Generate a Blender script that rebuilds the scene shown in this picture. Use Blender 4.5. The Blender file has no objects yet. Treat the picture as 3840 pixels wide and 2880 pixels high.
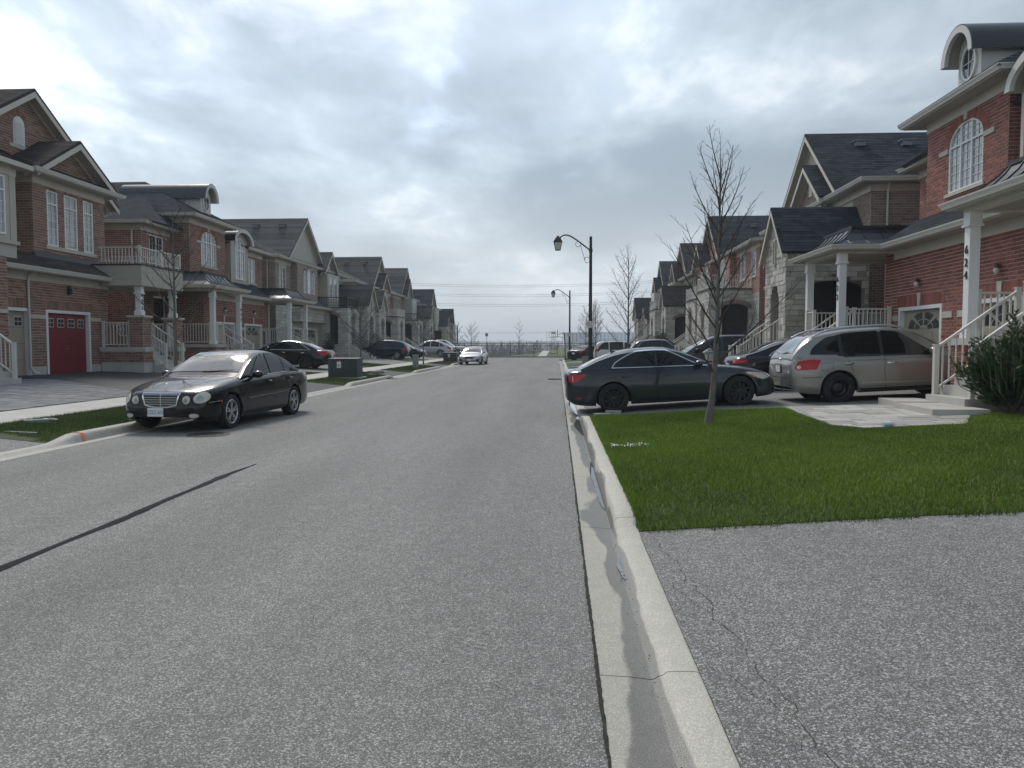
import bpy, bmesh, math, random
import numpy as np
from mathutils import Vector, Matrix
from mathutils.bvhtree import BVHTree
from mathutils.geometry import delaunay_2d_cdt
R = math.radians
PI = math.pi
sc = bpy.context.scene
COL = sc.collection

# ------------------------------------------------------------------ camera
cam_d = bpy.data.cameras.new('camera')
cam_d.sensor_width = 36.0
cam_d.lens = 26.72
cam_d.clip_start = 0.05
cam_d.clip_end = 6000
cam = bpy.data.objects.new('camera', cam_d)
COL.objects.link(cam)
cam.location = (0, 0, 1.57)
cam.rotation_euler = (R(90 - 2.97), 0, R(3.4))
sc.camera = cam

# ------------------------------------------------------------------ exposure
sc.view_settings.view_transform = 'Standard'
sc.view_settings.look = 'None'
sc.view_settings.gamma = 1.0
sc.view_settings.use_curve_mapping = False
sc.view_settings.exposure = 0.50
sc.cycles.use_denoising = True
sc.cycles.max_bounces = 6
sc.cycles.transparent_max_bounces = 8

# ------------------------------------------------------------------ sun
SUN_EL, SUN_AZ = 48.0, -25.0          # azimuth measured from +Y towards +X
sun_d = bpy.data.lights.new('sun', 'SUN')
sun_d.energy = 1.5
sun_d.angle = R(14)
sun_d.color = (1.0, 0.955, 0.89)
sun = bpy.data.objects.new('sun', sun_d)
COL.objects.link(sun)
_sd = Vector((math.sin(R(SUN_AZ)) * math.cos(R(SUN_EL)), math.cos(R(SUN_AZ)) * math.cos(R(SUN_EL)), math.sin(R(SUN_EL))))
sun.rotation_euler = _sd.to_track_quat('Z', 'Y').to_euler()

# ------------------------------------------------------------------ sky: blue air with a broken overcast deck
SKY_OFF = (9.4, 1.1)
def build_world():
    w = bpy.data.worlds.new('World'); sc.world = w; w.use_nodes = True
    nt = w.node_tree; N = nt.nodes; L = nt.links
    N.clear()
    out = N.new('ShaderNodeOutputWorld')
    sky = N.new('ShaderNodeTexSky'); sky.sky_type = 'NISHITA'; sky.sun_disc = False
    sky.sun_elevation = R(SUN_EL); sky.sun_rotation = R(SUN_AZ)
    sky.air_density = 1.0; sky.dust_density = 1.5
    bgs = N.new('ShaderNodeBackground'); bgs.inputs['Strength'].default_value = 0.12
    L.new(sky.outputs[0], bgs.inputs['Color'])
    tc = N.new('ShaderNodeTexCoord')
    sep = N.new('ShaderNodeSeparateXYZ'); L.new(tc.outputs['Generated'], sep.inputs[0])
    def m(op, a, b=None, clamp=False):
        n = N.new('ShaderNodeMath'); n.operation = op; n.use_clamp = clamp
        for i, v in enumerate((a, b)):
            if v is None: continue
            if isinstance(v, (int, float)): n.inputs[i].default_value = v
            else: L.new(v, n.inputs[i])
        return n.outputs[0]
    zc = m('ADD', m('MAXIMUM', sep.outputs['Z'], 0.0), 0.26)
    px = m('DIVIDE', sep.outputs['X'], zc); py = m('DIVIDE', sep.outputs['Y'], zc)
    comb = N.new('ShaderNodeCombineXYZ'); L.new(px, comb.inputs[0]); L.new(py, comb.inputs[1])
    comb.inputs[2].default_value = 3.7
    def noise(scale, detail, rough, dist=0.0, off=(0, 0, 0)):
        mp = N.new('ShaderNodeMapping'); mp.inputs['Location'].default_value = off
        mp.inputs['Scale'].default_value = (scale, scale * .8, scale)
        L.new(comb.outputs[0], mp.inputs[0])
        n = N.new('ShaderNodeTexNoise'); n.inputs['Scale'].default_value = 1.0
        n.inputs['Detail'].default_value = detail; n.inputs['Roughness'].default_value = rough
        n.inputs['Distortion'].default_value = dist
        L.new(mp.outputs[0], n.inputs['Vector']); return n.outputs['Fac']
    def ramp(x, lo, hi):
        n = N.new('ShaderNodeMapRange'); n.interpolation_type = 'SMOOTHSTEP'; n.inputs['From Min'].default_value = lo
        n.inputs['From Max'].default_value = hi; L.new(x, n.inputs['Value']); return n.outputs[0]
    big = noise(0.46, 3, .5, .2, (SKY_OFF[0], SKY_OFF[1], 0))
    mid = noise(1.35, 5, .55, .3, (4.1, 2.2 + SKY_OFF[0], 0))
    fine = noise(4.2, 7, .6, .3, (1.7, 6.2, 0))
    shade = m('ADD', m('ADD', m('MULTIPLY', big, .50), m('MULTIPLY', mid, .35)), m('MULTIPLY', fine, .15))
    gap = m('ADD', m('MULTIPLY', noise(0.62, 5, .55, .2, (8.3, 5.2, 0)), .75), m('MULTIPLY', fine, .25))
    cover = ramp(gap, .345, .47)
    # thin low veil hides the gaps near the horizon
    cover = m('MAXIMUM', cover, m('SUBTRACT', 1.0, ramp(sep.outputs['Z'], .06, .22)))
    cr = N.new('ShaderNodeValToRGB')
    L.new(ramp(shade, .408, .598), cr.inputs[0])
    e = cr.color_ramp.elements
    e[0].position = 0.0; e[0].color = (.255, .31, .365, 1)
    e[1].position = 1.0; e[1].color = (.80, .835, .86, 1)
    e2 = cr.color_ramp.elements.new(.5); e2.color = (.42, .49, .555, 1)
    hz = ramp(sep.outputs['Z'], 0.02, 0.24)
    mixh = N.new('ShaderNodeMix'); mixh.data_type = 'RGBA'
    mixh.inputs['A'].default_value = (.585, .62, .635, 1)
    dt = N.new('ShaderNodeVectorMath'); dt.operation = 'DOT_PRODUCT'; L.new(tc.outputs['Generated'], dt.inputs[0]); dt.inputs[1].default_value = tuple(_sd)
    glow = m('ADD', m('MULTIPLY', ramp(dt.outputs['Value'], .55, 1.0), .50), .95)      # the cloud deck is brightest round the hidden sun
    lit = N.new('ShaderNodeVectorMath'); lit.operation = 'SCALE'; L.new(cr.outputs[0], lit.inputs[0]); L.new(glow, lit.inputs['Scale'])
    L.new(lit.outputs[0], mixh.inputs['B'])
    L.new(m('ADD', m('MULTIPLY', hz, .62), .38), mixh.inputs['Factor'])
    bgc = N.new('ShaderNodeBackground'); bgc.inputs['Strength'].default_value = 1.0
    L.new(mixh.outputs['Result'], bgc.inputs['Color'])
    mx = N.new('ShaderNodeMixShader'); L.new(cover, mx.inputs[0]); L.new(bgs.outputs[0], mx.inputs[1]); L.new(bgc.outputs[0], mx.inputs[2])
    L.new(mx.outputs[0], out.inputs['Surface'])
build_world()

# ------------------------------------------------------------------ materials
MATS = {}
def mat(name, col, rough=.6, var=.0, scale=4.0, bump=0.0, bscale=60.0, metal=0.0, spec=.5, coat=0.0, tint=0.0, rnd=0.0, detail=6, fine=0.0, fscale=80.0, trans=0.0, croughn=.03):
    """principled material; var = soft colour noise, fine = small-grain colour noise, tint = per-face attribute, rnd = per-object"""
    if name in MATS: return MATS[name]
    m = bpy.data.materials.new(name); m.use_nodes = True
    nt = m.node_tree; N = nt.nodes; L = nt.links
    b = N['Principled BSDF']
    b.inputs['Roughness'].default_value = rough
    b.inputs['Metallic'].default_value = metal
    b.inputs['Specular IOR Level'].default_value = spec
    b.inputs['Coat Weight'].default_value = coat
    b.inputs['Coat Roughness'].default_value = croughn
    if trans: b.inputs['Transmission Weight'].default_value = trans
    c4 = (col[0], col[1], col[2], 1)
    b.inputs['Base Color'].default_value = c4
    m.diffuse_color = c4
    cur = None
    tc = N.new('ShaderNodeTexCoord')
    def scaled(src, fac_socket, lo, hi):
        mr = N.new('ShaderNodeMapRange'); mr.inputs['To Min'].default_value = lo; mr.inputs['To Max'].default_value = hi
        L.new(fac_socket, mr.inputs['Value'])
        mul = N.new('ShaderNodeVectorMath'); mul.operation = 'SCALE'
        if src is None: mul.inputs[0].default_value = col
        else: L.new(src, mul.inputs[0])
        L.new(mr.outputs[0], mul.inputs['Scale'])
        return mul.outputs[0]
    if var:
        n = N.new('ShaderNodeTexNoise'); n.inputs['Scale'].default_value = scale; n.inputs['Detail'].default_value = detail
        n.inputs['Roughness'].default_value = .6
        L.new(tc.outputs['Object'], n.inputs['Vector'])
        r = N.new('ShaderNodeMapRange'); r.inputs['From Min'].default_value = .28; r.inputs['From Max'].default_value = .72
        L.new(n.outputs['Fac'], r.inputs['Value'])
        cur = scaled(cur, r.outputs[0], 1 - var, 1 + var)
    if fine:
        n = N.new('ShaderNodeTexNoise'); n.inputs['Scale'].default_value = fscale; n.inputs['Detail'].default_value = 2
        L.new(tc.outputs['Object'], n.inputs['Vector'])
        r = N.new('ShaderNodeMapRange'); r.inputs['From Min'].default_value = .3; r.inputs['From Max'].default_value = .7
        L.new(n.outputs['Fac'], r.inputs['Value'])
        cur = scaled(cur, r.outputs[0], 1 - fine, 1 + fine)
    if tint:
        a = N.new('ShaderNodeAttribute'); a.attribute_name = 'tint'
        cur = scaled(cur, a.outputs['Fac'], 1 - tint, 1 + tint)
    if rnd:
        a = N.new('ShaderNodeObjectInfo')
        cur = scaled(cur, a.outputs['Random'], 1 - rnd, 1 + rnd)
    if cur is not None: L.new(cur, b.inputs['Base Color'])
    if bump:
        n = N.new('ShaderNodeTexNoise'); n.inputs['Scale'].default_value = bscale; n.inputs['Detail'].default_value = 4
        L.new(tc.outputs['Object'], n.inputs['Vector'])
        bp = N.new('ShaderNodeBump'); bp.inputs['Strength'].default_value = bump; bp.inputs['Distance'].default_value = .01
        L.new(n.outputs['Fac'], bp.inputs['Height']); L.new(bp.outputs[0], b.inputs['Normal'])
    MATS[name] = m
    return m

# ------------------------------------------------------------------ mesh building
class MB:
    def __init__(s): s.v = []; s.f = []; s.t = []
    def add(s, vs, fs, tint=.5):
        o = len(s.v); s.v.extend(vs)
        for f in fs: s.f.append([o + i for i in f])
        s.t.extend([tint] * len(fs))
    def poly(s, pts, tint=.5): s.add([tuple(p) for p in pts], [list(range(len(pts)))], tint)
    def box(s, a, b, tint=.5):
        x0, y0, z0 = a; x1, y1, z1 = b
        s.add([(x0,y0,z0),(x1,y0,z0),(x1,y1,z0),(x0,y1,z0),(x0,y0,z1),(x1,y0,z1),(x1,y1,z1),(x0,y1,z1)],
              [(0,3,2,1),(4,5,6,7),(0,1,5,4),(1,2,6,5),(2,3,7,6),(3,0,4,7)], tint)
    def obox(s, o, ax, ay, az, tint=.5):
        """box with corner o and edge vectors"""
        o = Vector(o); ax = Vector(ax); ay = Vector(ay); az = Vector(az)
        p = [o, o+ax, o+ax+ay, o+ay]; p += [q+az for q in p]
        s.add([tuple(q) for q in p], [(0,3,2,1),(4,5,6,7),(0,1,5,4),(1,2,6,5),(2,3,7,6),(3,0,4,7)], tint)
    def bar(s, p0, p1, w, h, tint=.5):
        """rectangular bar from p0 to p1, w sideways (horizontal), h upright"""
        p0 = Vector(p0); p1 = Vector(p1); d = (p1-p0)
        side = d.cross(Vector((0,0,1)))
        if side.length < 1e-6: side = Vector((1,0,0))
        side.normalize(); up = side.cross(d).normalized()
        s.obox(p0 - side*w/2 - up*h/2, d, side*w, up*h, tint)
    def cyl(s, p0, p1, r0, r1=None, n=12, cap=True, tint=.5):
        s.tube([p0, p1], [r0, r0 if r1 is None else r1], n, cap, tint)
    def tube(s, pts, rad, n=8, cap=True, tint=.5):
        pts = [Vector(p) for p in pts]; k = len(pts)
        if isinstance(rad, (int, float)): rad = [rad]*k
        o = len(s.v); prev = None
        for i, p in enumerate(pts):
            d = (pts[min(i+1,k-1)] - pts[max(i-1,0)])
            d = d.normalized() if d.length > 1e-9 else Vector((0,0,1))
            if prev is None:
                a = d.orthogonal().normalized()
            else:
                a = (prev - d*prev.dot(d))
                a = a.normalized() if a.length > 1e-6 else d.orthogonal().normalized()
            prev = a; b = d.cross(a)
            for j in range(n):
                t = 2*PI*j/n
                q = p + (a*math.cos(t) + b*math.sin(t))*rad[i]
                s.v.append((q.x,q.y,q.z))
        for i in range(k-1):
            for j in range(n):
                s.f.append([o+i*n+j, o+i*n+(j+1)%n, o+(i+1)*n+(j+1)%n, o+(i+1)*n+j]); s.t.append(tint)
        if cap:
            s.f.append([o+j for j in range(n)][::-1]); s.f.append([o+(k-1)*n+j for j in range(n)]); s.t += [tint, tint]
    def lathe(s, prof, center=(0,0,0), axis='z', n=24, tint=.5, closed=False):
        """prof: list of (r, h)"""
        o = len(s.v); k = len(prof); cx, cy, cz = center
        for r, h in prof:
            for j in range(n):
                t = 2*PI*j/n; a = r*math.cos(t); b = r*math.sin(t)
                s.v.append({'z': (cx+a, cy+b, cz+h), 'y': (cx+a, cy+h, cz+b), 'x': (cx+h, cy+a, cz+b)}[axis])
        for i in range(k - (0 if closed else 1)):
            for j in range(n):
                i2 = (i+1) % k
                s.f.append([o+i*n+j, o+i*n+(j+1)%n, o+i2*n+(j+1)%n, o+i2*n+j]); s.t.append(tint)
    def loft(s, rings, closed=True, caps=True, tint=.5):
        o = len(s.v); n = len(rings[0])
        for r in rings: s.v.extend(tuple(p) for p in r)
        for i in range(len(rings)-1):
            for j in range(n if closed else n-1):
                s.f.append([o+i*n+j, o+i*n+(j+1)%n, o+(i+1)*n+(j+1)%n, o+(i+1)*n+j]); s.t.append(tint)
        if caps:
            s.f.append([o+j for j in range(n)][::-1]); s.f.append([o+(len(rings)-1)*n+j for j in range(n)]); s.t += [tint, tint]
    def prism(s, pts, dvec, tint=.5):
        d = Vector(dvec); n = len(pts)
        a = [tuple(p) for p in pts]; b = [tuple(Vector(p)+d) for p in pts]
        s.add(a+b, [list(range(n))[::-1], list(range(n,2*n))] + [[i,(i+1)%n,n+(i+1)%n,n+i] for i in range(n)], tint)
    def sweep(s, path, prof, tint=.5, cap=True, closed=False):
        """horizontal path [(x,y,z)], profile [(out, dz)]; out is to the right of travel"""
        P = [Vector(p) for p in path]; k = len(P); rings = []
        for i in range(k):
            if closed: a, c = P[i-1], P[(i+1) % k]
            else: a, c = P[max(i-1,0)], P[min(i+1,k-1)]
            d1 = (P[i]-a); d2 = (c-P[i]); d1.z = 0; d2.z = 0
            if d1.length < 1e-6: d1 = d2.copy()
            if d2.length < 1e-6: d2 = d1.copy()
            d1.normalize(); d2.normalize()
            n1 = Vector((d1.y,-d1.x,0)); n2 = Vector((d2.y,-d2.x,0))
            m = (n1+n2); m = m/max(m.length_squared/2, .15)
            rings.append([P[i] + m*o + Vector((0,0,h)) for o, h in prof])
        if closed: rings.append(rings[0])
        s.loft(rings, True, cap and not closed, tint)
    def build(s, name, material, parent=None, smooth=None, tint=False, mesh_only=False):
        me = bpy.data.meshes.new(name)
        me.from_pydata(s.v, [], s.f)
        if tint:
            a = me.attributes.new('tint', 'FLOAT', 'FACE')
            a.data.foreach_set('value', np.array(s.t, dtype=np.float32))
        if material is not None:
            me.materials.append(material if not isinstance(material, str) else MATS[material])
        if smooth is not None:
            me.polygons.foreach_set('use_smooth', np.ones(len(me.polygons), dtype=bool))
            me.set_sharp_from_angle(angle=R(smooth))
        me.update()
        if mesh_only: return me
        return link(name, me, parent)

def link(name, data, parent=None, loc=None, rotz=None):
    o = bpy.data.objects.new(name, data); COL.objects.link(o)
    if parent is not None: o.parent = parent
    if loc is not None: o.location = loc
    if rotz is not None: o.rotation_euler = (0, 0, rotz)
    return o
def tag(o, label=None, cat=None, group=None, kind=None):
    if label: o['label'] = label
    if cat: o['category'] = cat
    if group: o['group'] = group
    if kind: o['kind'] = kind
    return o
def empty(name, loc=(0,0,0), rotz=0, label=None, cat=None, group=None):
    o = link(name, None, None, loc, rotz); o.empty_display_size = .2
    return tag(o, label, cat, group)
def copy_tree(o, parent=None):
    c = o.copy(); COL.objects.link(c); c.parent = parent
    for ch in list(o.children): copy_tree(ch, c)
    return c
def text_obj(name, body, size, material, parent, loc, rot, depth=.004, align='CENTER', sx=1.0):
    cu = bpy.data.curves.new(name, 'FONT'); cu.body = body; cu.size = size; cu.extrude = depth
    cu.align_x = align; cu.align_y = 'CENTER'; cu.resolution_u = 3
    if material: cu.materials.append(material)
    t = bpy.data.objects.new('lettering_source', cu); COL.objects.link(t)
    bpy.context.view_layer.update()
    me = bpy.data.meshes.new_from_object(t.evaluated_get(bpy.context.evaluated_depsgraph_get()))
    bpy.data.objects.remove(t); bpy.data.curves.remove(cu)
    if material and not me.materials: me.materials.append(material)
    o = link(name, me, parent); o.location = loc; o.rotation_euler = rot; o.scale = (sx, 1, 1)
    return o
def interp(xs, ys, x):
    """monotone cubic through the points"""
    n = len(xs)
    if x <= xs[0]: return ys[0]
    if x >= xs[-1]: return ys[-1]
    d = [(ys[i+1]-ys[i])/(xs[i+1]-xs[i]) for i in range(n-1)]
    i = 0
    while x > xs[i+1]: i += 1
    def tang(j):
        if j == 0: return d[0]
        if j == n-1: return d[-1]
        if d[j-1]*d[j] <= 0: return 0.0
        w1 = 2*(xs[j+1]-xs[j]) + (xs[j]-xs[j-1]); w2 = (xs[j+1]-xs[j]) + 2*(xs[j]-xs[j-1])
        return (w1+w2)/(w1/d[j-1] + w2/d[j])
    h = xs[i+1]-xs[i]; t = (x-xs[i])/h
    m0, m1 = tang(i), tang(i+1)
    return ((2*t**3-3*t*t+1)*ys[i] + (t**3-2*t*t+t)*h*m0 + (-2*t**3+3*t*t)*ys[i+1] + (t**3-t*t)*h*m1)
def lerp(a, b, t): return a + (b-a)*t
# ------------------------------------------------------------------ ground, road, kerbs
def aggregate_mat(name, dark, light, scale, frac=.5, rough=.85, patch=.12, bump=.5, wet=None):
    """asphalt or exposed concrete: small stones of mixed brightness in a binder"""
    m = bpy.data.materials.new(name); m.use_nodes = True
    nt = m.node_tree; N = nt.nodes; L = nt.links; b = N['Principled BSDF']
    b.inputs['Roughness'].default_value = rough; b.inputs['Specular IOR Level'].default_value = .35
    tc = N.new('ShaderNodeTexCoord')
    vo = N.new('ShaderNodeTexVoronoi'); vo.inputs['Scale'].default_value = scale; vo.inputs['Randomness'].default_value = 1
    L.new(tc.outputs['Object'], vo.inputs['Vector'])
    vo2 = N.new('ShaderNodeTexVoronoi'); vo2.inputs['Scale'].default_value = scale*2.3
    L.new(tc.outputs['Object'], vo2.inputs['Vector'])
    def rgb_to_val(c, k=0):
        s = N.new('ShaderNodeSeparateColor'); L.new(c, s.inputs[0]); return s.outputs[k]
    def rng(x, lo, hi, a=0.0, b=1.0, smooth=True):
        q = N.new('ShaderNodeMapRange'); q.interpolation_type = 'SMOOTHSTEP' if smooth else 'LINEAR'
        q.inputs['From Min'].default_value = lo; q.inputs['From Max'].default_value = hi; q.inputs['To Min'].default_value = a; q.inputs['To Max'].default_value = b
        L.new(x, q.inputs['Value']); return q.outputs[0]
    def mul(a, b):
        q = N.new('ShaderNodeMath'); q.operation = 'MULTIPLY'; L.new(a, q.inputs[0])
        if isinstance(b, float): q.inputs[1].default_value = b
        else: L.new(b, q.inputs[1])
        return q.outputs[0]
    def mx(a, b): 
        q = N.new('ShaderNodeMath'); q.operation = 'MAXIMUM'; L.new(a, q.inputs[0]); L.new(b, q.inputs[1]); return q.outputs[0]
    # stones: rounded cells, only some of them pale; a second finer grading fills between
    st1 = mul(mul(rng(vo.outputs['Distance'], .62, .38), rng(rgb_to_val(vo.outputs['Color']), 1-frac, 1-frac+.12)), rng(rgb_to_val(vo.outputs['Color'],1), 0, 1, .35, 1.0, False))
    st2 = mul(mul(rng(vo2.outputs['Distance'], .62, .36), rng(rgb_to_val(vo2.outputs['Color']), 1-frac*1.1, 1-frac*1.1+.15)), .62)
    stones = mx(st1, st2)
    mix = N.new('ShaderNodeMix'); mix.data_type = 'RGBA'; L.new(stones, mix.inputs['Factor'])
    mix.inputs['A'].default_value = (*dark, 1); mix.inputs['B'].default_value = (*light, 1)
    cur = mix.outputs['Result']
    def patchy(cur, sc_, amt, stretch=(1,1,1)):
        mp = N.new('ShaderNodeMapping'); mp.inputs['Scale'].default_value = stretch; L.new(tc.outputs['Object'], mp.inputs[0])
        n = N.new('ShaderNodeTexNoise'); n.inputs['Scale'].default_value = sc_; n.inputs['Detail'].default_value = 6; n.inputs['Roughness'].default_value = .62
        L.new(mp.outputs[0], n.inputs['Vector'])
        k = N.new('ShaderNodeMapRange'); k.inputs['From Min'].default_value = .3; k.inputs['From Max'].default_value = .7
        k.inputs['To Min'].default_value = 1-amt; k.inputs['To Max'].default_value = 1+amt; L.new(n.outputs['Fac'], k.inputs['Value'])
        v = N.new('ShaderNodeVectorMath'); v.operation = 'SCALE'; L.new(cur, v.inputs[0]); L.new(k.outputs[0], v.inputs['Scale']); return v.outputs[0]
    cur = patchy(cur, .55, patch, (1.6, .25, 1)); cur = patchy(cur, 7.0, patch*.7)
    if wet:
        cur = wet(N, L, tc, cur, b)
    L.new(cur, b.inputs['Base Color'])
    bp = N.new('ShaderNodeBump'); bp.inputs['Strength'].default_value = bump; bp.inputs['Distance'].default_value = .004
    L.new(vo.outputs['Distance'], bp.inputs['Height']); bp.invert = True; L.new(bp.outputs[0], b.inputs['Normal'])
    MATS[name] = m; return m

def gutter_stain(N, L, tc, cur, b):
    """damp, silty stain that runs along the flow line of the gutter"""
    sep = N.new('ShaderNodeSeparateXYZ'); L.new(tc.outputs['Object'], sep.inputs[0])
    mp = N.new('ShaderNodeMapping'); mp.inputs['Scale'].default_value = (.9, .24, 1); L.new(tc.outputs['Object'], mp.inputs[0])
    n = N.new('ShaderNodeTexNoise'); n.inputs['Scale'].default_value = 1.7; n.inputs['Detail'].default_value = 5; n.inputs['Roughness'].default_value = .5
    L.new(mp.outputs[0], n.inputs['Vector'])
    d = N.new('ShaderNodeMath'); d.operation = 'SUBTRACT'; L.new(sep.outputs['X'], d.inputs[0]); d.inputs[1].default_value = .46
    a = N.new('ShaderNodeMath'); a.operation = 'ABSOLUTE'; L.new(d.outputs[0], a.inputs[0])
    w = N.new('ShaderNodeMapRange'); w.inputs['From Min'].default_value = .34; w.inputs['From Max'].default_value = .62
    w.inputs['To Min'].default_value = 0.01; w.inputs['To Max'].default_value = .25; L.new(n.outputs['Fac'], w.inputs['Value'])
    up = N.new('ShaderNodeMath'); up.operation = 'MAXIMUM'; L.new(d.outputs[0], up.inputs[0]); up.inputs[1].default_value = 0.0
    a2 = N.new('ShaderNodeMath'); a2.operation = 'MULTIPLY_ADD'; L.new(up.outputs[0], a2.inputs[0]); a2.inputs[1].default_value = 1.8; L.new(a.outputs[0], a2.inputs[2])
    s = N.new('ShaderNodeMath'); s.operation = 'SUBTRACT'; L.new(w.outputs[0], s.inputs[0]); L.new(a2.outputs[0], s.inputs[1])
    k = N.new('ShaderNodeMapRange'); k.interpolation_type = 'SMOOTHSTEP'; k.inputs['From Min'].default_value = -.012; k.inputs['From Max'].default_value = .018; L.new(s.outputs[0], k.inputs['Value'])
    mx = N.new('ShaderNodeMix'); mx.data_type = 'RGBA'; L.new(k.outputs[0], mx.inputs['Factor']); L.new(cur, mx.inputs['A'])
    v = N.new('ShaderNodeVectorMath'); v.operation = 'SCALE'; L.new(cur, v.inputs[0]); v.inputs['Scale'].default_value = .43
    L.new(v.outputs[0], mx.inputs['B'])
    rr = N.new('ShaderNodeMapRange'); rr.inputs['To Min'].default_value = .85; rr.inputs['To Max'].default_value = .38; L.new(k.outputs[0], rr.inputs['Value'])
    L.new(rr.outputs[0], b.inputs['Roughness'])
    pan = N.new('ShaderNodeMapRange'); pan.inputs['From Min'].default_value = .470; pan.inputs['From Max'].default_value = .515; pan.inputs['To Min'].default_value = .80; pan.inputs['To Max'].default_value = 1.0; L.new(sep.outputs['X'], pan.inputs['Value'])
    pv_ = N.new('ShaderNodeVectorMath'); pv_.operation = 'SCALE'; L.new(mx.outputs['Result'], pv_.inputs[0]); L.new(pan.outputs[0], pv_.inputs['Scale'])
    return pv_.outputs[0]

def wheel_tracks(N, L, tc, cur, b):
    """worn, paler lanes and a dirtier crown and gutter line along the street"""
    sep = N.new('ShaderNodeSeparateXYZ'); L.new(tc.outputs['Object'], sep.inputs[0])
    n = N.new('ShaderNodeTexNoise'); n.inputs['Scale'].default_value = .25; n.inputs['Detail'].default_value = 4; L.new(tc.outputs['Object'], n.inputs['Vector'])
    a = N.new('ShaderNodeMath'); a.operation = 'MULTIPLY_ADD'; L.new(n.outputs['Fac'], a.inputs[0]); a.inputs[1].default_value = .9; L.new(sep.outputs['X'], a.inputs[2])
    w = N.new('ShaderNodeMath'); w.operation = 'SINE'
    k = N.new('ShaderNodeMath'); k.operation = 'MULTIPLY'; L.new(a.outputs[0], k.inputs[0]); k.inputs[1].default_value = 3.3; L.new(k.outputs[0], w.inputs[0])
    r = N.new('ShaderNodeMapRange'); r.inputs['From Min'].default_value = -1; r.inputs['To Min'].default_value = .955; r.inputs['To Max'].default_value = 1.045; L.new(w.outputs[0], r.inputs['Value'])
    v = N.new('ShaderNodeVectorMath'); v.operation = 'SCALE'; L.new(cur, v.inputs[0]); L.new(r.outputs[0], v.inputs['Scale'])
    return v.outputs[0]

aggregate_mat('asphalt', (.100,.096,.089), (.395,.385,.365), 100, .50, .8, .16, .35, wet=wheel_tracks)
aggregate_mat('asphalt_drive', (.092,.088,.082), (.42,.41,.39), 86, .52, .8, .14, .45)
aggregate_mat('asphalt_new', (.028,.029,.032), (.075,.077,.080), 110, .5, .75, .18, .4)
aggregate_mat('concrete_kerb', (.40,.375,.325), (.66,.63,.56), 150, .5, .85, .09, .3, wet=gutter_stain)
aggregate_mat('concrete_kerb_plain', (.34,.32,.285), (.56,.54,.49), 150, .5, .85, .14, .3)
mat('concrete', (.42,.40,.365), .85, var=.13, scale=1.8, fine=.10, fscale=70, bump=.15, bscale=120)
mat('concrete_step', (.44,.425,.395), .85, var=.12, scale=2.5, fine=.07, fscale=60, bump=.15, bscale=90)
mat('soil', (.045,.062,.018), .95, var=.35, scale=6, fine=.3, fscale=60)
mat('far_grass', (.085,.10,.045), .95, var=.3, scale=.35, fine=.25, fscale=6)
mat('paver', (.35,.335,.305), .85, var=.16, scale=3, fine=.10, fscale=60, rnd=.26, bump=.2, bscale=90)
mat('paver_grey', (.145,.147,.152), .85, var=.16, scale=3, fine=.10, fscale=60, rnd=.2, bump=.2, bscale=90)
mat('crack_seal', (.022,.022,.024), .9, spec=.1, var=.3, scale=3, bump=.2, bscale=40)
mat('cast_iron', (.055,.042,.038), .6, var=.3, scale=14, metal=.4, bump=.4, bscale=60)
mat('orange_paint', (.75,.19,.07), .7, var=.2, scale=30)
mat('puddle_water', (.12,.125,.13), .02, spec=.8)

mat('stone_grit', (.05,.042,.035), .9, var=.4, scale=40)
XE, XF, XT, XB = .20, .465, .505, .675          # right side: asphalt edge, flow line, kerb top front, kerb back
LXE, LXF, LXT, LXB = -7.45, -7.72, -7.76, -7.95
GRASS_R = [(6.25, 15.85), (23.3, 29.3), (33.6, 39.5), (46.5, 48.0), (53.0, 61.0), (67.0, 74.0)]
GRASS_L = [(11.35, 20.2), (28.0, 35.5), (41.0, 50.8), (56.0, 66.0), (71.5, 78.0)]
def zlawn_r(x): return .125 + .0366*(x-XB)
def zdrive_r(x): return interp([XB, 1.25, 3.9, 6.1, 9.9, 14], [.028, .07, .24, .30, .46, .5], x)
def zlot_l(x): return interp([-40, -17.2, -11.1, -9.65, -7.95], [.62, .56, .225, .19, .125], x)
def zapron_l(x): return interp([-9.65, -7.95], [.19, .03], x)
def zboul(x, y, a, b):
    t = max(0, min(1, min(y-a, b-y)/.6)); t = t*t*(3-2*t)
    return lerp(min(zlot_l(x), zapron_l(x)+.010), zlot_l(x), t)
def seg_at(segs, y):
    for a, b in segs:
        if a <= y <= b: return (a, b)
    return None
def kerb_h(segs, y):
    h = .03
    for a, b in segs:
        t = min((y-(a-.15))/.7, ((b+.15)-y)/.7)
        t = max(0, min(1, t)); t = t*t*(3-2*t)
        h = max(h, .03 + .10*t)
    return h
def zlawn2(x, y, a, b):
    t = max(0, min(1, min(y-a, b-y)/.55)); t = t*t*(3-2*t)
    return lerp(min(zlawn_r(x), zdrive_r(x)+.012), zlawn_r(x), t)

ground = MB()
ground.add([(-1500,-200,-.35),(1500,-200,-.35),(1500,2600,-.35),(-1500,2600,-.35)], [(0,1,2,3)])
tag(ground.build('ground', 'far_grass'), kind='structure')

road = MB()
ys = [-9 + i*4.0 for i in range(22)] + [79.2]
xs = [LXE, -6, -3.8, -1.6, XE]
def crown(x): return .03*(1-((x+3.62)/3.85)**2)*.6
for i in range(len(ys)-1):
    for j in range(len(xs)-1):
        road.poly([(xs[j],ys[i],crown(xs[j])),(xs[j+1],ys[i],crown(xs[j+1])),(xs[j+1],ys[i+1],crown(xs[j+1])),(xs[j],ys[i+1],crown(xs[j]))])
road.poly([(-70,79.2,0.0),(70,79.2,0.0),(70,91.2,0.0),(-70,91.2,0.0)])
road_o = road.build('road', 'asphalt', smooth=30); tag(road_o, kind='structure')

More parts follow.
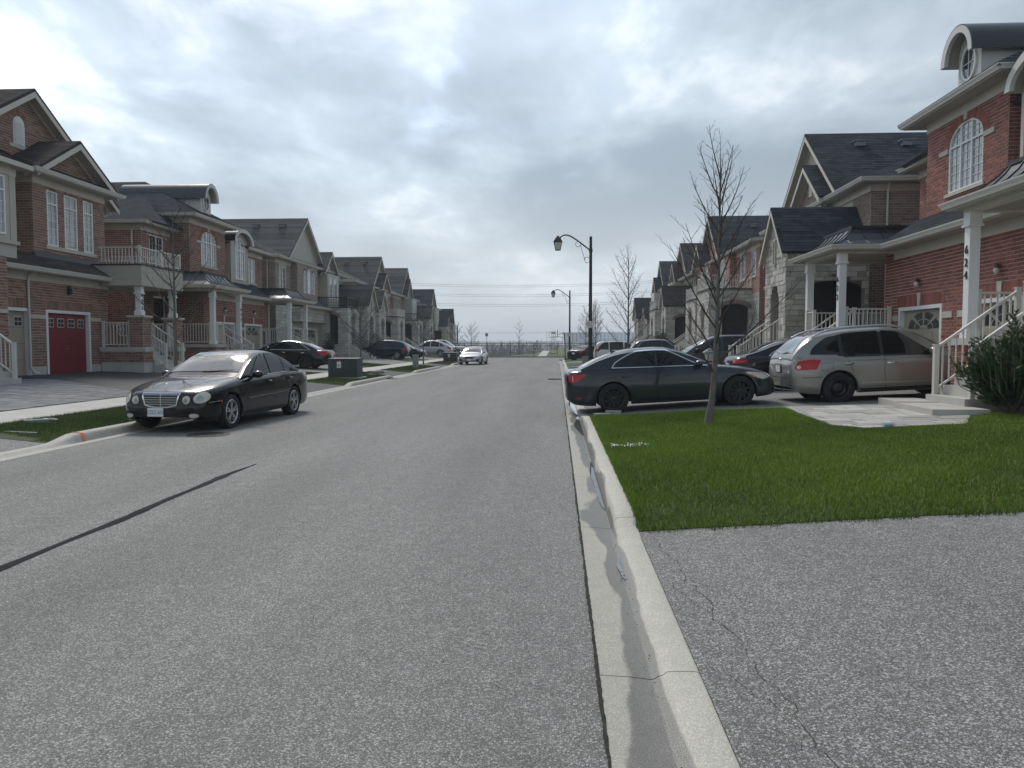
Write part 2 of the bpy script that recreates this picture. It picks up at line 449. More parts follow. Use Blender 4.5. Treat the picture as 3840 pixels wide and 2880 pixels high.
# crack sealant down the middle
cs = MB(); rg = random.Random(5)
pts = []
y = -3.0
while y < 9.75:
    w = .036 + .016*rg.random() + .008*math.sin(y*3.1); w *= max(.25, min(1, (9.85-y)/1.2))
    x = -3.86 - .0105*max(0, y-5) + .020*math.sin(y*1.3) + .008*math.sin(y*4.1)
    pts.append((x, y, w)); y += .2
for a, b in zip(pts, pts[1:]):
    cs.poly([(a[0]-a[2],a[1],crown(a[0])+.004),(a[0]+a[2],a[1],crown(a[0])+.004),(b[0]+b[2],b[1],crown(b[0])+.004),(b[0]-b[2],b[1],crown(b[0])+.004)])
tag(cs.build('crack_sealant', 'crack_seal', road_o))
# dark ragged tar joint where asphalt meets the gutter
tj = MB(); y = -2.0; rg = random.Random(9); prev = None
while y < 60:
    w0 = .005 + .006*rg.random()**2 + .006*math.sin(y*2.3)**2 + .003*math.sin(y*9.1)**2; w1 = .004 + .005*rg.random()
    cur = (XE-w0, XE+w1, y)
    if prev: tj.poly([(prev[0],prev[2],.0072),(prev[1],prev[2],.0072),(cur[1],cur[2],.0072),(cur[0],cur[2],.0072)])
    prev = cur; y += .035 if y < 12 else .3
mat('tar_grime', (.042,.040,.038), .95, spec=.1, var=.3, scale=20, fine=.3, fscale=90)
tj.build('tar_joint', 'tar_grime', road_o)

# kerbs with a concrete gutter, cast in sections with open joints
def kerb(name, segs, xe, xf, xt, xb, sgn, joints, material):
    root = empty(name); tag(root, kind='structure')
    def prof(y):
        h = kerb_h(segs, y); hw = max(.004, h-.02)
        return [(xe, -.12), (xe, .004), (lerp(xe,xf,.55), -.002), (xf-.02*sgn, -.012), (xf, -.008), (lerp(xf,xt,.45), hw*.55), (xt-.004*sgn, hw), (xt+.018*sgn, h-.003), (xt+.05*sgn, h), (xb-.02*sgn, h+.002), (xb, h-.008), (xb, -.12)]
    for a, b in zip(joints, joints[1:]):
        n = max(2, int((b-a)/.22)) if b < 40 else 3
        rings = []
        for i in range(n+1):
            y = lerp(a+.004, b-.004, i/n)
            r = [(px, y, pz) for px, pz in prof(y)]
            rings.append(r)
        m = MB(); m.loft(rings, True, True)
        m.build('kerb_section', material, root, smooth=50)
    return root
jr = [-3, .55, 3.55, 6.5, 9.0, 10.9, 13.6, 15.6, 18.4, 21.4, 24.4, 27.4, 30.4, 33.4, 36.4, 39.4, 42.4, 45.4, 48.4, 52, 56, 60, 64, 68, 71, 74.6]
kerb('kerb_right', GRASS_R, XE, XF, XT, XB, 1, jr, 'concrete_kerb')
jl = [-3, 0, 3, 6, 9, 11.1, 14.2, 17.3, 20.4, 23.5, 26.6, 29.7, 32.8, 35.9, 39, 42, 45, 48, 51, 54, 57, 60, 64, 68, 72, 76, 79.1]
kl = kerb('kerb_left', GRASS_L, LXE, LXF, LXT, LXB, -1, jl, 'concrete_kerb_plain')
# orange survey paint on the kerb
op = MB(); yy = 11.95
def kz(xx): 
    h = kerb_h(GRASS_L, yy)
    return interp([LXB, LXT-.05, LXT-.018, LXT+.004, LXF], [h, h+.002, h-.001, h-.022, .0], xx)
xsn = [LXB+.03, LXB+.09, LXT-.05, LXT-.01, LXT+.012, LXF+.01]
for a, b in zip(xsn, xsn[1:]):
    op.poly([(a,yy-.02-.1*(a-LXB),kz(a)+.006),(a,yy+.03,kz(a)+.006),(b,yy+.03+.02*(b-LXB),kz(b)+.006),(b,yy-.02-.1*(b-LXB),kz(b)+.006)])
op.build('survey_paint_mark', 'orange_paint', kl)

def strip(name, y0, y1, xs, zf, material, kind='structure', parent=None, dz=0.0, skew=0.0):
    m = MB()
    for i in range(len(xs)-1):
        a, b = xs[i], xs[i+1]
        m.poly([(a,y0+skew*(a-xs[0]),zf(a)+dz),(b,y0+skew*(b-xs[0]),zf(b)+dz),(b,y1+skew*(b-xs[0]),zf(b)+dz),(a,y1+skew*(a-xs[0]),zf(a)+dz)])
    # make the faces look up
    for k, f in enumerate(m.f):
        p = [Vector(m.v[q]) for q in f[:3]]
        if (p[1]-p[0]).cross(p[2]-p[0]).z < 0: m.f[k] = f[::-1]
    o = m.build(name, material, parent, smooth=40)
    if parent is None: tag(o, kind=kind)
    return o
# right side: lawns and driveways
yprev = -9.0
XR = [XB, .9, 1.25, 2, 3, 3.9, 5, 6.1, 8, 10.4]
drv = 0
for a, b in GRASS_R:
    strip('driveway', yprev, a, XR, zdrive_r, 'asphalt_drive')
    m = MB(); YY = [a, a+.12, a+.25, a+.4, a+.55] + [lerp(a+.55,b-.55,k/4) for k in range(1,4)] + [b-.55, b-.4, b-.25, b-.12, b]
    m.add([(x,y,zlawn2(x,y,a,b)-.004) for y in YY for x in XR], [(j*len(XR)+i,j*len(XR)+i+1,(j+1)*len(XR)+i+1,(j+1)*len(XR)+i) for j in range(len(YY)-1) for i in range(len(XR)-1)])
    m.add([(x,yy,zdrive_r(x)-.02+(0 if k == 0 else max(.001,zlawn2(x,yy,a,b)-.004-zdrive_r(x)+.02))) for yy in (a,b) for k in (0,1) for x in XR], [(o+i,o+i+1,o+len(XR)+i+1,o+len(XR)+i) for o in (0,2*len(XR)) for i in range(len(XR)-1)])
    tag(m.build('lawn','soil',smooth=40), kind='structure')
    yprev = b
strip('driveway', yprev, 79.2, XR, zdrive_r, 'asphalt_drive')
strip('lawn', -9, 96, [10.4, 12, 60], lambda x: interp([10.4, 12, 60], [.48, .5, .9], x), 'far_grass')
# left side
XL = [LXB, -8.4, -9.0, -9.65]
yprev = -9.0
for a, b in GRASS_L + [(79.1, 79.1)]:
    strip('driveway_apron', yprev, a, XL, zapron_l, 'asphalt_new' if 15 < yprev < 60 else 'asphalt_drive')
    if b > a:
        m = MB(); YY = [a, a+.12, a+.25, a+.4, a+.6] + [lerp(a+.6,b-.6,k/4) for k in range(1,4)] + [b-.6, b-.4, b-.25, b-.12, b]; nx = len(XL)
        m.add([(x,y,zboul(x,y,a,b)-.004) for y in YY for x in XL], [(k*nx+i+1,k*nx+i,(k+1)*nx+i,(k+1)*nx+i+1) for k in range(len(YY)-1) for i in range(nx-1)])
        tag(m.build('boulevard','soil',smooth=40), kind='structure')
    yprev = b
# sidewalk slabs
sw = empty('sidewalk'); tag(sw, kind='structure')
slab = MB(); slab.box((-1.445,0,-.12), (0,1.49,0)); slab_me = slab.build('sidewalk_slab', 'concrete', mesh_only=True)
for i in range(57):
    o = link('sidewalk_slab', slab_me, sw, (-9.655, -6 + i*1.5, .196)); o.rotation_euler = (0, R(1.2), 0)
strip('lot_ground', -9, 79.2, [-11.1, -13, -15, -17.3], zlot_l, 'soil', dz=-.004)
strip('back_lawn', -9, 130, [-17.3, -20, -60], zlot_l, 'far_grass')
def drive_l(pts, material):
    """driveway sheet on the left lots, pts (x, y); follows the slope"""
    m = MB()
    bm = bmesh.new(); f = bm.faces.new([bm.verts.new((x, y, 0)) for x, y in pts])
    for cx in (-12.0, -13, -14, -15, -16):
        bmesh.ops.bisect_plane(bm, geom=bm.verts[:]+bm.edges[:]+bm.faces[:], plane_co=(cx,0,0), plane_no=(1,0,0))
    for v in bm.verts: v.co.z = zlot_l(v.co.x) + .006
    bmesh.ops.recalc_face_normals(bm, faces=bm.faces)
    if sum(f.normal.z for f in bm.faces) < 0: bmesh.ops.reverse_faces(bm, faces=bm.faces)
    me = bpy.data.meshes.new('driveway'); bm.to_mesh(me); bm.free(); me.materials.append(MATS[material])
    return tag(link('driveway', me), kind='structure')
drive_l([(-11.1,20.1),(-11.1,28.0),(-13.5,28.6),(-17.3,28.7),(-17.3,22.2),(-15.6,22.4)], 'asphalt_new')
drive_l([(-11.1,35.7),(-11.1,41.5),(-13.5,44.2),(-17.3,44.4),(-17.3,37.6),(-15,36.6)], 'asphalt_drive')
drive_l([(-11.1,50.6),(-11.1,57.0),(-13.5,61.0),(-17.3,62.0),(-17.3,53)], 'asphalt_drive')
drive_l([(-11.1,66.2),(-11.1,72.5),(-17.3,74),(-17.3,66.2)], 'asphalt_drive')
drive_l([(-11.1,5.0),(-11.1,11.5),(-17.3,11.5),(-17.3,5.0)], 'asphalt_drive')

# manhole and catch basin
mh = empty('manhole_cover', (-6.02, 12.75, crown(-6.02)+.003), 0, 'round rusty iron manhole cover in the road beside the black sedan', 'manhole cover')
m = MB(); m.lathe([(.355,-.004),(.355,.006),(.318,.006),(.318,.002)], n=40); m.build('frame', 'cast_iron', mh, smooth=30)
m = MB(); m.lathe([(.31,.002),(.31,.008),(0.0001,.008)], n=40)
for i in range(-4, 5):
    for j in range(-4, 5):
        if math.hypot(i,j)*.062 < .27: m.box((i*.062-.02,j*.062-.02,.008),(i*.062+.02,j*.062+.02,.013))
m.build('lid', 'cast_iron', mh)
cb = empty('catch_basin', (-.12, 34.3, .016), 0, 'square iron catch basin grate in the road by the kerb', 'drain grate')
m = MB(); m.box((-.31,-.45,0),(.31,-.38,.012)); m.box((-.31,.38,0),(.31,.45,.012)); m.box((-.31,-.38,0),(-.25,.38,.012)); m.box((.25,-.38,0),(.31,.38,.012)); m.build('frame','cast_iron',cb)
for i in range(7):
    m = MB(); yb = -.36 + i*.105; m.box((-.25,yb,0),(.25,yb+.06,.010)); m.build('bar','cast_iron',cb)
m = MB(); m.box((-.25,-.38,-.01),(.25,.38,.001)); m.build('pit','asphalt_new',cb)
ci = MB(); ci.box((-7.62,34.0,.002),(-7.42,35.2,.014)); ci.box((-7.70,34.1,-.002),(-7.64,35.1,.05))
tag(ci.build('gutter_inlet','cast_iron'), 'small dark iron gutter inlet at the far kerb past the green transformer', 'drain')

# standing water in the right gutter
def puddle(name, label, pts, z):
    m = MB(); m.poly([(x,y,z) for x,y in pts]); m.f[0] = m.f[0] if Vector(m.v[1]).xy != Vector(m.v[0]).xy else m.f[0]
    p = [Vector(q) for q in m.v[:3]]
    if (p[1]-p[0]).cross(p[2]-p[0]).z < 0: m.f[0] = m.f[0][::-1]
    return tag(m.build(name,'puddle_water'), label, 'puddle', 'puddles in the kerb gutter')
rg = random.Random(3)
def blob(x0, x1, y0, y1, n=14):
    L_ = []; R_ = []
    for i in range(n+1):
        t = i/n; w = math.sin(PI*t)**.6
        L_.append((lerp(x1, x0, w*(.80+.14*math.sin(t*9+x0*50)+.06*rg.random())), lerp(y0,y1,t))); R_.append((x1, lerp(y0,y1,t)))
    return L_[1:-1] + R_[::-1]
puddle('puddle', 'long shallow puddle in the gutter beside the green lawn', blob(.395, .462, 7.2, 10.2, 30), .0002)
puddle('puddle', 'small puddle in the gutter nearest the camera', blob(.425, .462, 5.05, 5.6, 20), -.0010)
puddle('puddle', 'wet patch of gutter behind the dark grey sedan', blob(.33, .462, 13.2, 16.6, 30), .0012)
puddle('puddle', 'wet gutter stretch past the tail of the dark grey sedan', blob(.30, .462, 17.0, 22.5, 30), .0022)

# cracks in the near driveway asphalt along the kerb
def crack(pts, w, seed, parent=None):
    rg = random.Random(seed); P = []
    for (a, b) in zip(pts, pts[1:]):
        n = max(2, int(math.hypot(b[0]-a[0], b[1]-a[1])/.05))
        for i in range(n): t = i/n; P.append((lerp(a[0],b[0],t)+rg.gauss(0,.010), lerp(a[1],b[1],t)+rg.gauss(0,.010), w*rg.uniform(.35,1.1)))
    m = MB()
    for a, b in zip(P, P[1:]):
        za, zb = zdrive_r(a[0])+.0035, zdrive_r(b[0])+.0035
        m.poly([(a[0]-a[2]/2,a[1],za),(a[0]+a[2]/2,a[1],za),(b[0]+b[2]/2,b[1],zb),(b[0]-b[2]/2,b[1],zb)])
    return m
cm = MB()
for pts, w, sd in (([(.76,6.0),(.80,5.6),(.86,5.2),(.84,4.9),(.92,4.6),(.88,4.2),(.95,3.9),(.93,3.5),(1.0,3.2),(.97,2.9),(1.04,2.6),(1.02,2.3),(1.10,1.9)],.0042,1),([(.72,4.9),(.80,4.55),(.88,4.3)],.0032,2),([(.74,3.6),(.85,3.35),(.97,3.1)],.0032,3),([(.97,2.95),(.84,2.75),(.80,2.6)],.003,4)):
    q = crack(pts, w, sd); cm.add(q.v, q.f)
cm.f = [f if (Vector(cm.v[f[1]])-Vector(cm.v[f[0]])).cross(Vector(cm.v[f[2]])-Vector(cm.v[f[0]])).z > 0 else f[::-1] for f in cm.f]
mat('crack_shadow', (.045,.043,.04), .95, spec=.1)
o = cm.build('asphalt_cracks','crack_shadow', bpy.data.objects['driveway']); o['kind'] = 'stuff'
# grit and leaf litter lying in the gutter
rg = random.Random(31); gm = MB()
for i in range(130):
    y = rg.uniform(2.2,17); x = XF - abs(rg.gauss(0,.035)) + .01; s_ = rg.uniform(.0025,.007); a = rg.random()*6.28
    gm.add([(x+s_*math.cos(a+k*2.09)*(.6+.8*rg.random()),y+s_*math.sin(a+k*2.09)*(.6+.8*rg.random()),.000) for k in range(3)]+[(x,y,.003+s_*.25)],[(0,1,3),(1,2,3),(2,0,3)])
tag(gm.build('gutter_grit','stone_grit'), 'dark grit and leaf bits lying along the gutter', 'debris', kind='stuff')
# ------------------------------------------------------------------ house building library
CAMP = Vector((0, 0, 1.57))
mat('mortar_red', (.56,.50,.45), .9, var=.1, scale=5)
mat('mortar_pale', (.48,.44,.40), .9, var=.1, scale=5)
mat('mortar_dark', (.30,.27,.25), .9, var=.1, scale=5)
def brickmats(nm, c):
    mat(nm, c, .85, var=.10, scale=3, fine=.16, fscale=45, tint=.30, bump=.3, bscale=70)
    mat(nm + '_single', c, .85, var=.10, scale=3, fine=.16, fscale=45, rnd=.30, bump=.3, bscale=70)
brickmats('brick_red', (.235,.082,.060))
brickmats('brick_brown', (.225,.128,.098))
brickmats('brick_maroon', (.215,.098,.075))
brickmats('brick_grey', (.195,.145,.122))
brickmats('stone', (.43,.41,.37))
mat('trim_beige', (.50,.465,.41), .6, var=.05, scale=2)
mat('trim_white', (.70,.70,.69), .5, var=.04, scale=2)
mat('trim_pale', (.56,.54,.50), .55, var=.05, scale=2)
mat('soffit', (.42,.40,.36), .7, var=.05, scale=2)
mat('siding_beige', (.40,.375,.325), .65, var=.05, scale=2)
mat('siding_pale', (.52,.51,.48), .65, var=.05, scale=2)
mat('roof_dark', (.042,.047,.056), .95, spec=.12, var=.14, scale=1.5, tint=.28, fine=.25, fscale=120, bump=.4, bscale=150)
mat('roof_grey', (.085,.082,.082), .95, spec=.12, var=.14, scale=1.5, tint=.28, fine=.25, fscale=120, bump=.4, bscale=150)
mat('roof_brown', (.058,.050,.051), .95, spec=.12, var=.14, scale=1.5, tint=.28, fine=.25, fscale=120, bump=.4, bscale=150)
mat('roof_metal', (.028,.031,.038), .32, metal=.35, var=.08, scale=2, spec=.6)
mat('flashing_black', (.012,.013,.015), .5)
mat('stone_trim', (.46,.43,.37), .8, var=.12, scale=5, fine=.08, fscale=60, bump=.3, bscale=40)
mat('pane_curtain', (.27,.30,.31), .04, var=.42, scale=2.6, spec=.8, coat=.6)
mat('pane_dark', (.03,.034,.038), .04, spec=.7, coat=.4)
mat('garage_beige', (.33,.295,.235), .6, var=.05, scale=2)
mat('garage_red', (.165,.010,.018), .5, var=.08, scale=1.2)
mat('door_black', (.012,.013,.016), .4, var=.1, scale=3)
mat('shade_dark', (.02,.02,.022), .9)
mat('iron_black', (.013,.014,.016), .45, var=.1, scale=4)
mat('lamp_glass', (.55,.55,.5), .2)
mat('copper_brown', (.10,.045,.03), .5)
def coursed_mat(name, c, mortar, bw, bh, varr=.25, msize=.012):
    m = bpy.data.materials.new(name); m.use_nodes = True
    nt = m.node_tree; N = nt.nodes; L = nt.links; b = N['Principled BSDF']; b.inputs['Roughness'].default_value = .88
    tc = N.new('ShaderNodeTexCoord'); sp = N.new('ShaderNodeSeparateXYZ'); L.new(tc.outputs['Object'], sp.inputs[0])
    ad = N.new('ShaderNodeMath'); L.new(sp.outputs['X'], ad.inputs[0]); L.new(sp.outputs['Y'], ad.inputs[1])
    cb = N.new('ShaderNodeCombineXYZ'); L.new(ad.outputs[0], cb.inputs[0]); L.new(sp.outputs['Z'], cb.inputs[1])
    br = N.new('ShaderNodeTexBrick'); L.new(cb.outputs[0], br.inputs['Vector'])
    br.inputs['Scale'].default_value = 1; br.inputs['Brick Width'].default_value = bw; br.inputs['Row Height'].default_value = bh
    br.inputs['Mortar Size'].default_value = msize; br.inputs['Bias'].default_value = 0
    br.inputs['Color1'].default_value = (c[0]*(1-varr), c[1]*(1-varr), c[2]*(1-varr), 1)
    br.inputs['Color2'].default_value = (c[0]*(1+varr), c[1]*(1+varr), c[2]*(1+varr), 1)
    br.inputs['Mortar'].default_value = (*mortar, 1)
    n = N.new('ShaderNodeTexNoise'); n.inputs['Scale'].default_value = 2.5; n.inputs['Detail'].default_value = 6; L.new(tc.outputs['Object'], n.inputs['Vector'])
    k = N.new('ShaderNodeMapRange'); k.inputs['To Min'].default_value = .75; k.inputs['To Max'].default_value = 1.25; L.new(n.outputs['Fac'], k.inputs['Value'])
    v = N.new('ShaderNodeVectorMath'); v.operation = 'SCALE'; L.new(br.outputs['Color'], v.inputs[0]); L.new(k.outputs[0], v.inputs['Scale'])
    L.new(v.outputs[0], b.inputs['Base Color'])
    bp = N.new('ShaderNodeBump'); bp.inputs['Strength'].default_value = .6; bp.inputs['Distance'].default_value = .01; bp.invert = True
    L.new(br.outputs['Fac'], bp.inputs['Height']); L.new(bp.outputs[0], b.inputs['Normal'])
    MATS[name] = m
coursed_mat('far_brick_red', (.25,.095,.07), (.34,.29,.26), .267, .09)
coursed_mat('far_brick_grey', (.24,.185,.155), (.33,.30,.27), .267, .09)
coursed_mat('far_stone', (.43,.41,.37), (.27,.255,.235), .55, .21, .22, .014)

BR_L, BR_H, BR_GAP, BR_PROUD = .267, .0895, .0125, .009
UNIT_BRICK = {}
def unit_brick(l, h, dpt, matname):
    k = (round(l,3), round(h,3), matname)
    if k not in UNIT_BRICK:
        m = MB(); a, b = l/2, h/2; e = .004
        # front face slightly eased
        P = [(-a,0,-b),(a,0,-b),(a,0,b),(-a,0,b),(-a+e,-dpt,-b+e),(a-e,-dpt,-b+e),(a-e,-dpt,b-e),(-a+e,-dpt,b-e)]
        m.add(P, [(4,5,6,7),(0,1,5,4),(1,2,6,5),(2,3,7,6),(3,0,4,7)])
        UNIT_BRICK[k] = m.build('brick', MATS[matname + '_single'], mesh_only=True)
    return UNIT_BRICK[k]

class House:
    def __init__(s, name, xw, ymid, side, label, brick='brick_red', mortar='mortar_red', detail=2, roofm='roof_dark', seed=1, cat='house'):
        s.side = side; s.root = empty(name, (xw, ymid, 0), R(90) if side == 'L' else R(-90), label, cat)
        s.M = Matrix.Translation((xw, ymid, 0)) @ Matrix.Rotation(R(90) if side == 'L' else R(-90), 4, 'Z')
        s.brick = brick; s.mortar = mortar; s.detail = detail; s.roofm = roofm
        s.wallmb = {}; s.bricks = []; s.roofmb = MB(); s.trim = {}; s.rg = random.Random(seed); s.postset = set()
    def world(s, p): return s.M @ Vector(p)
    def mb(s, key):
        """joined trim of one kind: key (part name, material)"""
        return s.trim.setdefault(key, MB())
    # ---- walls
    def face(s, p0, p1, z0, z1, openings=(), style=None, top=None, reveal=.11):
        """vertical wall from p0 to p1 (outside on the right of travel). openings: (s0, s1, z0, z1, rise)
        top: gable outline [(s, z)...] above z1 going from s=0 to s=L"""
        style = style or s.brick
        o = Vector((p0[0], p0[1], 0)); e = Vector((p1[0]-p0[0], p1[1]-p0[1], 0)); Ln = e.length; e.normalize()
        n = Vector((e.y, -e.x, 0))
        def pt(a, k, z): return o + e*a + n*k + Vector((0,0,z))
        geo = s.detail >= 2 and style.startswith(('brick', 'stone'))
        far = {'brick_red': 'far_brick_red', 'brick_brown': 'far_brick_red', 'brick_maroon': 'far_brick_red', 'brick_grey': 'far_brick_grey', 'stone': 'far_stone'}
        key = (s.mortar if style.startswith('brick') else 'mortar_dark') if geo else far.get(style, style)
        w = s.wallmb.setdefault(key, MB())
        us = sorted({0.0, Ln, *[q for op in openings for q in (op[0], op[1])]})
        zs = sorted({z0, z1, *[q for op in openings for q in (op[2], op[3]) if z0 <= q <= z1]})
        for i in range(len(us)-1):
            for j in range(len(zs)-1):
                cu, cz = (us[i]+us[i+1])/2, (zs[j]+zs[j+1])/2
                if any(op[0] < cu < op[1] and op[2] < cz < op[3] for op in openings): continue
                w.poly([pt(us[i],0,zs[j]), pt(us[i+1],0,zs[j]), pt(us[i+1],0,zs[j+1]), pt(us[i],0,zs[j+1])])
        if top: w.poly([pt(a,0,z) for a, z in ([(0,z1),(Ln,z1)] + list(top)[::-1])])
        def arch_z(op, a):
            c = (op[0]+op[1])/2; hw = (op[1]-op[0])/2; t = max(0, 1-((a-c)/hw)**2)
            return op[3]-op[4] + op[4]*math.sqrt(t)
        for op in openings:
            a0, a1, b0, b1, rise = op
            c = (a0+a1)/2; hw = (a1-a0)/2
            if rise > 0:
                K = 10; arc = [(c - hw*math.cos(PI*k/K), b1-rise + rise*math.sin(PI*k/K)) for k in range(K+1)]
                half = K//2
                w.poly([pt(a,0,z) for a, z in [(a0,b1)] + [(c,b1)] + arc[:half+1][::-1][1:]])
                w.poly([pt(a,0,z) for a, z in [(a1,b1)] + arc[half:][::-1][:-1] + [(c,b1)]])
                outl = [(a0,b0)] + arc + [(a1,b0)]
            else: outl = [(a0,b0),(a0,b1),(a1,b1),(a1,b0)]
            for (q0, q1) in zip(outl, outl[1:] + outl[:1]):
                w.poly([pt(q0[0],0,q0[1]), pt(q0[0],-reveal,q0[1]), pt(q1[0],-reveal,q1[1]), pt(q1[0],0,q1[1])])
        if not geo: return pt
        ang = math.atan2(e.y, e.x); rg = s.rg
        def top_int(z):
            """s-interval inside the gable at height z"""
            if not top: return None
            xs_ = []
            P = [(0,z1)] + list(top) + [(Ln,z1)]
            for (a, za), (b, zb) in zip(P, P[1:]):
                if (za-z)*(zb-z) < 0: xs_.append(a + (b-a)*(z-za)/(zb-za))
            return (min(xs_), max(xs_)) if len(xs_) >= 2 else None
        zmax = max([z1] + [q[1] for q in (top or [])])
        z = z0; row = 0; stone = style == 'stone'
        while z < zmax - .02:
            h = rg.choice((.14,.19,.19,.28)) if stone else BR_H
            zt = min(z+h, zmax if top else z1)
            zm = (z+zt)/2
            if zm <= z1: iv = [(0.0, Ln)]
            else:
                t = top_int(min(zt-.005, zmax-.01)); iv = [t] if t else []
            for op in openings:
                if op[2] < zm < op[3]:
                    if op[4] > 0 and zm > op[3]-op[4]:
                        c = (op[0]+op[1])/2; hw = (op[1]-op[0])/2
                        q = max(0, 1-((zm-(op[3]-op[4]))/op[4])**2); wd = hw*math.sqrt(q); a0, a1 = c-wd, c+wd
                    else: a0, a1 = op[0], op[1]
                    niv = []
                    for (a, b) in iv:
                        if a1 <= a or a0 >= b: niv.append((a,b)); continue
                        if a0 > a: niv.append((a,a0))
                        if a1 < b: niv.append((a1,b))
                    iv = niv
            a = -(rg.random()*.4 if stone else (BR_L/2 if row % 2 else 0))
            while a < Ln:
                l = rg.uniform(.28,.62) if stone else BR_L
                for (c0, c1) in iv:
                    x0, x1 = max(a, c0), min(a+l, c1)
                    if x1-x0 > .03:
                        pr = BR_PROUD + ((rg.random()*.022) if stone else rg.random()*.003)
                        s.bricks.append((pt((x0+x1)/2, 0, (z+zt)/2), ang, n, x1-x0-BR_GAP, zt-z-BR_GAP, pr, style, (not stone) and x1-x0 > BR_L-.01))
                a += l
            z = zt; row += 1
        return pt
    def soldier(s, pt, a0, a1, z, h=.2, style=None, proud=.014, key=True):
        """row of upright bricks (a lintel) starting at height z"""
        style = style or s.brick
        if s.detail < 2: return
        a = a0
        o = pt(0,0,0); e = (pt(1,0,0)-o); n = (pt(0,1,0)-o); ang = math.atan2(e.y, e.x)
        while a < a1-.03:
            w = min(.0895, a1-a)
            s.bricks.append((pt(a+w/2, 0, z+h/2), ang, n, w-.009, h-.006, proud, style, False)); a += w
    def voussoirs(s, pt, a0, a1, zs_, rise, h=.2, style=None, proud=.014):
        style = style or s.brick
        m = s.mb(('arch_bricks', style)); c = (a0+a1)/2; hw = (a1-a0)/2
        N_ = max(8, int(PI*(hw+rise)/2/.1))
        for k in range(N_):
            t0 = PI*(k+.06)/N_; t1 = PI*(k+.94)/N_
            q = []
            for (t, r) in ((t0,0),(t1,0),(t1,h),(t0,h)):
                q.append((c-(hw+r)*math.cos(t), zs_+(rise+r)*math.sin(t)))
            q = q[::-1]
            m.prism([pt(a,0,z) for a,z in q], (pt(0,proud,0)-pt(0,0,0)), s.rg.random())
    def emit_bricks(s):
        if not s.bricks: return
        scored = []
        for i, b in enumerate(s.bricks):
            wp = s.world(b[0]); wn = s.M.to_3x3() @ b[2]
            v = CAMP - wp; d = v.length
            fac = v.normalized().dot(wn)
            q = s.M.inverted() @ CAMP
            inview = wp.y > 1 and -.80 < (wp.x+.06*wp.y)/wp.y < .66
            if b[7] and fac > .12 and inview and wp.z > .5: scored.append((d/fac**.5, i))
        scored.sort(); single = {i for _, i in scored[:300]}
        rest = {}
        for i, (c, ang, n, l, h, pr, st, full) in enumerate(s.bricks):
            if i in single:
                o = link('brick', unit_brick(BR_L-BR_GAP, BR_H-BR_GAP, .012, st), s.root, c); o.rotation_euler = (0,0,ang)
            else:
                m = rest.setdefault(st, MB())
                e = Vector((math.cos(ang), math.sin(ang), 0))*(l/2); u = Vector((0,0,h/2)); f = n*pr; g = e*(1-.006/max(l,.02)); w = u*(1-.006/max(h,.02))
                P = [c-e-u, c+e-u, c+e+u, c-e+u, c-g-w+f, c+g-w+f, c+g+w+f, c-g+w+f]
                m.add([tuple(p) for p in P], [(4,5,6,7),(0,1,5,4),(1,2,6,5),(2,3,7,6),(3,0,4,7)], s.rg.random())
        for st, m in rest.items():
            o = m.build('stones' if st == 'stone' else 'bricks', MATS[st], s.root, tint=True); o['kind'] = 'stuff'
    # ---- roofs
    def slope(s, pts, step=None, tabs=None, mb=None, thick=.09):
        """one roof plane; pts in order, the first edge is the eave"""
        P = [Vector(p) for p in pts]
        e = (P[1]-P[0]).normalized()
        n = Vector((0,0,0))
        for a, b in zip(P, P[1:]+P[:1]): n += a.cross(b)
        n.normalize()
        if n.z < 0: n = -n
        up = n.cross(e)
        if up.z < 0: up = -up
        up.normalize(); ex = up.cross(n); o = P[0]
        m = mb or s.roofmb
        poly2 = [((p-o).dot(ex), (p-o).dot(up)) for p in P]
        step = step or (.15 if s.detail >= 2 else .30); tabs = tabs or (.33 if s.detail >= 2 else 0)
        def clip(poly, ax, lim, keep_gt):
            out = []
            for a, b in zip(poly, poly[1:]+poly[:1]):
                ia = (a[ax] >= lim) == keep_gt or a[ax] == lim; ib = (b[ax] >= lim) == keep_gt or b[ax] == lim
                if ia: out.append(a)
                if ia != ib:
                    t = (lim-a[ax])/(b[ax]-a[ax]); out.append((a[0]+(b[0]-a[0])*t, a[1]+(b[1]-a[1])*t))
            return out
        t0 = min(q[1] for q in poly2); t1 = max(q[1] for q in poly2)
        t = t0; row = 0
        while t < t1-1e-4:
            tn = t+step
            band = clip(clip(poly2, 1, t, True), 1, tn, False)
            if len(band) >= 3:
                x0 = min(q[0] for q in band); x1 = max(q[0] for q in band)
                cells = [(band, s.rg.random())]
                if tabs:
                    cells = []; x = math.floor(x0/tabs)*tabs + (tabs/2 if row % 2 else 0) - tabs
                    while x < x1:
                        wdt = tabs*s.rg.choice((1,1,1,2))
                        c = clip(clip(band, 0, x, True), 0, x+wdt, False)
                        if len(c) >= 3: cells.append((c, s.rg.random()))
                        x += wdt
                for c, tn_ in cells:
                    v = []
                    for a, b in c:
                        k = .004 + .011*(1-(b-t)/step) + (.0025*tn_)
                        q = o + ex*a + up*b + n*k; v.append(tuple(q))
                    if (Vector(v[1])-Vector(v[0])).cross(Vector(v[2])-Vector(v[0])).dot(n) < 0: v = v[::-1]
                    m.poly(v, tn_)
                    if True:
                        # butt edge of the course
                        lo = [q for q in c if abs(q[1]-t) < 1e-6]
                        if len(lo) >= 2:
                            a0 = min(lo)[0]; a1 = max(lo)[0]; k = .015+.0025*tn_
                            m.poly([tuple(o+ex*a0+up*t), tuple(o+ex*a1+up*t), tuple(o+ex*a1+up*t+n*k), tuple(o+ex*a0+up*t+n*k)], tn_*.6)
            t = tn; row += 1
        # deck below and its edges
        lowp = [tuple(p - n*thick) for p in P]
        m.poly(lowp[::-1], .4)
